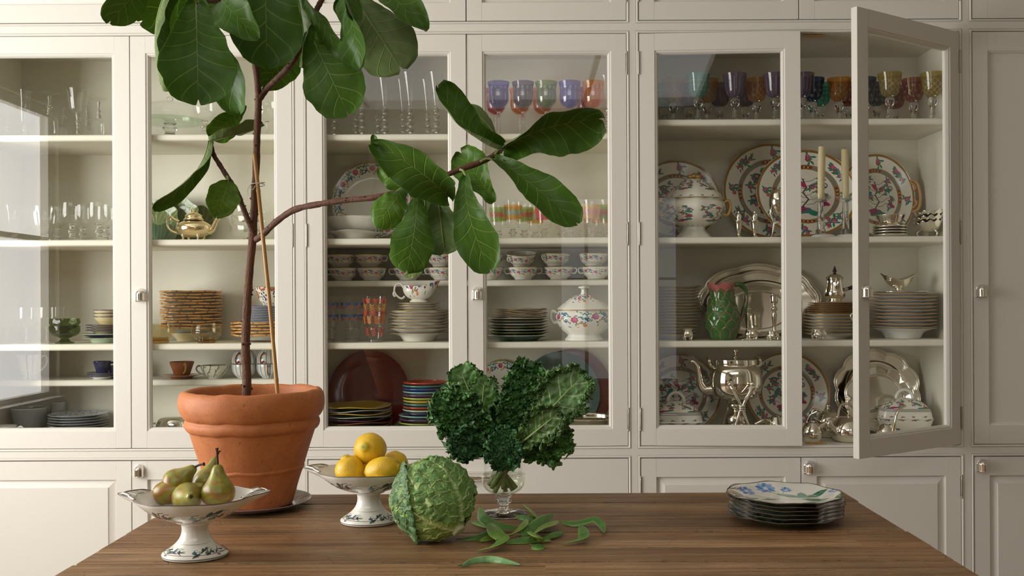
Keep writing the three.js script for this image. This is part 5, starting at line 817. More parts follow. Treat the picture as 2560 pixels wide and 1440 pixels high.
// right cupboard, top shelf
const FR = 3.385, MI = 3.46, BK = 3.545;
for (const [c, x, d, l] of [['teal', 1662, BK, 'teal goblet with a cut grid, at the left edge of the top right shelf'], ['amber', 1684, MI, 'amber goblet with cut diamonds, leftmost amber one'], ['purple', 1722, BK, 'purple goblet in the back row between the amber and the tall teal one'], ['teal', 1746, FR, 'tall teal goblet with a cut grid in the front row'], ['amber', 1768, 3.47, 'amber goblet half hidden behind the tall teal one'], ['purple', 1800, BK, 'purple goblet in the back row left of the tall purple one'], ['purple', 1838, FR, 'tall purple goblet with cut stripes in the front row'], ['purple', 1864, BK, 'purple goblet half hidden behind the tall purple one'], ['amber', 1892, MI, 'amber goblet with cut diamonds right of the tall purple one'], ['purple', 1938, FR, 'purple goblet at the right end behind the closed pane'],
  ['purple', 2006, FR, 'purple goblet at the left edge of the open doorway'], ['navy', 2032, MI, 'dark blue goblet with cut dots in the open doorway'], ['teal', 2052, BK, 'teal goblet peeping out behind the dark blue one'], ['amber', 2098, MI, 'amber goblet with cut diamonds in the open doorway'], ['red', 2122, BK, 'dark red goblet behind the amber one in the open doorway'], ['navy', 2162, MI, 'dark blue goblet beside the open door edge'], ['navy', 2192, BK, 'dark blue goblet seen through the open pane'], ['olive', 2225, FR, 'olive goblet with cut diamonds, left one seen through the open pane'], ['red', 2238, 3.6, 'dark red dotted goblet at the back seen through the open pane'], ['red', 2284, 3.475, 'red dotted goblet in front seen through the open pane'], ['olive', 2332, FR, 'olive goblet with cut diamonds at the right wall of the shelf']]) roemer[c](l, onShelf(x, d, K1), rr(0, 1));
// tumblers in the middle cupboard
{
  const T = (key, cols) => kind(key, glassThing('printed_tumbler', 'glass', 'tall printed tumblers', 0.116, () => {
    const r = (y) => lerp(0.025, 0.0405, y / 0.116), out = [['glass', revolve([[0, 0.012], [0.023, 0.011], [0.0245, 0.002], [0.025, 0.0], [r(0.06), 0.06], [r(0.116), 0.116]], 32), M.clear], ['base', revolve(smoothProf([[0, 0], [0.0235, 0], [0.024, 0.003], [0.0235, 0.0095], [0, 0.0105]], 3), 28), M.crystal]];
    cols.forEach(([y0, y1, m, slant], b) => { const g = []; for (let k = 0; k < 8; k++) { const th = k / 8 * 6.283 + b * 0.39; for (let q = 0; q < 4; q++) for (const s of [-1, 1]) { const ya = lerp(y0, y1, q / 4), yb = ya + slant, a = th + s * 0.24; g.push(tube([V(Math.sin(th) * (r(ya) + 0.0006), ya, Math.cos(th) * (r(ya) + 0.0006)), V(Math.sin(a) * (r(yb) + 0.0006), yb, Math.cos(a) * (r(yb) + 0.0006))], (t) => 0.0017 * (1 - 0.7 * t), 3, 5)); } } out.push(['print', mergeGeometries(g), m]); });
    return out;
  }));
  const red = glaze(0.62, 0.1, 0.06), or = glaze(0.72, 0.3, 0.04), bl = glaze(0.1, 0.17, 0.5), pk = glaze(0.5, 0.2, 0.22);
  const rt = T('redtumbler', [[0.022, 0.05, red, 0.007], [0.062, 0.088, or, 0.009], [0.092, 0.106, red, 0.006]]), bt = T('bluetumbler', [[0.084, 0.092, bl, 0.006], [0.074, 0.08, pk, 0.004]]);
  rt('tumbler printed with red and orange leaves, lower of the nested pair', onShelf(937, 3.385, B4)); rt('tumbler printed with red and orange leaves, upper of the nested pair', onShelf(937, 3.385, B4 + 0.041), 0.3);
  bt('tumbler with blue flecks beside the red pair, lower of the nested two', onShelf(880, 3.42, B4)); bt('tumbler with blue flecks beside the red pair, upper of the nested two', onShelf(880, 3.42, B4 + 0.041), 0.5);
  bt('tumbler with blue flecks at the left edge of the shelf, lower of two', onShelf(819, 3.4, B4)); bt('tumbler with blue flecks at the left edge of the shelf, upper of two', onShelf(819, 3.4, B4 + 0.041), 0.5);
}
// ---------- china ----------
// a plate: underside, face and rim; everything in metres
function plateParts(o, R, { h = 0.02, foot = 0.55, under, face, rim, scal = 0, nl = 12, rimR = 0.0009, sx = 1, deep = 0, seg = 56, wavy = 0, disc = false }) {
  const mod = scal || wavy ? (th, j, r, y) => { const k = sst(0.6 * R, R, r); return [1 + k * scal * Math.cos(th * nl), k * wavy * Math.sin(th * nl * 0.5 + 1) + k * wavy * 0.6 * Math.sin(th * 3 + 2)]; } : undefined, f = foot * R;
  mesh('underside', revolve([[0, 0.0015], [f - 0.003, 0.0015], [f - 0.002, 0], [f + 0.001, 0], [f + 0.002, 0.003], [f + 0.25 * (R - f), lerp(0.0045, h, deep ? 0.55 : 0.2)], [f + 0.62 * (R - f), lerp(0.0045, h, deep ? 0.82 : 0.58)], [R - 0.0008, h - 0.0012], [R, h]], seg, { mod, sx }), under, o);
  mesh('face', revolve([[R, h], [R - 0.0012, h + 0.0004], [f + 0.62 * (R - f), lerp(0.0045, h, deep ? 0.82 : 0.58) + 0.0022], [f + 0.25 * (R - f), lerp(0.0045, h, deep ? 0.5 : 0.2) + 0.002], [f - 0.002, 0.0045], [0, 0.004]], seg, { mod, sx, uv: disc ? 'planar' : 'cyl', uvr: R }), face, o);
  if (rim) { const p = []; for (let i = 0; i < seg; i++) { const th = i / seg * 6.28319, m = mod ? mod(th, 0, R, h) : [1, 0]; p.push(V(Math.sin(th) * R * m[0] * sx, h + m[1], Math.cos(th) * R * m[0])); } mesh('rim', new THREE.TubeGeometry(new THREE.CatmullRomCurve3(p, true), seg, rimR, 5, true), rim, o); }
}
// a pile of n alike plates; where: words that single out the pile
function pile(name, cat, px, d, Y, n, pitch, R, opt, what, wher, list) {
  let first; const p0 = onShelf(px, d, Y);
  for (let k = 0; k < n; k++) {
    const i = n - 1 - k, p = V(p0.x + rr(-0.0016, 0.0016), Y + 0.0004 + k * pitch, p0.z + rr(-0.0012, 0.0012)), w = list ? list[i % list.length] : null;
    const lb = (n === 1 ? what : ordinal(i, n) + ' ' + (w ? w.word + ' ' : '') + what) + ' ' + wher;
    if (!first || w) { const o = thing(name, lb, cat, p, rr(0, 6), what + 's ' + wher); plateParts(o, R * rr(0.995, 1.005), { ...opt, ...(w ? w.o : {}) }); if (!w) first = o; }
    else copyOf(first, lb, p, rr(0, 6));
  }
  return Y + (n - 1) * pitch + (opt.h ?? 0.02);
}
const CREAM = M.china, gl = { navy: glaze(0.03, 0.035, 0.1), dgreen: glaze(0.03, 0.09, 0.05), sage: glaze(0.42, 0.52, 0.4), yellow: glaze(0.6, 0.42, 0.06), lime: glaze(0.42, 0.5, 0.1), teal: glaze(0.06, 0.26, 0.24), red: glaze(0.42, 0.06, 0.03), plum: glaze(0.14, 0.05, 0.14), blue: glaze(0.04, 0.07, 0.3), aqua: glaze(0.2, 0.42, 0.36), brown: glaze(0.3, 0.09, 0.02), burg: glaze(0.2, 0.012, 0.016), cane: glaze(0.6, 0.33, 0.12, 0.3), grey: glaze(0.4, 0.42, 0.42), olive: glaze(0.2, 0.2, 0.05), cream2: glaze(0.7, 0.6, 0.36), mint: glaze(0.55, 0.66, 0.5) };
const caneMap = dataTex(256, 16, (u) => { const k = clamp(1 - Math.abs(((u * 14) % 1) - 0.5) / 0.09) * 0.75, n = 0.5 + 0.5 * n2(u * 50, 2); return [lerp(0.82 + 0.08 * n, 0.36, k), lerp(0.6 + 0.08 * n, 0.24, k), lerp(0.34 + 0.05 * n, 0.14, k)]; });
const M_CANE = printed(caneMap);
// middle cupboard
let y;
pile('dinner_plate', 'plate', 1047, 3.44, B4, 1, 0, 0.107, { h: 0.03, deep: 1, foot: 0.5, under: CREAM, face: CREAM, rim: gl.brown }, 'cream soup plate', 'at the foot of the tall pile under the sauce boat');
y = pile('dinner_plate', 'plate', 1048, 3.44, B4 + 0.0215, 7, 0.0102, 0.108, { h: 0.023, under: CREAM, face: CREAM, rim: M.gold, scal: 0.012, nl: 12, wavy: 0.0012 }, 'scalloped cream dinner plate', 'in the tall pile under the sauce boat');
y = pile('tea_plate', 'plate', 1046, 3.44, y - 0.013, 4, 0.0083, 0.074, { h: 0.015, under: CREAM, face: CREAM, rim: M.gold, scal: 0.012 }, 'small cream tea plate', 'on the dinner plates under the sauce boat');
{
  const o = thing('sauce_boat', 'flower-printed china sauce boat with a looped handle, standing on the small plates', 'sauce boat', onShelf(1046, 3.425, y + 0.0015)), R = 0.05;
  const lip = (th, j, r, yy) => { const k = sst(0.012, 0.058, yy), a = Math.cos(th - Math.PI / 2); return [1 + k * (0.35 * Math.pow(Math.max(0, a), 3)), k * (0.02 * Math.pow(Math.max(0, a), 2) + 0.006 * Math.pow(Math.max(0, -a), 2))]; };
  mesh('body', revolve(smoothProf([[0, 0.001], [0.026, 0.0], [0.028, 0.005], [0.022, 0.01], [0.036, 0.018], [0.048, 0.034], [0.05, 0.047], [0.052, 0.056], [0.0505, 0.0565], [0.046, 0.04], [0.03, 0.02], [0, 0.014]], 4), 48, { mod: lip, sz: 0.62, sx: 1.08 }), printed(texChintzBand), o);
  mesh('handle', tube([V(-0.05, 0.05, 0), V(-0.062, 0.066, 0), V(-0.078, 0.06, 0), V(-0.083, 0.04, 0), V(-0.07, 0.02, 0), V(-0.056, 0.014, 0), V(-0.047, 0.022, 0)], (t) => 0.0042 - 0.001 * Math.sin(t * 3), 36, 8), CREAM, o);
  mesh('scroll', tube([V(-0.083, 0.04, 0), V(-0.086, 0.03, 0), V(-0.083, 0.022, 0), V(-0.078, 0.024, 0)], 0.0035, 12, 8), CREAM, o);
}
y = pile('dinner_plate', 'plate', 1297, 3.44, B4, 7, 0.0098, 0.105, { h: 0.02, under: gl.sage, face: gl.dgreen, rim: M.gold, foot: 0.62 }, 'dark green dinner plate', 'in the low pile beside the big white tureen', [{ word: 'pale-rimmed', o: { rim: CREAM, under: gl.dgreen } }, { word: 'gold-rimmed', o: { under: gl.dgreen } }]);
pile('dessert_plate', 'plate', 1298, 3.44, y - 0.0085, 5, 0.0066, 0.097, { h: 0.014, under: CREAM, face: CREAM, rim: M.gold, scal: 0.014, nl: 14, wavy: 0.0012 }, 'scalloped cream plate', 'on top of the green plates beside the big white tureen');
function tureen(label, pos, R, H, map, ped, sz = 0.8) {                // body, lid with finial, two handles
  const o = thing('tureen', label, 'tureen', pos), m = printed(map), lob = (th, j, r) => [1 + 0.022 * Math.cos(th * 8), 0], h = H * 0.58;
  if (ped) mesh('foot', revolve(smoothProf([[0, 0.001], [R * 0.56, 0], [R * 0.58, 0.004], [R * 0.5, 0.014], [R * 0.36, 0.03], [R * 0.34, 0.042]], 4), 56, { sz, mod: lob }), CREAM, o);
  else mesh('foot', revolve(smoothProf([[0, 0.001], [R * 0.64, 0], [R * 0.66, 0.006], [R * 0.58, 0.014], [R * 0.55, 0.022]], 4), 56, { sz, mod: lob }), CREAM, o);
  const b0 = ped ? 0.04 : 0.02, k = ped ? 0.34 : 0.55;
  mesh('body', revolve(smoothProf([[R * k, b0], [R * 0.8, lerp(b0, h, 0.25)], [R * 0.99, lerp(b0, h, 0.62)], [R * 0.96, lerp(b0, h, 0.86)], [R * 0.9, lerp(b0, h, 0.97)], [R * 0.98, h], [R * 0.9, h + 0.001]], 5), 72, { sz, mod: lob }), m, o);
  const lid = mesh('lid', revolve(smoothProf([[R * 0.95, h + 0.001], [R * 0.93, h + 0.005], [R * 0.8, lerp(h, H, 0.22)], [R * 0.5, lerp(h, H, 0.52)], [R * 0.28, lerp(h, H, 0.7)], [R * 0.12, lerp(h, H, 0.73)], [0, lerp(h, H, 0.74)]].reverse().map((q) => q).reverse(), 5), 72, { sz, mod: lob }), m, o);
  mesh('finial', ped ? mergeGeometries([[0, 0, 0], [0.012, -0.003, 0.004], [-0.012, -0.003, 0.003], [0.004, 0.004, -0.006]].map((q) => new THREE.IcosahedronGeometry(0.0105, 2).scale(1.1, 0.8, 1).translate(q[0], lerp(h, H, 0.74) + 0.008 + q[1], q[2]))) : revolve(smoothProf([[0, 0], [0.011, 0], [0.0085, 0.012], [0.012, 0.019], [0.02, 0.022], [0.018, 0.026], [0.01, 0.029], [0, 0.03]], 4), 24, { mod: (th, j, r) => [1 + 0.1 * Math.cos(th * 6), 0] }).translate(0, lerp(h, H, 0.73), 0), ped ? M.gold : CREAM, lid);
  for (const s of [-1, 1]) mesh('handle', tube([V(s * R * 0.93, h * 0.92, 0), V(s * R * 1.1, h * 0.97, 0), V(s * R * 1.16, h * 0.78, 0), V(s * R * 1.06, h * 0.6, 0), V(s * R * 0.93, h * 0.62, 0)], 0.006, 24, 8), ped ? M.gold : CREAM, o);
  mesh('gold_line', new THREE.TorusGeometry(1, 0.0012 / R, 5, 72).rotateX(Math.PI / 2).scale(R * 0.975, R * 0.975, R * 0.975 * sz).translate(0, h + 0.002, 0), M.gold, o);
  return o;
}
tureen('big white lidded tureen with a rose border, right of the green plates', onShelf(1460, 3.412, B4), 0.098, 0.18, texChintzBand, false);
// two-handled cups in piles of two
{
  const m = printed(texChintzBand), mk = (label, pos) => {
    const o = thing('soup_cup', label, 'cup', pos, 0, 'two-handled soup cups with a rose border');
    mesh('cup', revolve(smoothProf([[0.0315, 0.006], [0.034, 0.009], [0.044, 0.018], [0.05, 0.032], [0.0535, 0.046]], 4), 48), m, o); mesh('foot', revolve([[0, 0.001], [0.03, 0], [0.0315, 0.006]], 40), CREAM, o); mesh('inside', revolve(smoothProf([[0.0535, 0.046], [0.0525, 0.0465], [0.048, 0.031], [0.04, 0.016], [0, 0.008]], 4), 48), CREAM, o);
    for (const s of [-1, 1]) mesh('handle', tube([V(s * 0.049, 0.04, 0), V(s * 0.063, 0.0415, 0), V(s * 0.0675, 0.036, 0), V(s * 0.062, 0.024, 0), V(s * 0.047, 0.024, 0)], 0.0024, 24, 7), CREAM, o);
    mesh('rim', new THREE.TorusGeometry(0.0531, 0.0008, 5, 56).rotateX(Math.PI / 2).translate(0, 0.0462, 0), M.gold, o); return o;
  };
  let c0; for (const [x, w, up] of [[858, 'at the left end of the shelf', -6], [930, 'second from the left', -6], [1020, 'below the hanging fig leaf', 2], [1106, 'behind the left door stile', -3], [1222, 'at the left edge behind the fig leaf', 0], [1308, 'right of the biggest drooping fig leaf', -4], [1397, 'middle pile behind the right pane', -8], [1490, 'pile at the right end of the shelf', -6]]) {
    const p = onShelf(x, 3.54, B3), l = 'rose-bordered two-handled cup, ', q = onShelf(x + up, 3.54, B3 + 0.0475);
    const tl = { 858: 0.55, 930: -0.7, 1020: 0.1, 1106: 0.5, 1222: 1.2, 1308: 0.05, 1397: -0.35, 1490: 0.3 }[x]; if (!c0) { c0 = mk(l + 'lower one ' + w, p); c0.rotation.y = tl; } else copyOf(c0, l + 'lower one ' + w, p, tl);
    const u = copyOf(c0, l + 'upper one ' + w, q, x > 1250 ? 0.6 + rr(0, 0.4) : rr(-0.4, 0.4)); u.rotation.z = x === 1308 ? 0.0 : 0; if (x === 1308) { u.rotation.x = 0.22; u.position.y += 0.003; }
  }
}
// standing plates and platters: they lean on the back of the cupboard
function standing(name, label, cat, px, d, Y, Rx, Ry, opt, tilt = 12, group) {
  const o = thing(name, label, cat, V(0, 0, 0), 0, group), t = tilt * Math.PI / 180; plateParts(o, Ry, { h: 0.022, foot: 0.6, disc: true, seg: 96, ...opt, sx: Rx / Ry });
  o.position.copy(onShelf(px, d, Y)); o.position.y = Y + 0.001 + Ry * Math.cos(t) * (1 + (opt.scal ?? 0)) + 0.002; o.rotation.set(Math.PI / 2 - t, 0, 0); return o;
}
const PC = printed(texChintzDisc), PT = printed(texTreeDisc);
standing('platter', 'oval white platter with a rose border, standing behind the fig branch', 'platter', 931, 3.59, B2, 0.144, 0.146, { under: CREAM, face: PC, rim: M.gold, scal: 0.012, nl: 10 });
standing('platter', 'scalloped platter with a rose border, behind the kale', 'platter', 1252, 3.632, FLOORY, 0.118, 0.132, { under: CREAM, face: PC, rim: M.gold, scal: 0.02, nl: 8, h: 0.014 }, 5);
standing('charger', 'big dark red charger standing at the bottom of the middle cupboard', 'plate', 924, 3.622, FLOORY, 0.147, 0.153, { under: gl.burg, face: gl.burg, h: 0.015 }, 6);
standing('charger', 'red-rimmed charger standing behind the green one, above the kale', 'plate', 1430, 3.625, FLOORY, 0.148, 0.154, { under: gl.burg, face: glaze(0.2, 0.045, 0.04), h: 0.012 }, 8);
standing('charger', 'big dark green charger standing above the kale', 'plate', 1401, 3.585, FLOORY, 0.143, 0.15, { under: gl.dgreen, face: glaze(0.05, 0.1, 0.08), h: 0.016 }, 9);
{
  const o = thing('serving_bowl', 'plain white oval bowl behind the fig branch', 'bowl', onShelf(890, 3.43, B2 + 0.027)), q = thing('serving_dish', 'plain white scalloped dish under the white oval bowl', 'dish', onShelf(886, 3.43, B2));
  mesh('bowl', revolve(smoothProf([[0, 0.001], [0.05, 0], [0.053, 0.004], [0.075, 0.014], [0.094, 0.034], [0.1, 0.052], [0.098, 0.0525], [0.09, 0.034], [0.06, 0.012], [0, 0.008]], 4), 56, { sz: 0.7, mod: (th, j, r, yy) => [1 + 0.01 * Math.cos(th * 8), yy > 0.03 ? 0.0015 * Math.cos(th * 8) : 0] }), CREAM, o); mesh('rim', new THREE.TorusGeometry(0.0995, 0.0009, 5, 56).rotateX(Math.PI / 2).scale(1, 1, 0.7).translate(0, 0.0525, 0), CREAM, o);
  plateParts(q, 0.105, { h: 0.027, under: CREAM, face: CREAM, scal: 0.03, nl: 6, wavy: 0.002, sx: 1, foot: 0.6, deep: 1 });
}
// coloured plates at the bottom of the middle cupboard
const wv = [['yellow', 'yellow'], ['navy', 'dark blue'], ['yellow', 'mustard'], ['sage', 'grey-green'], ['plum', 'plum'], ['brown', 'rust-brown'], ['olive', 'olive'], ['lime', 'lime']].map(([k, w]) => ({ word: w, o: { rim: gl[k === 'navy' ? 'grey' : k], face: gl[k], under: gl[['yellow', 'lime', 'sage'].includes(k) ? 'dgreen' : 'navy'] } }));
y = pile('wavy_plate', 'plate', 891, 3.447, FLOORY, 11, 0.0105, 0.1225, { h: 0.022, wavy: 0.0022, scal: 0.006, nl: 8, rimR: 0.0017, foot: 0.5 }, 'wavy-edged pottery plate', 'in the wide pile under the dark red charger', wv);
const rb = [['red', 'red'], ['teal', 'teal'], ['blue', 'blue'], ['aqua', 'aqua'], ['plum', 'plum'], ['lime', 'lime green'], ['yellow', 'yellow'], ['teal', 'dark teal'], ['red', 'rust red'], ['sage', 'sage green'], ['navy', 'navy']].map(([k, w]) => ({ word: w, o: { rim: gl[k], face: gl[k], under: gl[k] } }));
y = pile('pottery_plate', 'plate', 1062, 3.45, FLOORY, 7, 0.0125, 0.09, { h: 0.018, rimR: 0.0022, foot: 0.6 }, 'pottery plate', 'at the foot of the rainbow pile left of the kale', rb.slice(3));
pile('pottery_saucer', 'plate', 1062, 3.45, y - 0.006, 11, 0.0105, 0.074, { h: 0.014, rimR: 0.0026, foot: 0.7 }, 'pottery saucer', 'in the rainbow pile left of the kale', rb);
for (let k = 0; k < 6; k++) { const o = thing('bamboo_tray', ordinal(5 - k, 6) + ' flat tan tray in the low pile right of the kale', 'tray', onShelf(1466, 3.445, FLOORY + k * 0.0092)); mesh('tray', revolve([[0, 0], [0.118, 0], [0.121, 0.004], [0.12, 0.007], [0.114, 0.0055], [0, 0.005]], 48), gl.olive, o); mesh('rim', new THREE.TorusGeometry(0.1205, 0.0018, 6, 56).rotateX(Math.PI / 2).translate(0, 0.006, 0), gl.cream2, o); }
{ const o = thing('silver_dish', 'round silver dish on the tan trays right of the kale', 'dish', onShelf(1466, 3.445, FLOORY + 0.056)); mesh('dish', revolve(smoothProf([[0, 0], [0.1, 0], [0.113, 0.004], [0.116, 0.024], [0.119, 0.026], [0.112, 0.026], [0.108, 0.006], [0, 0.004]], 3), 56), M.silverOld, o); mesh('rim', new THREE.TorusGeometry(0.117, 0.002, 6, 56).rotateX(Math.PI / 2).translate(0, 0.026, 0), M.silver, o); }

// left cupboard
{
  const o = thing('cream_bowl', 'shallow cream bowl under the pile of cane-rimmed plates', 'bowl', onShelf(478, 3.53, A3)); mesh('bowl', revolve(smoothProf([[0, 0.001], [0.045, 0], [0.05, 0.006], [0.062, 0.02], [0.068, 0.03], [0.066, 0.031], [0.05, 0.012], [0, 0.007]], 4), 40), gl.cream2, o); mesh('foot_ring', new THREE.TorusGeometry(0.045, 0.002, 6, 40).rotateX(Math.PI / 2).translate(0, 0.002, 0), gl.cream2, o);
  pile('cane_plate', 'plate', 479, 3.53, A3 + 0.0325, 13, 0.0106, 0.105, { h: 0.017, under: CREAM, face: CREAM, rim: M_CANE, rimR: 0.0032, wavy: 0.0011, nl: 10, scal: 0.008 }, 'plate with a cane-painted rim', 'in the tall pile on the left');
  y = pile('cane_plate', 'plate', 656, 3.46, A3 + 0.008, 5, 0.0104, 0.105, { h: 0.017, under: CREAM, face: CREAM, rim: M_CANE, rimR: 0.0032, wavy: 0.0011, nl: 10, scal: 0.008 }, 'plate with a cane-painted rim', 'in the short pile behind the fig trunk');
  y = pile('blue_plate', 'plate', 655, 3.46, y - 0.006, 7, 0.0085, 0.072, { h: 0.013, under: M.chinaWhite, face: M.chinaWhite, rim: gl.blue, rimR: 0.0009, scal: 0.01 }, 'white plate with a blue line', 'on the cane-rimmed plates behind the fig trunk');
  const b = thing('patterned_bowl', 'spotted bowl with blue dots and rust flowers, on the blue-lined plates', 'bowl', onShelf(676, 3.46, y + 0.001)); mesh('bowl', revolve(smoothProf([[0, 0.001], [0.024, 0], [0.026, 0.005], [0.036, 0.018], [0.046, 0.04], [0.0515, 0.064], [0.0505, 0.0645], [0.044, 0.04], [0.03, 0.014], [0, 0.009]], 4), 44), printed(texSpots), b); mesh('rim', new THREE.TorusGeometry(0.051, 0.0009, 5, 44).rotateX(Math.PI / 2).translate(0, 0.0643, 0), gl.brown, b);
  const ribbed = phy({ color: rgb(0.93, 0.9, 0.78), roughness: 0.02, transmission: 1, thickness: 0, ior: 1.5 }), amber = phy({ color: rgb(0.75, 0.58, 0.28), roughness: 0.03, transmission: 1, thickness: 0, ior: 1.5 });
  const gb = kind('ribbedbowl', glassThing('ribbed_glass_bowl', 'bowl', 'ribbed glass bowls', 0.058, () => [['bowl', revolve(smoothProf([[0.034, 0.012], [0.046, 0.022], [0.0535, 0.036], [0.0545, 0.048], [0.052, 0.06], [0.0535, 0.066]], 4), 44, { mod: (th, j, r, yy) => [1 + 0.012 * Math.sin(yy * 420), 0] }), ribbed], ['base', revolve(smoothProf([[0, 0.002], [0.03, 0], [0.033, 0.004], [0.034, 0.012]], 3), 60, { mod: (th) => [1 + 0.03 * Math.cos(th * 40), 0] }), amber]]));
  gb('ribbed gold-based glass bowl before the tall cane-rimmed pile, lower of two', onShelf(516, 3.376, A3), 0, 0.94); gb('ribbed gold-based glass bowl before the tall cane-rimmed pile, upper of two', onShelf(516, 3.376, A3 + 0.009), 0.3, 0.87);
  gb('ribbed glass bowl at the left edge of the shelf, lower of two', onShelf(398, 3.376, A3), 0, 0.94); gb('ribbed glass bowl at the left edge of the shelf, upper of two', onShelf(398, 3.376, A3 + 0.009), 0.3, 0.87);
  // brass teapot
  const t = thing('brass_teapot', 'shiny brass teapot on little feet in front of the green leaf plates', 'teapot', onShelf(484, 3.4, A2));
  mesh('body', revolve(smoothProf([[0, 0.012], [0.03, 0.0125], [0.05, 0.022], [0.0605, 0.038], [0.058, 0.052], [0.045, 0.062], [0.034, 0.067], [0.031, 0.07], [0, 0.07]], 5), 48, { sz: 0.8 }), M.brass, t);
  mesh('lid', revolve(smoothProf([[0.033, 0.07], [0.034, 0.073], [0.029, 0.077], [0.028, 0.082], [0.03, 0.084], [0.02, 0.092], [0.008, 0.096], [0, 0.0965]], 4), 36, { sz: 0.85 }), M.brass, t);
  mesh('finial', revolve(smoothProf([[0, 0.095], [0.005, 0.097], [0.003, 0.1], [0.006, 0.104], [0.003, 0.109], [0.002, 0.113], [0, 0.116]], 3), 14), M.brass, t);
  mesh('handle', tube([V(-0.05, 0.066, 0), V(-0.066, 0.073, 0), V(-0.078, 0.082, 0), V(-0.088, 0.074, 0), V(-0.09, 0.055, 0), V(-0.08, 0.036, 0), V(-0.062, 0.027, 0), V(-0.052, 0.026, 0)], (q) => 0.0052 - 0.0014 * Math.sin(q * 3.14), 36, 9), M.brass, t);
  mesh('spout', tube([V(0.048, 0.03, 0), V(0.062, 0.036, 0), V(0.072, 0.052, 0), V(0.079, 0.068, 0), V(0.088, 0.077, 0)], (q) => lerp(0.0125, 0.006, q), 24, 12), M.brass, t);
  for (const a of [0.6, 2.5, 3.8, 5.6]) mesh('foot', tube([V(Math.sin(a) * 0.042, 0.026, Math.cos(a) * 0.034), V(Math.sin(a) * 0.044, 0.014, Math.cos(a) * 0.036), V(Math.sin(a) * 0.042, 0.004, Math.cos(a) * 0.034), V(Math.sin(a) * 0.046, 0.0028, Math.cos(a) * 0.038)], (q) => lerp(0.0055, 0.0028, q), 12, 7), M.brass, t);
  // green leaf plates
  const leafG = (r, g, bb) => { const m = dataTex(256, 256, (u, v) => { const x = u - 0.5, yy = v - 0.3, a = Math.atan2(x, yy), rr2 = Math.hypot(x, yy), q = 1 - Math.pow(Math.abs(Math.sin(a * 11 + 0.7 * n2(a * 3, rr2 * 5))), 0.35), n = 0.5 + 0.5 * n2(u * 6, v * 6); return [r + 0.24 * q + 0.08 * n, g + 0.17 * q + 0.05 * n, bb + 0.16 * q + 0.04 * n]; }); return phy({ map: m, bumpMap: m, bumpScale: 0.004, roughness: 0.2, clearcoat: 0.4, clearcoatRoughness: 0.08 }); };
  const mg1 = leafG(0.34, 0.42, 0.22), mg2 = leafG(0.38, 0.54, 0.42);
  for (const [x, d, R, m, tl, l] of [[446, 3.6, 0.082, mg1, 10, 'green leaf-shaped plate standing behind the brass teapot'], [392, 3.58, 0.078, mg1, 12, 'green leaf-shaped plate at the left edge, behind the teapot handle'], [494, 3.625, 0.068, mg1, 8, 'small green leaf plate to the right behind the brass teapot']]) { const o = standing('leaf_plate', l, 'plate', x, d, A2, R * 1.1, R, { under: m, face: m, scal: 0.035, nl: 9, h: 0.018, wavy: 0.003 }, tl, 'green leaf-shaped plates'); if (x === 446) o.rotation.z = 0.12; }
  const lb = thing('leaf_bowl', 'pale green cabbage-leaf bowl at the left edge beside the brass teapot', 'bowl', onShelf(396, 3.475, A2)); mesh('bowl', revolve(smoothProf([[0, 0.002], [0.04, 0], [0.055, 0.01], [0.066, 0.034], [0.072, 0.058], [0.07, 0.059], [0.06, 0.03], [0, 0.01]], 4), 72, { uv: 'planar', mod: (th, j, r, yy) => [1 + 0.03 * Math.cos(th * 7) * sst(0.01, 0.05, yy), 0.004 * Math.cos(th * 9) * sst(0.03, 0.058, yy)] }), mg2, lb); mesh('foot_ring', new THREE.TorusGeometry(0.038, 0.003, 6, 40).rotateX(Math.PI / 2).translate(0, 0.003, 0), mg2, lb);
  // clear bowls and cake stand
  for (const [x, k, s, l] of [[632, 0, 1, 'lowest clear glass bowl of the pile behind the fig trunk'], [634, 1, 0.97, 'middle clear glass bowl of the pile behind the fig trunk'], [630, 2, 0.98, 'topmost clear glass bowl of the pile behind the fig trunk']]) kind('clearbowl', glassThing('clear_glass_bowl', 'bowl', 'clear glass bowls', 0.05, () => [['bowl', revolve(smoothProf([[0.03, 0.006], [0.058, 0.014], [0.074, 0.03], [0.078, 0.052], [0.08, 0.056]], 4), 44, { mod: (th) => [1 + 0.01 * Math.cos(th * 16), 0] }), M.clear], ['base', revolve(smoothProf([[0, 0], [0.034, 0], [0.035, 0.003], [0.03, 0.007], [0, 0.008]], 3), 32), M.crystal]]))(l, onShelf(x, 3.48, A2 + k * 0.034), k, s);
  kind('stand', glassThing('glass_cake_stand', 'cake stand', 'glass cake stands', 0.1, () => [['top', revolve(smoothProf([[0, 0.062], [0.1, 0.062], [0.112, 0.066], [0.114, 0.074], [0.11, 0.07], [0.1, 0.066], [0, 0.066]], 3), 56), phy({ color: rgb(0.86, 0.93, 0.86), roughness: 0, transmission: 1, thickness: 0, ior: 1.5 })], ['stem', revolve(smoothProf([[0, 0], [0.045, 0], [0.046, 0.003], [0.03, 0.014], [0.016, 0.03], [0.026, 0.044], [0.016, 0.055], [0.022, 0.061], [0, 0.0615]], 4), 32), M.crystal]]))('pale green glass cake stand on the top shelf behind the big fig leaf', onShelf(425, 3.47, A1));
  kind('dome', glassThing('glass_dome', 'dome', 'glass domes', 0.1, () => [['dome', revolve(smoothProf([[0.098, 0], [0.099, 0.03], [0.09, 0.05], [0.06, 0.064], [0.012, 0.07], [0, 0.07]].reverse().reverse(), 4), 48), M.clear], ['knob', revolve(smoothProf([[0, 0.07], [0.008, 0.072], [0.011, 0.08], [0.008, 0.087], [0, 0.089]], 4), 20), M.crystal]]))('clear glass dome on the cake stand behind the big fig leaf', onShelf(425, 3.47, A1 + 0.067));
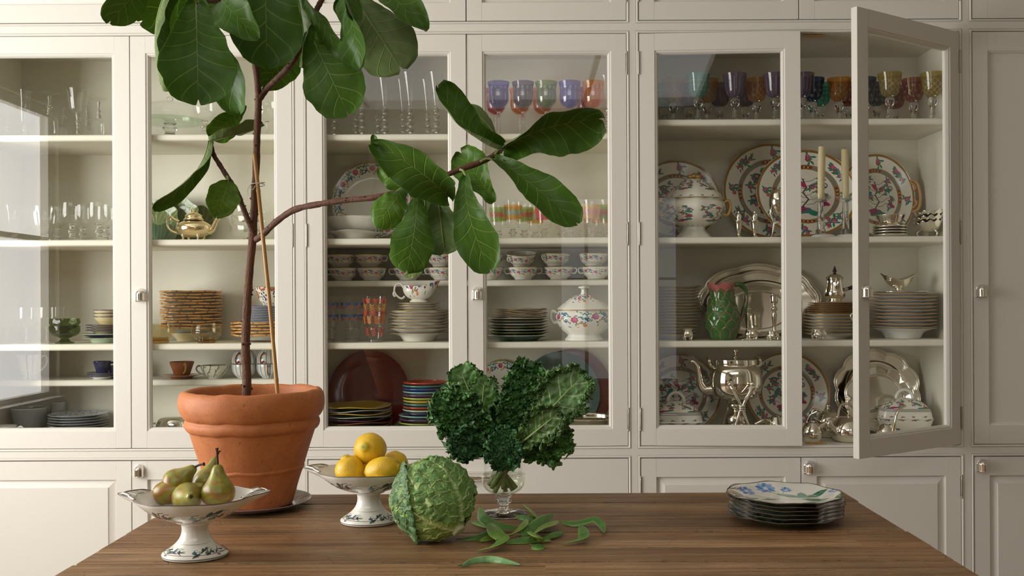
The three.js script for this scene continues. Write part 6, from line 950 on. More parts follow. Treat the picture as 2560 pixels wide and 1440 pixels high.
  rummer('clear round glass standing behind the tip of the biggest fig leaf', onShelf(512, 3.37, A1), 0, 0.95); etched('clear wine glass at the top right corner behind the fig trunk', onShelf(668, 3.44, A1), 0, 1.1);
  // bowls and saucers at the right of the third shelf
  y = pile('saucer', 'plate', 264, 3.44, A3, 1, 0, 0.08, { h: 0.018, under: gl.mint, face: gl.mint, deep: 1 }, 'pale green saucer', 'lowest in the pile beside the green glass bowls');
  y = pile('saucer', 'plate', 264, 3.44, A3 + 0.0145, 1, 0, 0.083, { h: 0.016, under: gl.navy, face: gl.navy, rim: gl.mint }, 'dark blue saucer', 'near the foot of the pile beside the green glass bowls');
  y = pile('saucer', 'plate', 266, 3.44, A3 + 0.0285, 3, 0.0085, 0.066, { h: 0.016, under: gl.cream2, face: gl.cream2, rim: gl.navy, rimR: 0.0014, deep: 1 }, 'dark-rimmed yellow saucer', 'in the pile beside the green glass bowls');
  for (let k = 0; k < 3; k++) { const o = thing('yellow_bowl', ['lowest', 'middle', 'topmost'][k] + ' small dark-rimmed yellow bowl on the saucers beside the green glass bowls', 'bowl', onShelf(268, 3.44, y + 0.001 + k * 0.0115)); mesh('bowl', revolve(smoothProf([[0, 0.001], [0.024, 0], [0.03, 0.006], [0.041, 0.02], [0.044, 0.027], [0.043, 0.0275], [0.034, 0.01], [0, 0.006]], 4), 36), gl.cream2, o); mesh('rim', new THREE.TorusGeometry(0.0437, 0.0012, 5, 36).rotateX(Math.PI / 2).translate(0, 0.0273, 0), gl.navy, o); }
  // fourth shelf
  function cup(name, label, pos, turn, prof, mat, rimM, hs) { const o = thing(name, label, 'cup', pos, turn); mesh('cup', revolve(smoothProf(prof, 4), 44), mat, o); mesh('handle', tube(hs.map((q) => V(...q)), (t) => 0.003 + 0.0012 * Math.abs(t - 0.5), 28, 8), rimM, o); return o; }
  const earH = (r, h, s = 1) => [[s * r * 0.96, h * 0.84, 0], [s * (r + 0.016), h * 0.95, 0], [s * (r + 0.025), h * 0.72, 0], [s * (r + 0.014), h * 0.42, 0], [s * r * 0.78, h * 0.26, 0]];
  const teacup = [[0, 0.001], [0.02, 0], [0.022, 0.003], [0.026, 0.008], [0.034, 0.03], [0.041, 0.052], [0.04, 0.0525], [0.033, 0.028], [0.022, 0.01], [0, 0.007]];
  const q1 = onShelf(454, 3.5, LOW); const bs = thing('saucer', 'glossy brown saucer under the brown cup', 'plate', q1); plateParts(bs, 0.064, { h: 0.013, under: gl.brown, face: gl.brown, rim: gl.cane });
  cup('teacup', 'glossy brown teacup on a brown saucer', onShelf(455, 3.5, LOW + 0.0062), -1.05, teacup.map((p) => [p[0] * 1.03, p[1] * 1.02]), gl.brown, gl.cane, earH(0.041, 0.053));
  cup('wide_cup', 'white tea cup painted with green twigs, between the brown cup and the striped cups', onShelf(538, 3.5, LOW), 2.9, [[0, 0.001], [0.022, 0], [0.024, 0.004], [0.036, 0.014], [0.046, 0.03], [0.05, 0.046], [0.049, 0.0465], [0.043, 0.028], [0.026, 0.01], [0, 0.007]], printed(texTwigs), M.chinaWhite, earH(0.05, 0.046));
  const bow = [[0, 0.001], [0.02, 0], [0.022, 0.003], [0.034, 0.014], [0.041, 0.032], [0.0415, 0.05], [0.0405, 0.0505], [0.038, 0.03], [0.022, 0.008], [0, 0.006]];
  for (const [x, d, l] of [[610, 3.5, 'left pair, just behind the fig trunk'], [671, 3.51, 'right pair, beside the cane']]) {
    cup('striped_cup', 'blue and grey striped cup, lower of the ' + l, onShelf(x, d, LOW), -1.35, bow, printed(texStripe), gl.brown, earH(0.041, 0.05));
    const u = cup('striped_cup', 'striped cup turned upside down, upper of the ' + l, onShelf(x, d, LOW + 0.1035), 1.1, bow, printed(texStripe), gl.brown, earH(0.041, 0.05)); u.rotation.set(Math.PI, 1.75, 0);
  }
  cup('striped_jug', 'white mug with dark green stripes on the low shelf at the left', onShelf(76, 3.5, LOW), 0, [[0, 0.001], [0.026, 0], [0.028, 0.004], [0.023, 0.01], [0.029, 0.02], [0.037, 0.05], [0.043, 0.088], [0.042, 0.0885], [0.035, 0.05], [0.024, 0.016], [0, 0.012]], printed(texJugStripe), M.chinaWhite, [[0.037, 0.078, 0], [0.052, 0.084, 0], [0.06, 0.07, 0], [0.055, 0.05, 0], [0.043, 0.036, 0], [0.038, 0.03, 0]]);
  y = pile('saucer', 'plate', 256, 3.5, LOW, 3, 0.0062, 0.052, { h: 0.011, under: M.chinaWhite, face: gl.navy, rim: gl.navy }, 'saucer with a navy face', 'under the navy cup');
  cup('teacup', 'dark navy cup on a pile of saucers at the right of the low shelf', onShelf(256, 3.5, LOW + 0.0175), 0.4, teacup.map((p) => [p[0] * 0.74, p[1] * 0.86]), gl.navy, gl.navy, earH(0.03, 0.045));
  cup('teacup', 'second navy cup at the edge of the door beside the first', onShelf(292, 3.53, LOW), 0.4, teacup.map((p) => [p[0] * 0.74, p[1] * 0.86]), gl.navy, gl.navy, earH(0.03, 0.045));
  // floor of the left cupboard
  y = pile('dinner_plate', 'plate', 197, 3.53, FLOORY, 9, 0.0094, 0.1, { h: 0.018, under: gl.grey, face: printed(texBlueRim), disc: true, rim: gl.grey }, 'grey-blue patterned plate', 'in the pile at the bottom of the left cupboard');
  const bigbowl = thing('grey_bowl', 'wide pale grey bowl at the bottom left, behind the blue mug', 'bowl', onShelf(74, 3.55, FLOORY)); bigbowl.scale.set(0.72, 1, 0.72); mesh('bowl', revolve(smoothProf([[0, 0.001], [0.04, 0], [0.045, 0.008], [0.064, 0.04], [0.08, 0.085], [0.084, 0.112], [0.082, 0.1125], [0.074, 0.08], [0.05, 0.02], [0, 0.012]], 4), 48), gl.grey, bigbowl); mesh('rim', new THREE.TorusGeometry(0.083, 0.0016, 6, 48).rotateX(Math.PI / 2).translate(0, 0.112, 0), M.chinaWhite, bigbowl);
  cup('blue_mug', 'blue-speckled wide cup with a white handle at the bottom left', onShelf(112, 3.37, FLOORY), 0.15, [[0, 0.001], [0.026, 0], [0.03, 0.005], [0.042, 0.03], [0.046, 0.058], [0.045, 0.0585], [0.04, 0.03], [0.026, 0.01], [0, 0.007]], printed(texBlueBits), M.chinaWhite, earH(0.046, 0.062).map((q) => [q[0], q[1], q[2]]));
  cup('creamer', 'small white scalloped cream jug at the bottom of the left cupboard', onShelf(200, 3.36, FLOORY), 3.3, [[0, 0.001], [0.02, 0], [0.022, 0.005], [0.03, 0.025], [0.033, 0.058], [0.032, 0.0585], [0.027, 0.025], [0, 0.007]], M.chinaWhite, M.chinaWhite, earH(0.033, 0.06));
  cup('white_mug', 'white cup with a thick handle at the far bottom left', onShelf(12, 3.37, FLOORY), 0.1, [[0, 0.001], [0.026, 0], [0.03, 0.005], [0.036, 0.04], [0.038, 0.07], [0.037, 0.0705], [0.032, 0.035], [0, 0.007]], M.chinaWhite, M.chinaWhite, earH(0.038, 0.07));
  for (const [x, d, r, h, l] of [[146, 3.612, 0.026, 0.125, 'tall pale vessel added in place of a reflection in the pane, bottom left']]) { const o = thing('reflection_beaker', l, 'reflection_beaker', onShelf(x, d, FLOORY)); mesh('reflection_beaker', revolve(smoothProf([[0, 0.001], [r * 0.8, 0], [r * 0.84, 0.004], [r, h], [r * 0.95, h], [r * 0.78, 0.01], [0, 0.008]], 3), 36), gl.grey, o); mesh('rim', new THREE.TorusGeometry(r * 0.975, 0.0014, 6, 36).rotateX(Math.PI / 2).translate(0, h, 0), M.chinaWhite, o); }  // added vessel, stands where the pane only reflects something pale
  const dm = thing('steel_bowl', 'upturned shiny steel bowl behind the rim of the terracotta pot', 'bowl', onShelf(432, 3.42, FLOORY + 0.022)); mesh('bowl', revolve(smoothProf([[0.056, 0], [0.057, 0.004], [0.0545, 0.045], [0.046, 0.064], [0.03, 0.07], [0, 0.071]].reverse().reverse(), 5), 44), M.silver, dm); mesh('handle', tube([V(-0.05, 0.05, 0.02), V(-0.066, 0.05, 0.03), V(-0.07, 0.025, 0.032), V(-0.064, 0.004, 0.028)], 0.0032, 20, 8), M.silverOld, dm);
  const wp = thing('white_plate', 'white plate under the upturned steel bowl', 'plate', onShelf(440, 3.42, FLOORY)); plateParts(wp, 0.085, { h: 0.02, under: M.chinaWhite, face: M.chinaWhite, foot: 0.7, deep: 1 });
}
// ---------- right cupboard: service with blossom trees, silver ----------
standing('platter', 'blossom-tree platter behind the lidded tureen, leftmost of the standing platters', 'platter', 1692, 3.6, K2, 0.158, 0.148, { under: CREAM, face: PT, rim: M.gold, scal: 0.012, nl: 8 });
standing('platter', 'largest blossom-tree platter, standing behind the closed pane', 'platter', 1926, 3.615, K2, 0.176, 0.178, { under: CREAM, face: PT, rim: M.gold, scal: 0.012, nl: 8 }, 9);
standing('platter', 'blossom-tree platter behind the two candles', 'platter', 2014, 3.53, K2, 0.179, 0.161, { under: CREAM, face: PT, rim: M.gold, scal: 0.012, nl: 8 });
{ const o = standing('platter', 'blossom-tree platter with gold-scrolled handles, seen through the open pane', 'platter', 2192, 3.6, K2, 0.13, 0.158, { under: CREAM, face: PT, rim: M.silverOld, scal: 0.01, nl: 8 }); for (const s of [-1, 1]) mesh('handle', merge([tube([V(s * 0.12, 0.021, -0.06), V(s * 0.142, 0.022, -0.045), V(s * 0.15, 0.022, -0.01), V(s * 0.15, 0.022, 0.014), V(s * 0.14, 0.022, 0.05), V(s * 0.118, 0.021, 0.066)], 0.006, 30, 8), ...[-1, 1].map((q) => tube([V(s * 0.118, 0.022, q * 0.05), V(s * 0.135, 0.023, q * 0.03), V(s * 0.127, 0.023, q * 0.016)], 0.004, 14, 7))]), gl.cane, o); }
tureen('footed lidded tureen painted with blossom trees, left of the silver shakers', onShelf(1735, 3.43, K2), 0.109, 0.235, texTreeBand, true, 0.78);
for (const [x, l] of [[1847, 'left'], [1887, 'right']]) {
  const o = thing('shaker', 'slim silver shaker, ' + l + ' one of the pair beside the painted tureen', 'shaker', onShelf(x, 3.39, K2), 0, 'silver shakers');
  mesh('body', revolve(smoothProf([[0, 0], [0.0115, 0], [0.012, 0.003], [0.006, 0.009], [0.0055, 0.014], [0.0095, 0.03], [0.0125, 0.052], [0.0145, 0.057], [0.0145, 0.059], [0.009, 0.061]], 4), 16), M.silverOld, o);
  mesh('cap', revolve(smoothProf([[0.0085, 0.061], [0.009, 0.066], [0.0095, 0.074], [0.007, 0.082], [0.003, 0.086], [0.003, 0.09], [0, 0.093]], 4), 20), M.silver, o);
}
{ // silver egg-shaped urn on bowed legs
  const o = thing('silver_urn', 'small silver egg-shaped urn on bowed legs at the edge of the closed door', 'urn', onShelf(1946, 3.4, K2));
  mesh('body', revolve(smoothProf([[0, 0.075], [0.012, 0.078], [0.027, 0.1], [0.032, 0.125], [0.029, 0.148], [0.028, 0.152], [0.018, 0.163], [0, 0.168]], 5), 32), M.silver, o);
  for (let k = 0; k < 4; k++) { const a = k * 1.571 + 0.6, c = Math.cos(a), s = Math.sin(a); mesh('leg', tube([V(s * 0.028, 0.12, c * 0.028), V(s * 0.036, 0.09, c * 0.036), V(s * 0.022, 0.05, c * 0.022), V(s * 0.03, 0.012, c * 0.03), V(s * 0.036, 0.0025, c * 0.036)], 0.0022, 24, 7), M.silverOld, o); }
  mesh('base_ring', new THREE.TorusGeometry(0.026, 0.002, 6, 28).rotateX(Math.PI / 2).translate(0, 0.05, 0), M.silverOld, o);
}
// candles on glass candlesticks
for (const [x, top, l, tilt] of [[2052, 370, 'left', 0.045], [2114, 377, 'right', -0.02]]) {
  const d = 3.39, o = thing('glass_candlestick', 'clear glass candlestick, ' + l + ' one of the pair in the open doorway', 'candlestick', onShelf(x, d, K2 + 0.012), 0, 'glass candlesticks');
  mesh('base', new THREE.CylinderGeometry(0.017, 0.0185, 0.016, 8).translate(0, 0.008, 0), M.crystal, o);
  mesh('column', new THREE.CylinderGeometry(0.0095, 0.0135, 0.092, 6).translate(0, 0.0625, 0), M.crystal, o);
  mesh('drip_pan', revolve(smoothProf([[0, 0.109], [0.014, 0.11], [0.027, 0.118], [0.036, 0.13], [0.035, 0.131], [0.024, 0.122], [0, 0.116]], 4), 48, { mod: (th) => [1 + 0.02 * Math.cos(th * 20), 0] }), M.clear, o);
  mesh('socket', revolve(smoothProf([[0.011, 0.117], [0.0145, 0.12], [0.0145, 0.134], [0.016, 0.138], [0.0145, 0.139]], 3), 24), M.clear, o);
  const c = thing('candle', 'cream candle standing in the ' + l + ' glass candlestick', 'candle', onShelf(x, d, K2 + 0.1305), 0, 'cream candles'); c.rotation.z = -tilt * 0.6;
  const H = topAt(top, d) - K2 - 0.131; mesh('wax', revolve(smoothProf([[0, 0], [0.0098, 0], [0.0112, 0.02], [0.0116, H - 0.003], [0.0105, H], [0.004, H - 0.001], [0, H - 0.001]], 3), 24), M.wax, c); mesh('wick', tube([V(0, H - 0.002, 0), V(0.0006, H + 0.004, 0), V(0.0015, H + 0.007, 0)], 0.0008, 6, 5), M.darkwood, c);
  const b = thing('upturned_dish', 'pale upturned dish under the ' + l + ' glass candlestick', 'dish', onShelf(x + 6, d, K2), 0, 'upturned dishes'); mesh('dish', revolve(smoothProf([[0.043, 0], [0.0435, 0.002], [0.036, 0.008], [0.022, 0.0112], [0, 0.0115]].reverse().reverse(), 4), 36), M.chinaWhite, b); mesh('ring', new THREE.TorusGeometry(0.02, 0.0008, 5, 30).rotateX(Math.PI / 2).translate(0, 0.0112, 0), M.silverOld, b);
}
{ // silver dishes at the right of that shelf
  const p = onShelf(2226, 3.42, K2); let o;
  for (let k = 0; k < 4; k++) { o = thing('silver_dish', ordinal(3 - k, 4) + ' ornate silver dish in the pile behind the open pane', 'dish', V(p.x, K2 + 0.0004 + k * 0.0095, p.z), 0, 'pile of silver dishes'); mesh('dish', revolve(smoothProf([[0, 0], [0.042, 0], [0.05, 0.003], [0.057, 0.0095], [0.056, 0.0105], [0.048, 0.005], [0, 0.003]], 3), 48, { mod: (th, j, r) => [1 + 0.02 * Math.cos(th * 12), 0] }), M.silverOld, o); mesh('beading', new THREE.TorusGeometry(0.0565, 0.0022, 6, 56).rotateX(Math.PI / 2).translate(0, 0.0098, 0), M.silver, o); }
  o = thing('silver_bowl', 'fluted silver bowl on the pile of silver dishes', 'bowl', V(p.x, K2 + 0.04, p.z)); mesh('bowl', revolve(smoothProf([[0, 0], [0.03, 0], [0.033, 0.004], [0.04, 0.02], [0.047, 0.038], [0.046, 0.0385], [0.036, 0.015], [0, 0.005]], 4), 72, { mod: (th, j, r, yy) => [1 + 0.03 * Math.abs(Math.cos(th * 10)), 0] }), M.silver, o); mesh('rim', new THREE.TorusGeometry(0.0478, 0.0016, 6, 48).rotateX(Math.PI / 2).translate(0, 0.038, 0), M.silverOld, o);
  for (let k = 0; k < 3; k++) { o = thing('shell_dish', ['lowest', 'middle', 'topmost'][k] + ' scalloped silver shell dish at the right wall', 'dish', onShelf(2320 + k * 2, 3.42, K2 + 0.018 + k * 0.018), 0.3, 'silver shell dishes'); mesh('shell', revolve(smoothProf([[0, 0], [0.018, 0.001], [0.034, 0.012], [0.045, 0.03], [0.0475, 0.036], [0.046, 0.036], [0.03, 0.013], [0, 0.004]], 4), 72, { mod: (th, j, r, yy) => [1 + 0.06 * Math.abs(Math.cos(th * 6)) * sst(0.005, 0.03, yy), sst(0.01, 0.036, yy) * (0.004 * Math.cos(th * 12) + 0.006 * Math.sin(th + 0.5))] }), M.silver, o); if (!k) for (let q = 0; q < 3; q++) { const a = q * 2.09 + 0.2; mesh('foot', tube([V(Math.sin(a) * 0.028, 0.006, Math.cos(a) * 0.028), V(Math.sin(a) * 0.038, -0.004, Math.cos(a) * 0.038), V(Math.sin(a) * 0.032, -0.016, Math.cos(a) * 0.032)], 0.003, 12, 7), M.silverOld, o); } }
}
// third shelf
pile('dinner_plate', 'plate', 1686, 3.47, K3, 17, 0.0104, 0.092, { h: 0.02, under: CREAM, face: CREAM, rim: M.gold, scal: 0.006, wavy: 0.0008 }, 'gold-rimmed cream plate', 'in the tall pile left of the artichoke jug');
{ // artichoke jug
  const o = thing('artichoke_jug', 'green pottery jug shaped like an artichoke with pink leaf edges', 'jug', onShelf(1806, 3.41, K3)), H = 0.193;
  const rad = (t) => { const k = [[0, 0.038], [0.08, 0.046], [0.25, 0.0565], [0.38, 0.0575], [0.55, 0.049], [0.72, 0.0395], [0.84, 0.0375], [0.95, 0.043], [1, 0.048]]; let i = 0; while (i < k.length - 2 && t > k[i + 1][0]) i++; const f = clamp((t - k[i][0]) / (k[i + 1][0] - k[i][0])); return lerp(k[i][1], k[i + 1][1], f * f * (3 - 2 * f)); };
  const green = dataTex(128, 256, (u, v) => { const n = 0.5 + 0.5 * n2(u * 60, v * 5), m = 0.5 + 0.5 * n2(u * 8, v * 8); return [0.16 + 0.12 * n * m, 0.3 + 0.17 * n, 0.13 + 0.05 * n]; }), mg = printed(green), mp = glaze(0.42, 0.13, 0.12);
  mesh('body', revolve([...Array.from({ length: 25 }, (_, i) => [rad(i / 24) * 0.985, i / 24 * H]), [0.044, H], [0.036, H * 0.86], [0.035, H * 0.7]], 56, { mod: (th, j, r, yy) => [1 + 0.12 * sst(H * 0.8, H, yy) * Math.pow(Math.max(0, Math.cos(th + Math.PI / 2)), 3), 0.006 * sst(H * 0.9, H, yy) * Math.cos(th * 6)] }), mp, o);
  for (let row = 0; row < 7; row++) {
    const n = 9, y0 = row * 0.026 - 0.004, hh = 0.05;
    for (let k = 0; k < n; k++) {
      const th0 = (k + (row % 2) * 0.5) / n * 6.2832, w = 0.36, f = (u, v, lift) => { const s = u * 2 - 1, yy = clamp((y0 + v * hh) / H, 0.0, 1), wd = w * Math.pow(Math.sin(Math.PI * (0.18 + 0.78 * v)), 0.7), th = th0 + s * wd, r = rad(yy) + lift * (0.4 + v * 0.6) * (1 - 0.55 * s * s) + 0.001; return [Math.sin(th) * r, yy * H, Math.cos(th) * r]; };
      if (y0 + hh > H + 0.008) continue;
      const lf = mesh('leaf', grid(8, 10, (u, v) => f(u, v, 0.005)), mg, o), e = []; for (let q = 0; q <= 12; q++) { const a = q / 12, p = a < 0.4 ? [0, 0.2 + a * 1.6] : a > 0.6 ? [1, 0.2 + (1 - a) * 1.6] : [(a - 0.4) / 0.2, 0.84 + 0.14 * Math.sin((a - 0.4) / 0.2 * Math.PI)]; e.push(V(...f(p[0], clamp(p[1], 0, 0.99), 0.004))); }
      mesh('leaf_edge', tube(e, 0.0013, 24, 5), mp, lf);
    }
  }
  mesh('handle', tube([V(0.04, H * 0.97, 0), V(0.062, H * 0.985, 0), V(0.082, H * 0.87, 0), V(0.083, H * 0.7, 0), V(0.072, H * 0.48, 0), V(0.052, H * 0.26, 0)], (t) => 0.0075 + 0.002 * Math.sin(t * 12), 40, 10), mg, o);
  mesh('handle_ridge', tube([V(0.084, H * 0.78, 0.006), V(0.082, H * 0.66, 0.007), V(0.071, H * 0.47, 0.007), V(0.056, H * 0.3, 0.007)], 0.0024, 24, 6), mp, o);
}
const shaped = (n, a, b = 0) => ({ mod: n, a, b });
function silverTray(label, px, d, Y, Rx, Ry, tilt, nl, sc, mat = M.silverOld) {
  const o = thing('silver_tray', label, 'tray', V(0, 0, 0), 0, 'silver trays standing on edge'), t = tilt * Math.PI / 180, K = Rx / Ry, mod = (th, j, r) => [1 + sst(Ry * 0.78, Ry * 0.9, r) * sc * (Math.abs(Math.cos(th * nl / 2)) - 0.5), 0];
  mesh('tray', revolve([[0, 0], [Ry * 0.66, 0], [Ry * 0.7, 0.002], [Ry * 0.9, 0.011], [Ry * 0.965, 0.0125], [Ry, 0.013], [Ry, 0.015], [Ry * 0.96, 0.016], [Ry * 0.955, 0.0145], [Ry * 0.9, 0.0135], [Ry * 0.76, 0.008], [Ry * 0.74, 0.0095], [Ry * 0.72, 0.008], [Ry * 0.68, 0.0035], [0, 0.0025]], 120, { sx: K, mod }), mat, o);
  const loop = (r, yy, rd) => { const p = []; for (let i = 0; i < 100; i++) { const th = i / 100 * 6.28319; p.push(V(Math.sin(th) * r * K * mod(th, 0, r)[0], yy, Math.cos(th) * r * mod(th, 0, r)[0])); } return new THREE.TubeGeometry(new THREE.CatmullRomCurve3(p, true), 200, rd, 6, true); };
  mesh('border', mergeGeometries([loop(Ry * 0.985, 0.015, 0.0026), loop(Ry * 0.93, 0.0145, 0.0016)]), M.silver, o);
  o.position.copy(onShelf(px, d, Y)); o.position.y = Y + 0.004 + Ry * Math.cos(t) * (1 + sc * 0.5); o.rotation.set(Math.PI / 2 - t, 0, 0); return o;
}
silverTray('largest oval silver tray, standing at the back behind the artichoke jug', 1896, 3.62, K3, 0.222, 0.131, 8, 8, 0.05);
silverTray('middle oval silver tray standing in front of the largest', 1903, 3.592, K3, 0.196, 0.118, 10, 8, 0.05);
silverTray('smallest plain oval silver tray, front one behind the artichoke jug', 1893, 3.56, K3, 0.158, 0.098, 13, 8, 0.0, M.silver);
silverTray('larger round silver tray with a wavy border at the bottom right', 2190, 3.605, FLOORY, 0.156, 0.149, 12, 10, 0.07);
silverTray('smaller round silver tray in front of the larger, at the bottom right', 2196, 3.57, FLOORY, 0.126, 0.122, 13, 10, 0.05, M.silver);
for (const [x, d, l] of [[1936, 3.42, 'silver candlestick at the right of the smallest oval tray'], [1869, 3.45, 'silver candlestick behind the handle of the artichoke jug']]) { const o = thing('silver_candlestick', l, 'candlestick', onShelf(x, d, K3)); mesh('base', revolve(smoothProf([[0, 0], [0.036, 0], [0.037, 0.003], [0.03, 0.008], [0.018, 0.013], [0.008, 0.022]], 4), 32), M.silverOld, o); mesh('column', revolve(smoothProf([[0.008, 0.022], [0.005, 0.04], [0.0075, 0.062], [0.009, 0.09], [0.0055, 0.094], [0.0115, 0.103], [0.0115, 0.108], [0.006, 0.114], [0.006, 0.122]], 4), 8), M.silverOld, o); mesh('socket', revolve(smoothProf([[0.006, 0.122], [0.011, 0.126], [0.0125, 0.142], [0.0135, 0.152], [0.0165, 0.154], [0.0165, 0.156], [0.0095, 0.156]], 4), 24), M.silver, o); }
function salt(label, px, d, Y, w, h, plain) {                          // little footed silver salts
  const o = thing('salt_cellar', label, 'salt cellar', onShelf(px, d, Y), 0.2, 'footed silver salt cellars'), k = w / 2;
  mesh('bowl', revolve(smoothProf([[0, h * 0.3], [k * 0.6, h * 0.3], [k * 0.92, h * 0.45], [k * 0.85, h * 0.72], [k * 0.72, h * 0.86], [k * 0.95, h], [k * 0.86, h], [k * 0.6, h * 0.75], [0, h * 0.5]], 5), 40, { mod: (th, j, r) => [1 + (plain ? 0.02 : 0.06) * Math.cos(th * 8), 0], sz: 0.8 }), plain ? M.silver : M.silverOld, o);
  for (let q = 0; q < 4; q++) { const a = q * 1.571 + 0.785, s = Math.sin(a), c = Math.cos(a) * 0.8; mesh('foot', tube([V(s * k * 0.75, h * 0.45, c * k * 0.75), V(s * k * 0.82, h * 0.25, c * k * 0.82), V(s * k * 0.66, h * 0.1, c * k * 0.66), V(s * k * 0.8, 0.0016, c * k * 0.8)], (t) => lerp(0.0036, 0.002, t), 12, 7), M.silver, o); }
}
salt('small footed silver salt in front of the tall pile of plates', 1719, 3.36, K3, 0.042, 0.04); salt('small footed silver salt right of the artichoke jug', 1880, 3.355, K3, 0.044, 0.039); salt('low plain silver salt at the foot of the silver candlestick', 1932, 3.355, K3, 0.05, 0.03, true); salt('plain oval silver salt in the open doorway, before the dark plates', 2048, 3.353, K3, 0.062, 0.036, true);
{ const o = thing('salt_spoon', 'tiny silver spoon lying beside the footed salt', 'spoon', onShelf(1858, 3.352, K3)); mesh('bowl', new THREE.SphereGeometry(0.006, 16, 10).scale(1, 0.4, 0.8).translate(0, 0.003, 0), M.silver, o); mesh('shaft', tube([V(0.005, 0.003, 0), V(0.02, 0.0034, -0.004), V(0.036, 0.003, -0.008)], 0.0012, 10, 6), M.silver, o); }
y = pile('dinner_plate', 'plate', 2082, 3.475, K3, 7, 0.0112, 0.098, { h: 0.02, under: CREAM, face: CREAM, rim: M.gold, rimR: 0.0013 }, 'gold-rimmed plate', 'in the lower half of the pile under the silver coffee pot');
y = pile('dessert_plate', 'plate', 2085, 3.475, y - 0.0085, 6, 0.0068, 0.092, { h: 0.013, under: gl.cream2, face: gl.cream2, rim: gl.brown }, 'thin tan-edged plate', 'in the upper half of the pile under the silver coffee pot');
{ // coffee pot with a side handle of dark wood
  const o = thing('coffee_pot', 'silver coffee pot with a dark wooden side handle, on the pile of plates', 'coffee pot', onShelf(2087, 3.475, y + 0.001));
  mesh('body', revolve(smoothProf([[0, 0], [0.026, 0], [0.028, 0.004], [0.024, 0.008], [0.034, 0.018], [0.0365, 0.032], [0.031, 0.056], [0.028, 0.076], [0.0295, 0.083], [0.0285, 0.085]], 5), 40), M.silver, o);
  mesh('lid', revolve(smoothProf([[0.03, 0.0845], [0.031, 0.087], [0.025, 0.092], [0.014, 0.099], [0, 0.101]], 4), 32), M.silver, o);
  mesh('finial', revolve(smoothProf([[0, 0.1], [0.006, 0.101], [0.004, 0.106], [0.009, 0.109], [0.004, 0.113], [0.0065, 0.116], [0.003, 0.12], [0.0035, 0.124], [0, 0.128]], 3), 16), M.darkwood, o);
  mesh('handle', tube([V(0.045, 0.047, 0.0), V(0.07, 0.055, 0.002), V(0.1, 0.064, 0.004)], (t) => 0.006 + 0.0015 * Math.sin(t * 3), 16, 10), M.darkwood, o);
  mesh('ferrule', tube([V(0.03, 0.042, 0), V(0.046, 0.0475, 0.0)], (t) => lerp(0.0075, 0.0065, t), 6, 12), M.silverOld, o);
  mesh('spout', tube([V(0, 0.05, 0.028), V(0.0, 0.062, 0.04), V(0, 0.074, 0.044)], (t) => lerp(0.009, 0.004, t), 12, 10), M.silver, o);
}
{ const o = thing('silver_ladle', 'silver hook-handled ladle leaning by the edge of the open door', 'ladle', onShelf(2140, 3.37, K3)); mesh('handle', tube([V(0.01, 0.012, 0), V(0.012, 0.035, 0), V(0.002, 0.055, 0), V(-0.016, 0.072, 0), V(-0.017, 0.085, 0), V(-0.007, 0.091, 0), V(0.004, 0.086, 0)], (t) => 0.003 - 0.0006 * t, 40, 8), M.silver, o); mesh('bowl', new THREE.SphereGeometry(0.02, 24, 12, 0, 6.2832, Math.PI / 2, Math.PI / 2).translate(0.026, 0.021, 0), M.silver, o); }
pile('soup_plate', 'plate', 2256, 3.47, K3, 1, 0, 0.112, { h: 0.036, deep: 1, under: M.chinaWhite, face: M.chinaWhite, foot: 0.52 }, 'deep white soup plate', 'at the foot of the pile behind the open pane');
y = pile('dinner_plate', 'plate', 2256, 3.47, K3 + 0.0245, 11, 0.0117, 0.112, { h: 0.016, under: M.chinaWhite, face: M.chinaWhite, rim: gl.cane, rimR: 0.0012, scal: 0.006, wavy: 0.0008 }, 'gold-edged white plate', 'in the tall pile behind the open pane');
{
  const o = thing('silver_salver', 'flat silver salver on top of the white plates behind the open pane', 'tray', onShelf(2252, 3.47, y + 0.001)); mesh('salver', revolve([[0, 0], [0.085, 0], [0.092, 0.0035], [0.0925, 0.005], [0.084, 0.0022], [0, 0.0018]], 56), M.silver, o); mesh('border', new THREE.TorusGeometry(0.0922, 0.0015, 6, 60).rotateX(Math.PI / 2).translate(0, 0.0046, 0), M.silverOld, o);
  const s = thing('silver_sauce_boat', 'silver sauce boat on the salver behind the open pane', 'sauce boat', onShelf(2246, 3.45, y + 0.0032)); mesh('body', revolve(smoothProf([[0, 0.014], [0.016, 0.0145], [0.036, 0.026], [0.05, 0.046], [0.057, 0.056], [0.056, 0.0565], [0.046, 0.044], [0.03, 0.026], [0, 0.019]], 4), 56, { sz: 0.6, mod: (th, j, r, yy) => { const k = sst(0.02, 0.056, yy), c = Math.cos(th - Math.PI / 2); return [1 + 0.14 * k * Math.abs(c) ** 3, k * (0.011 * Math.cos(2 * (th - Math.PI / 2)))]; } }), M.silver, s); mesh('foot', revolve(smoothProf([[0, 0], [0.018, 0], [0.0185, 0.002], [0.01, 0.007], [0.009, 0.0145], [0, 0.015]], 4), 28), M.silverOld, s);
}
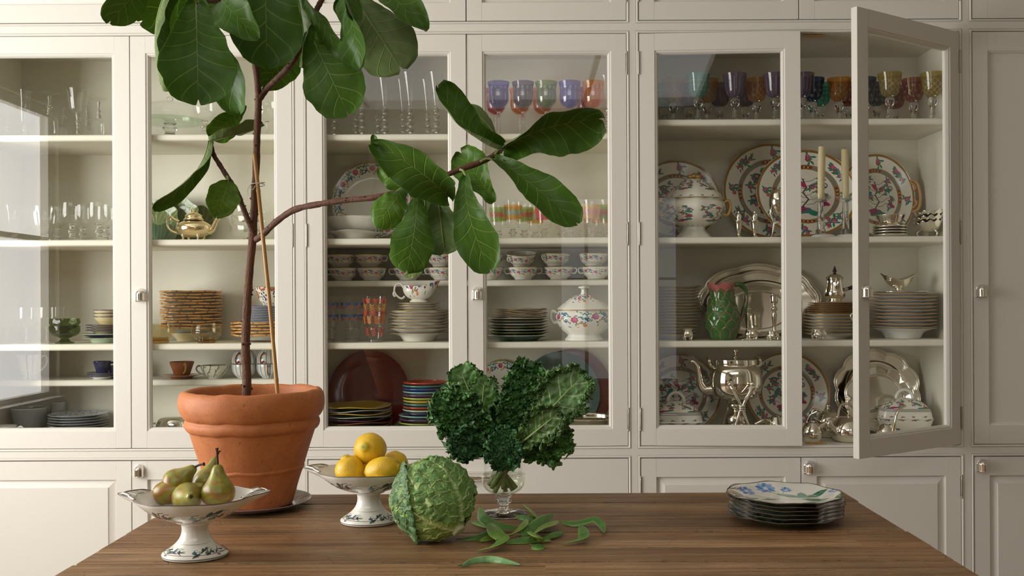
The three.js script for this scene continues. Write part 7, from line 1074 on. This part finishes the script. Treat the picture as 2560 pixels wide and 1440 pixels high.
// floor of the right cupboard
standing('platter', 'round blossom-tree plate at the bottom, behind the spout of the silver kettle', 'plate', 1697, 3.6, FLOORY, 0.15, 0.146, { under: CREAM, face: PT, rim: M.gold, rimR: 0.0016 });
standing('platter', 'round blossom-tree plate at the bottom, right of the silver kettle', 'plate', 1966, 3.6, FLOORY, 0.152, 0.147, { under: CREAM, face: PT, rim: M.gold, rimR: 0.0016 });
{ // spirit kettle on its stand
  const o = thing('silver_kettle', 'large silver kettle hung on a forked stand, its spout to the left', 'kettle', onShelf(1840, 3.43, FLOORY)), b = 0.142;
  mesh('body', revolve(smoothProf([[0, b], [0.05, b + 0.001], [0.075, b + 0.012], [0.089, b + 0.04], [0.0905, b + 0.075], [0.084, b + 0.105], [0.074, b + 0.118], [0.073, b + 0.122]], 5), 72, { sz: 0.9 }), M.silver, o);
  mesh('collar', revolve([[0.07, b + 0.121], [0.0725, b + 0.121], [0.0735, b + 0.123], [0.0735, b + 0.138], [0.072, b + 0.14], [0.06, b + 0.1405], [0.04, b + 0.143], [0, b + 0.145]], 64, { sz: 0.9 }), M.silver, o);
  mesh('finial', revolve(smoothProf([[0.0, b + 0.144], [0.012, b + 0.1455], [0.005, b + 0.152], [0.004, b + 0.16], [0.0105, b + 0.167], [0.008, b + 0.176], [0, b + 0.179]], 4), 24), M.silverOld, o);
  mesh('spout', tube([V(-0.082, b + 0.035, 0.0), V(-0.108, b + 0.036, 0), V(-0.122, b + 0.055, 0), V(-0.127, b + 0.085, 0), V(-0.135, b + 0.12, 0), V(-0.148, b + 0.133, 0), V(-0.158, b + 0.131, 0)], (t) => lerp(0.021, 0.0062, Math.pow(t, 0.7)), 48, 16), M.silver, o);
  mesh('handle', mergeGeometries([tube([V(-0.066, b + 0.112, 0), V(-0.088, b + 0.118, 0), V(-0.092, b + 0.14, 0), V(-0.09, b + 0.143, -0.05)], 0.0055, 24, 8), tube([V(0.07, b + 0.112, 0), V(0.086, b + 0.12, 0), V(0.084, b + 0.14, 0), V(0.08, b + 0.143, -0.05)], 0.0055, 24, 8)]), M.silverOld, o);
  for (const z of [0.088, -0.088]) {
    const w = 0.038; mesh('fork', mergeGeometries([-1, 1].map((s) => tube([V(s * w, b + 0.058, z * 0.98), V(s * (w - 0.006), b + 0.045, z * 1.06), V(s * 0.016, b + 0.014, z * 1.12), V(s * 0.005, b - 0.012, z * 1.1), V(s * 0.006, b - 0.03, z * 1.06), V(s * 0.022, b - 0.08, z * 1.1), V(s * 0.04, 0.012, z * 1.16), V(s * 0.048, 0.0055, z * 1.2)], (t) => 0.0058 - 0.001 * t, 60, 10))), M.silver, o);
    mesh('collar_ring', mergeGeometries([0, 0.007, -0.007].map((q) => new THREE.TorusGeometry(0.0105, 0.003, 8, 24).rotateX(Math.PI / 2).translate(0, b - 0.02 + q, z * 1.09))), M.silver, o);
    mesh('pin', mergeGeometries([-1, 1].map((s) => new THREE.SphereGeometry(0.009, 18, 12).translate(s * w, b + 0.06, z * 1.0))), M.silver, o);
  }
  mesh('burner', revolve(smoothProf([[0, 0.045], [0.03, 0.046], [0.036, 0.056], [0.034, 0.085], [0.02, 0.094], [0.012, 0.1], [0.012, 0.112], [0.026, 0.113], [0.027, 0.128], [0, 0.129]], 4), 36), M.silverOld, o);
  mesh('stretcher', mergeGeometries([-1, 1].map((s) => tube([V(s * 0.03, 0.05, s * 0.0), V(s * 0.03, 0.05, 0.085), V(s * 0.03, 0.045, 0.1)], 0.0035, 12, 7))), M.silverOld, o);
}
function coveredDish(label, pos, w, d2, H, turn) {                     // rectangular lidded dish with a blossom border
  const o = thing('covered_dish', label, 'dish', pos, turn, 'covered dishes with blossom border'), m = printed(texTreeBand);
  const sq = (th) => { const c = Math.abs(Math.cos(th)), s = Math.abs(Math.sin(th)), n = 4; return Math.pow(Math.pow(c, n) + Math.pow(s, n), -1 / n); }, mod = (th) => [sq(th) * (1 + 0.012 * Math.cos(th * 8)), 0], W = w / 2, opt = { sz: d2 / w, mod };
  mesh('body', revolve(smoothProf([[0, 0.001], [W * 0.7, 0], [W * 0.74, 0.006], [W * 0.86, H * 0.22], [W * 0.97, H * 0.4], [W, H * 0.42], [W * 0.9, H * 0.42]], 4), 80, opt), m, o);
  const lid = mesh('lid', revolve(smoothProf([[W * 0.97, H * 0.425], [W * 0.95, H * 0.45], [W * 0.88, H * 0.6], [W * 0.8, H * 0.66], [W * 0.55, H * 0.78], [W * 0.2, H * 0.84], [0, H * 0.85]], 4), 80, opt), m, o);
  mesh('lid_band', revolve([[W * 0.895, H * 0.575], [W * 0.885, H * 0.605], [W * 0.845, H * 0.64]], 80, opt).scale(1.006, 1, 1.006), glaze(0.42, 0.4, 0.36), lid);
  mesh('lid_handle', tube(Array.from({ length: 9 }, (_, k) => { const a = k / 8 * Math.PI; return V(Math.cos(a) * W * 0.3, H * 0.83 + Math.sin(a) * H * 0.19, 0); }), 0.006, 32, 8), CREAM, lid);
}
coveredDish('white covered dish with a blossom border, in front of the plate left of the kettle', onShelf(1690, 3.41, FLOORY), 0.19, 0.13, 0.165, 0); coveredDish('white covered dish with a blossom border, at the right behind the open pane', onShelf(2262, 3.475, FLOORY), 0.19, 0.11, 0.165, -0.1);
{
  const pot = (name, label, cat, px, d, R, H, hs, sp, knob, hx = 1) => { const o = thing(name, label, cat, onShelf(px, d, FLOORY)); mesh('body', revolve(smoothProf([[0, 0], [R * 0.7, 0], [R * 0.95, H * 0.22], [R, H * 0.45], [R * 0.86, H * 0.75], [R * 0.6, H * 0.95], [R * 0.52, H]].concat(knob ? [[R * 0.4, H * 1.03], [0, H * 1.1]] : [[R * 0.46, H], [R * 0.5, H * 0.9], [R * 0.6, H * 0.6]]), 5), 48), M.silver, o); if (hs) mesh('handle', tube(hs.map((q) => V(...q)), 0.0048, 32, 9), M.silverOld, o); if (sp) mesh('spout', tube(sp.map((q) => V(...q)), (t) => lerp(0.011, 0.005, t), 24, 10), M.silver, o); if (knob) mesh('finial', revolve(smoothProf([[0, H * 1.09], [0.008, H * 1.1], [0.003, H * 1.16], [0.0085, H * 1.24], [0.006, H * 1.31], [0, H * 1.33]], 4), 18), M.silverOld, o); return o; };
  pot('cream_jug', 'small round silver cream jug at the front in the open doorway', 'jug', 2030, 3.385, 0.036, 0.066, [[-0.012, 0.062, -0.02], [0.0, 0.092, -0.01], [0.012, 0.1, 0.0], [0.018, 0.105, 0.004]], [[0.026, 0.05, 0.0], [0.042, 0.06, 0], [0.054, 0.071, 0]], false);
  pot('silver_teapot', 'round silver teapot with a ball finial beside the open door edge', 'teapot', 2122, 3.395, 0.062, 0.082, [[-0.03, 0.076, -0.03], [-0.01, 0.12, -0.05], [0.03, 0.115, -0.06], [0.05, 0.06, -0.05]], [[-0.05, 0.04, 0.02], [-0.066, 0.055, 0.026], [-0.074, 0.078, 0.03]], true);
  pot('sugar_pot', 'lidded silver sugar pot behind the cream jug and the teapot', 'sugar pot', 2070, 3.505, 0.048, 0.088, [[-0.04, 0.06, 0.02], [-0.064, 0.075, 0.03], [-0.06, 0.1, 0.03], [-0.03, 0.09, 0.02]], null, true);
  pot('cream_jug', 'silver jug at the bottom beside the kettle, half behind the closed door', 'jug', 1942, 3.4, 0.036, 0.085, [[0.02, 0.08, 0], [0.04, 0.1, 0], [0.05, 0.07, 0], [0.034, 0.03, 0]], [[-0.022, 0.07, 0], [-0.05, 0.072, 0.01], [-0.078, 0.06, 0.012]], false);
  pot('milk_jug', 'silver jug with a swan-neck handle at the bottom, behind the open pane', 'jug', 2216, 3.368, 0.036, 0.06, [[0.012, 0.04, 0.03], [0.016, 0.075, 0.038], [0.026, 0.108, 0.036], [0.044, 0.122, 0.03], [0.056, 0.126, 0.026]], null, false);
}
renderer.render(scene, camera);
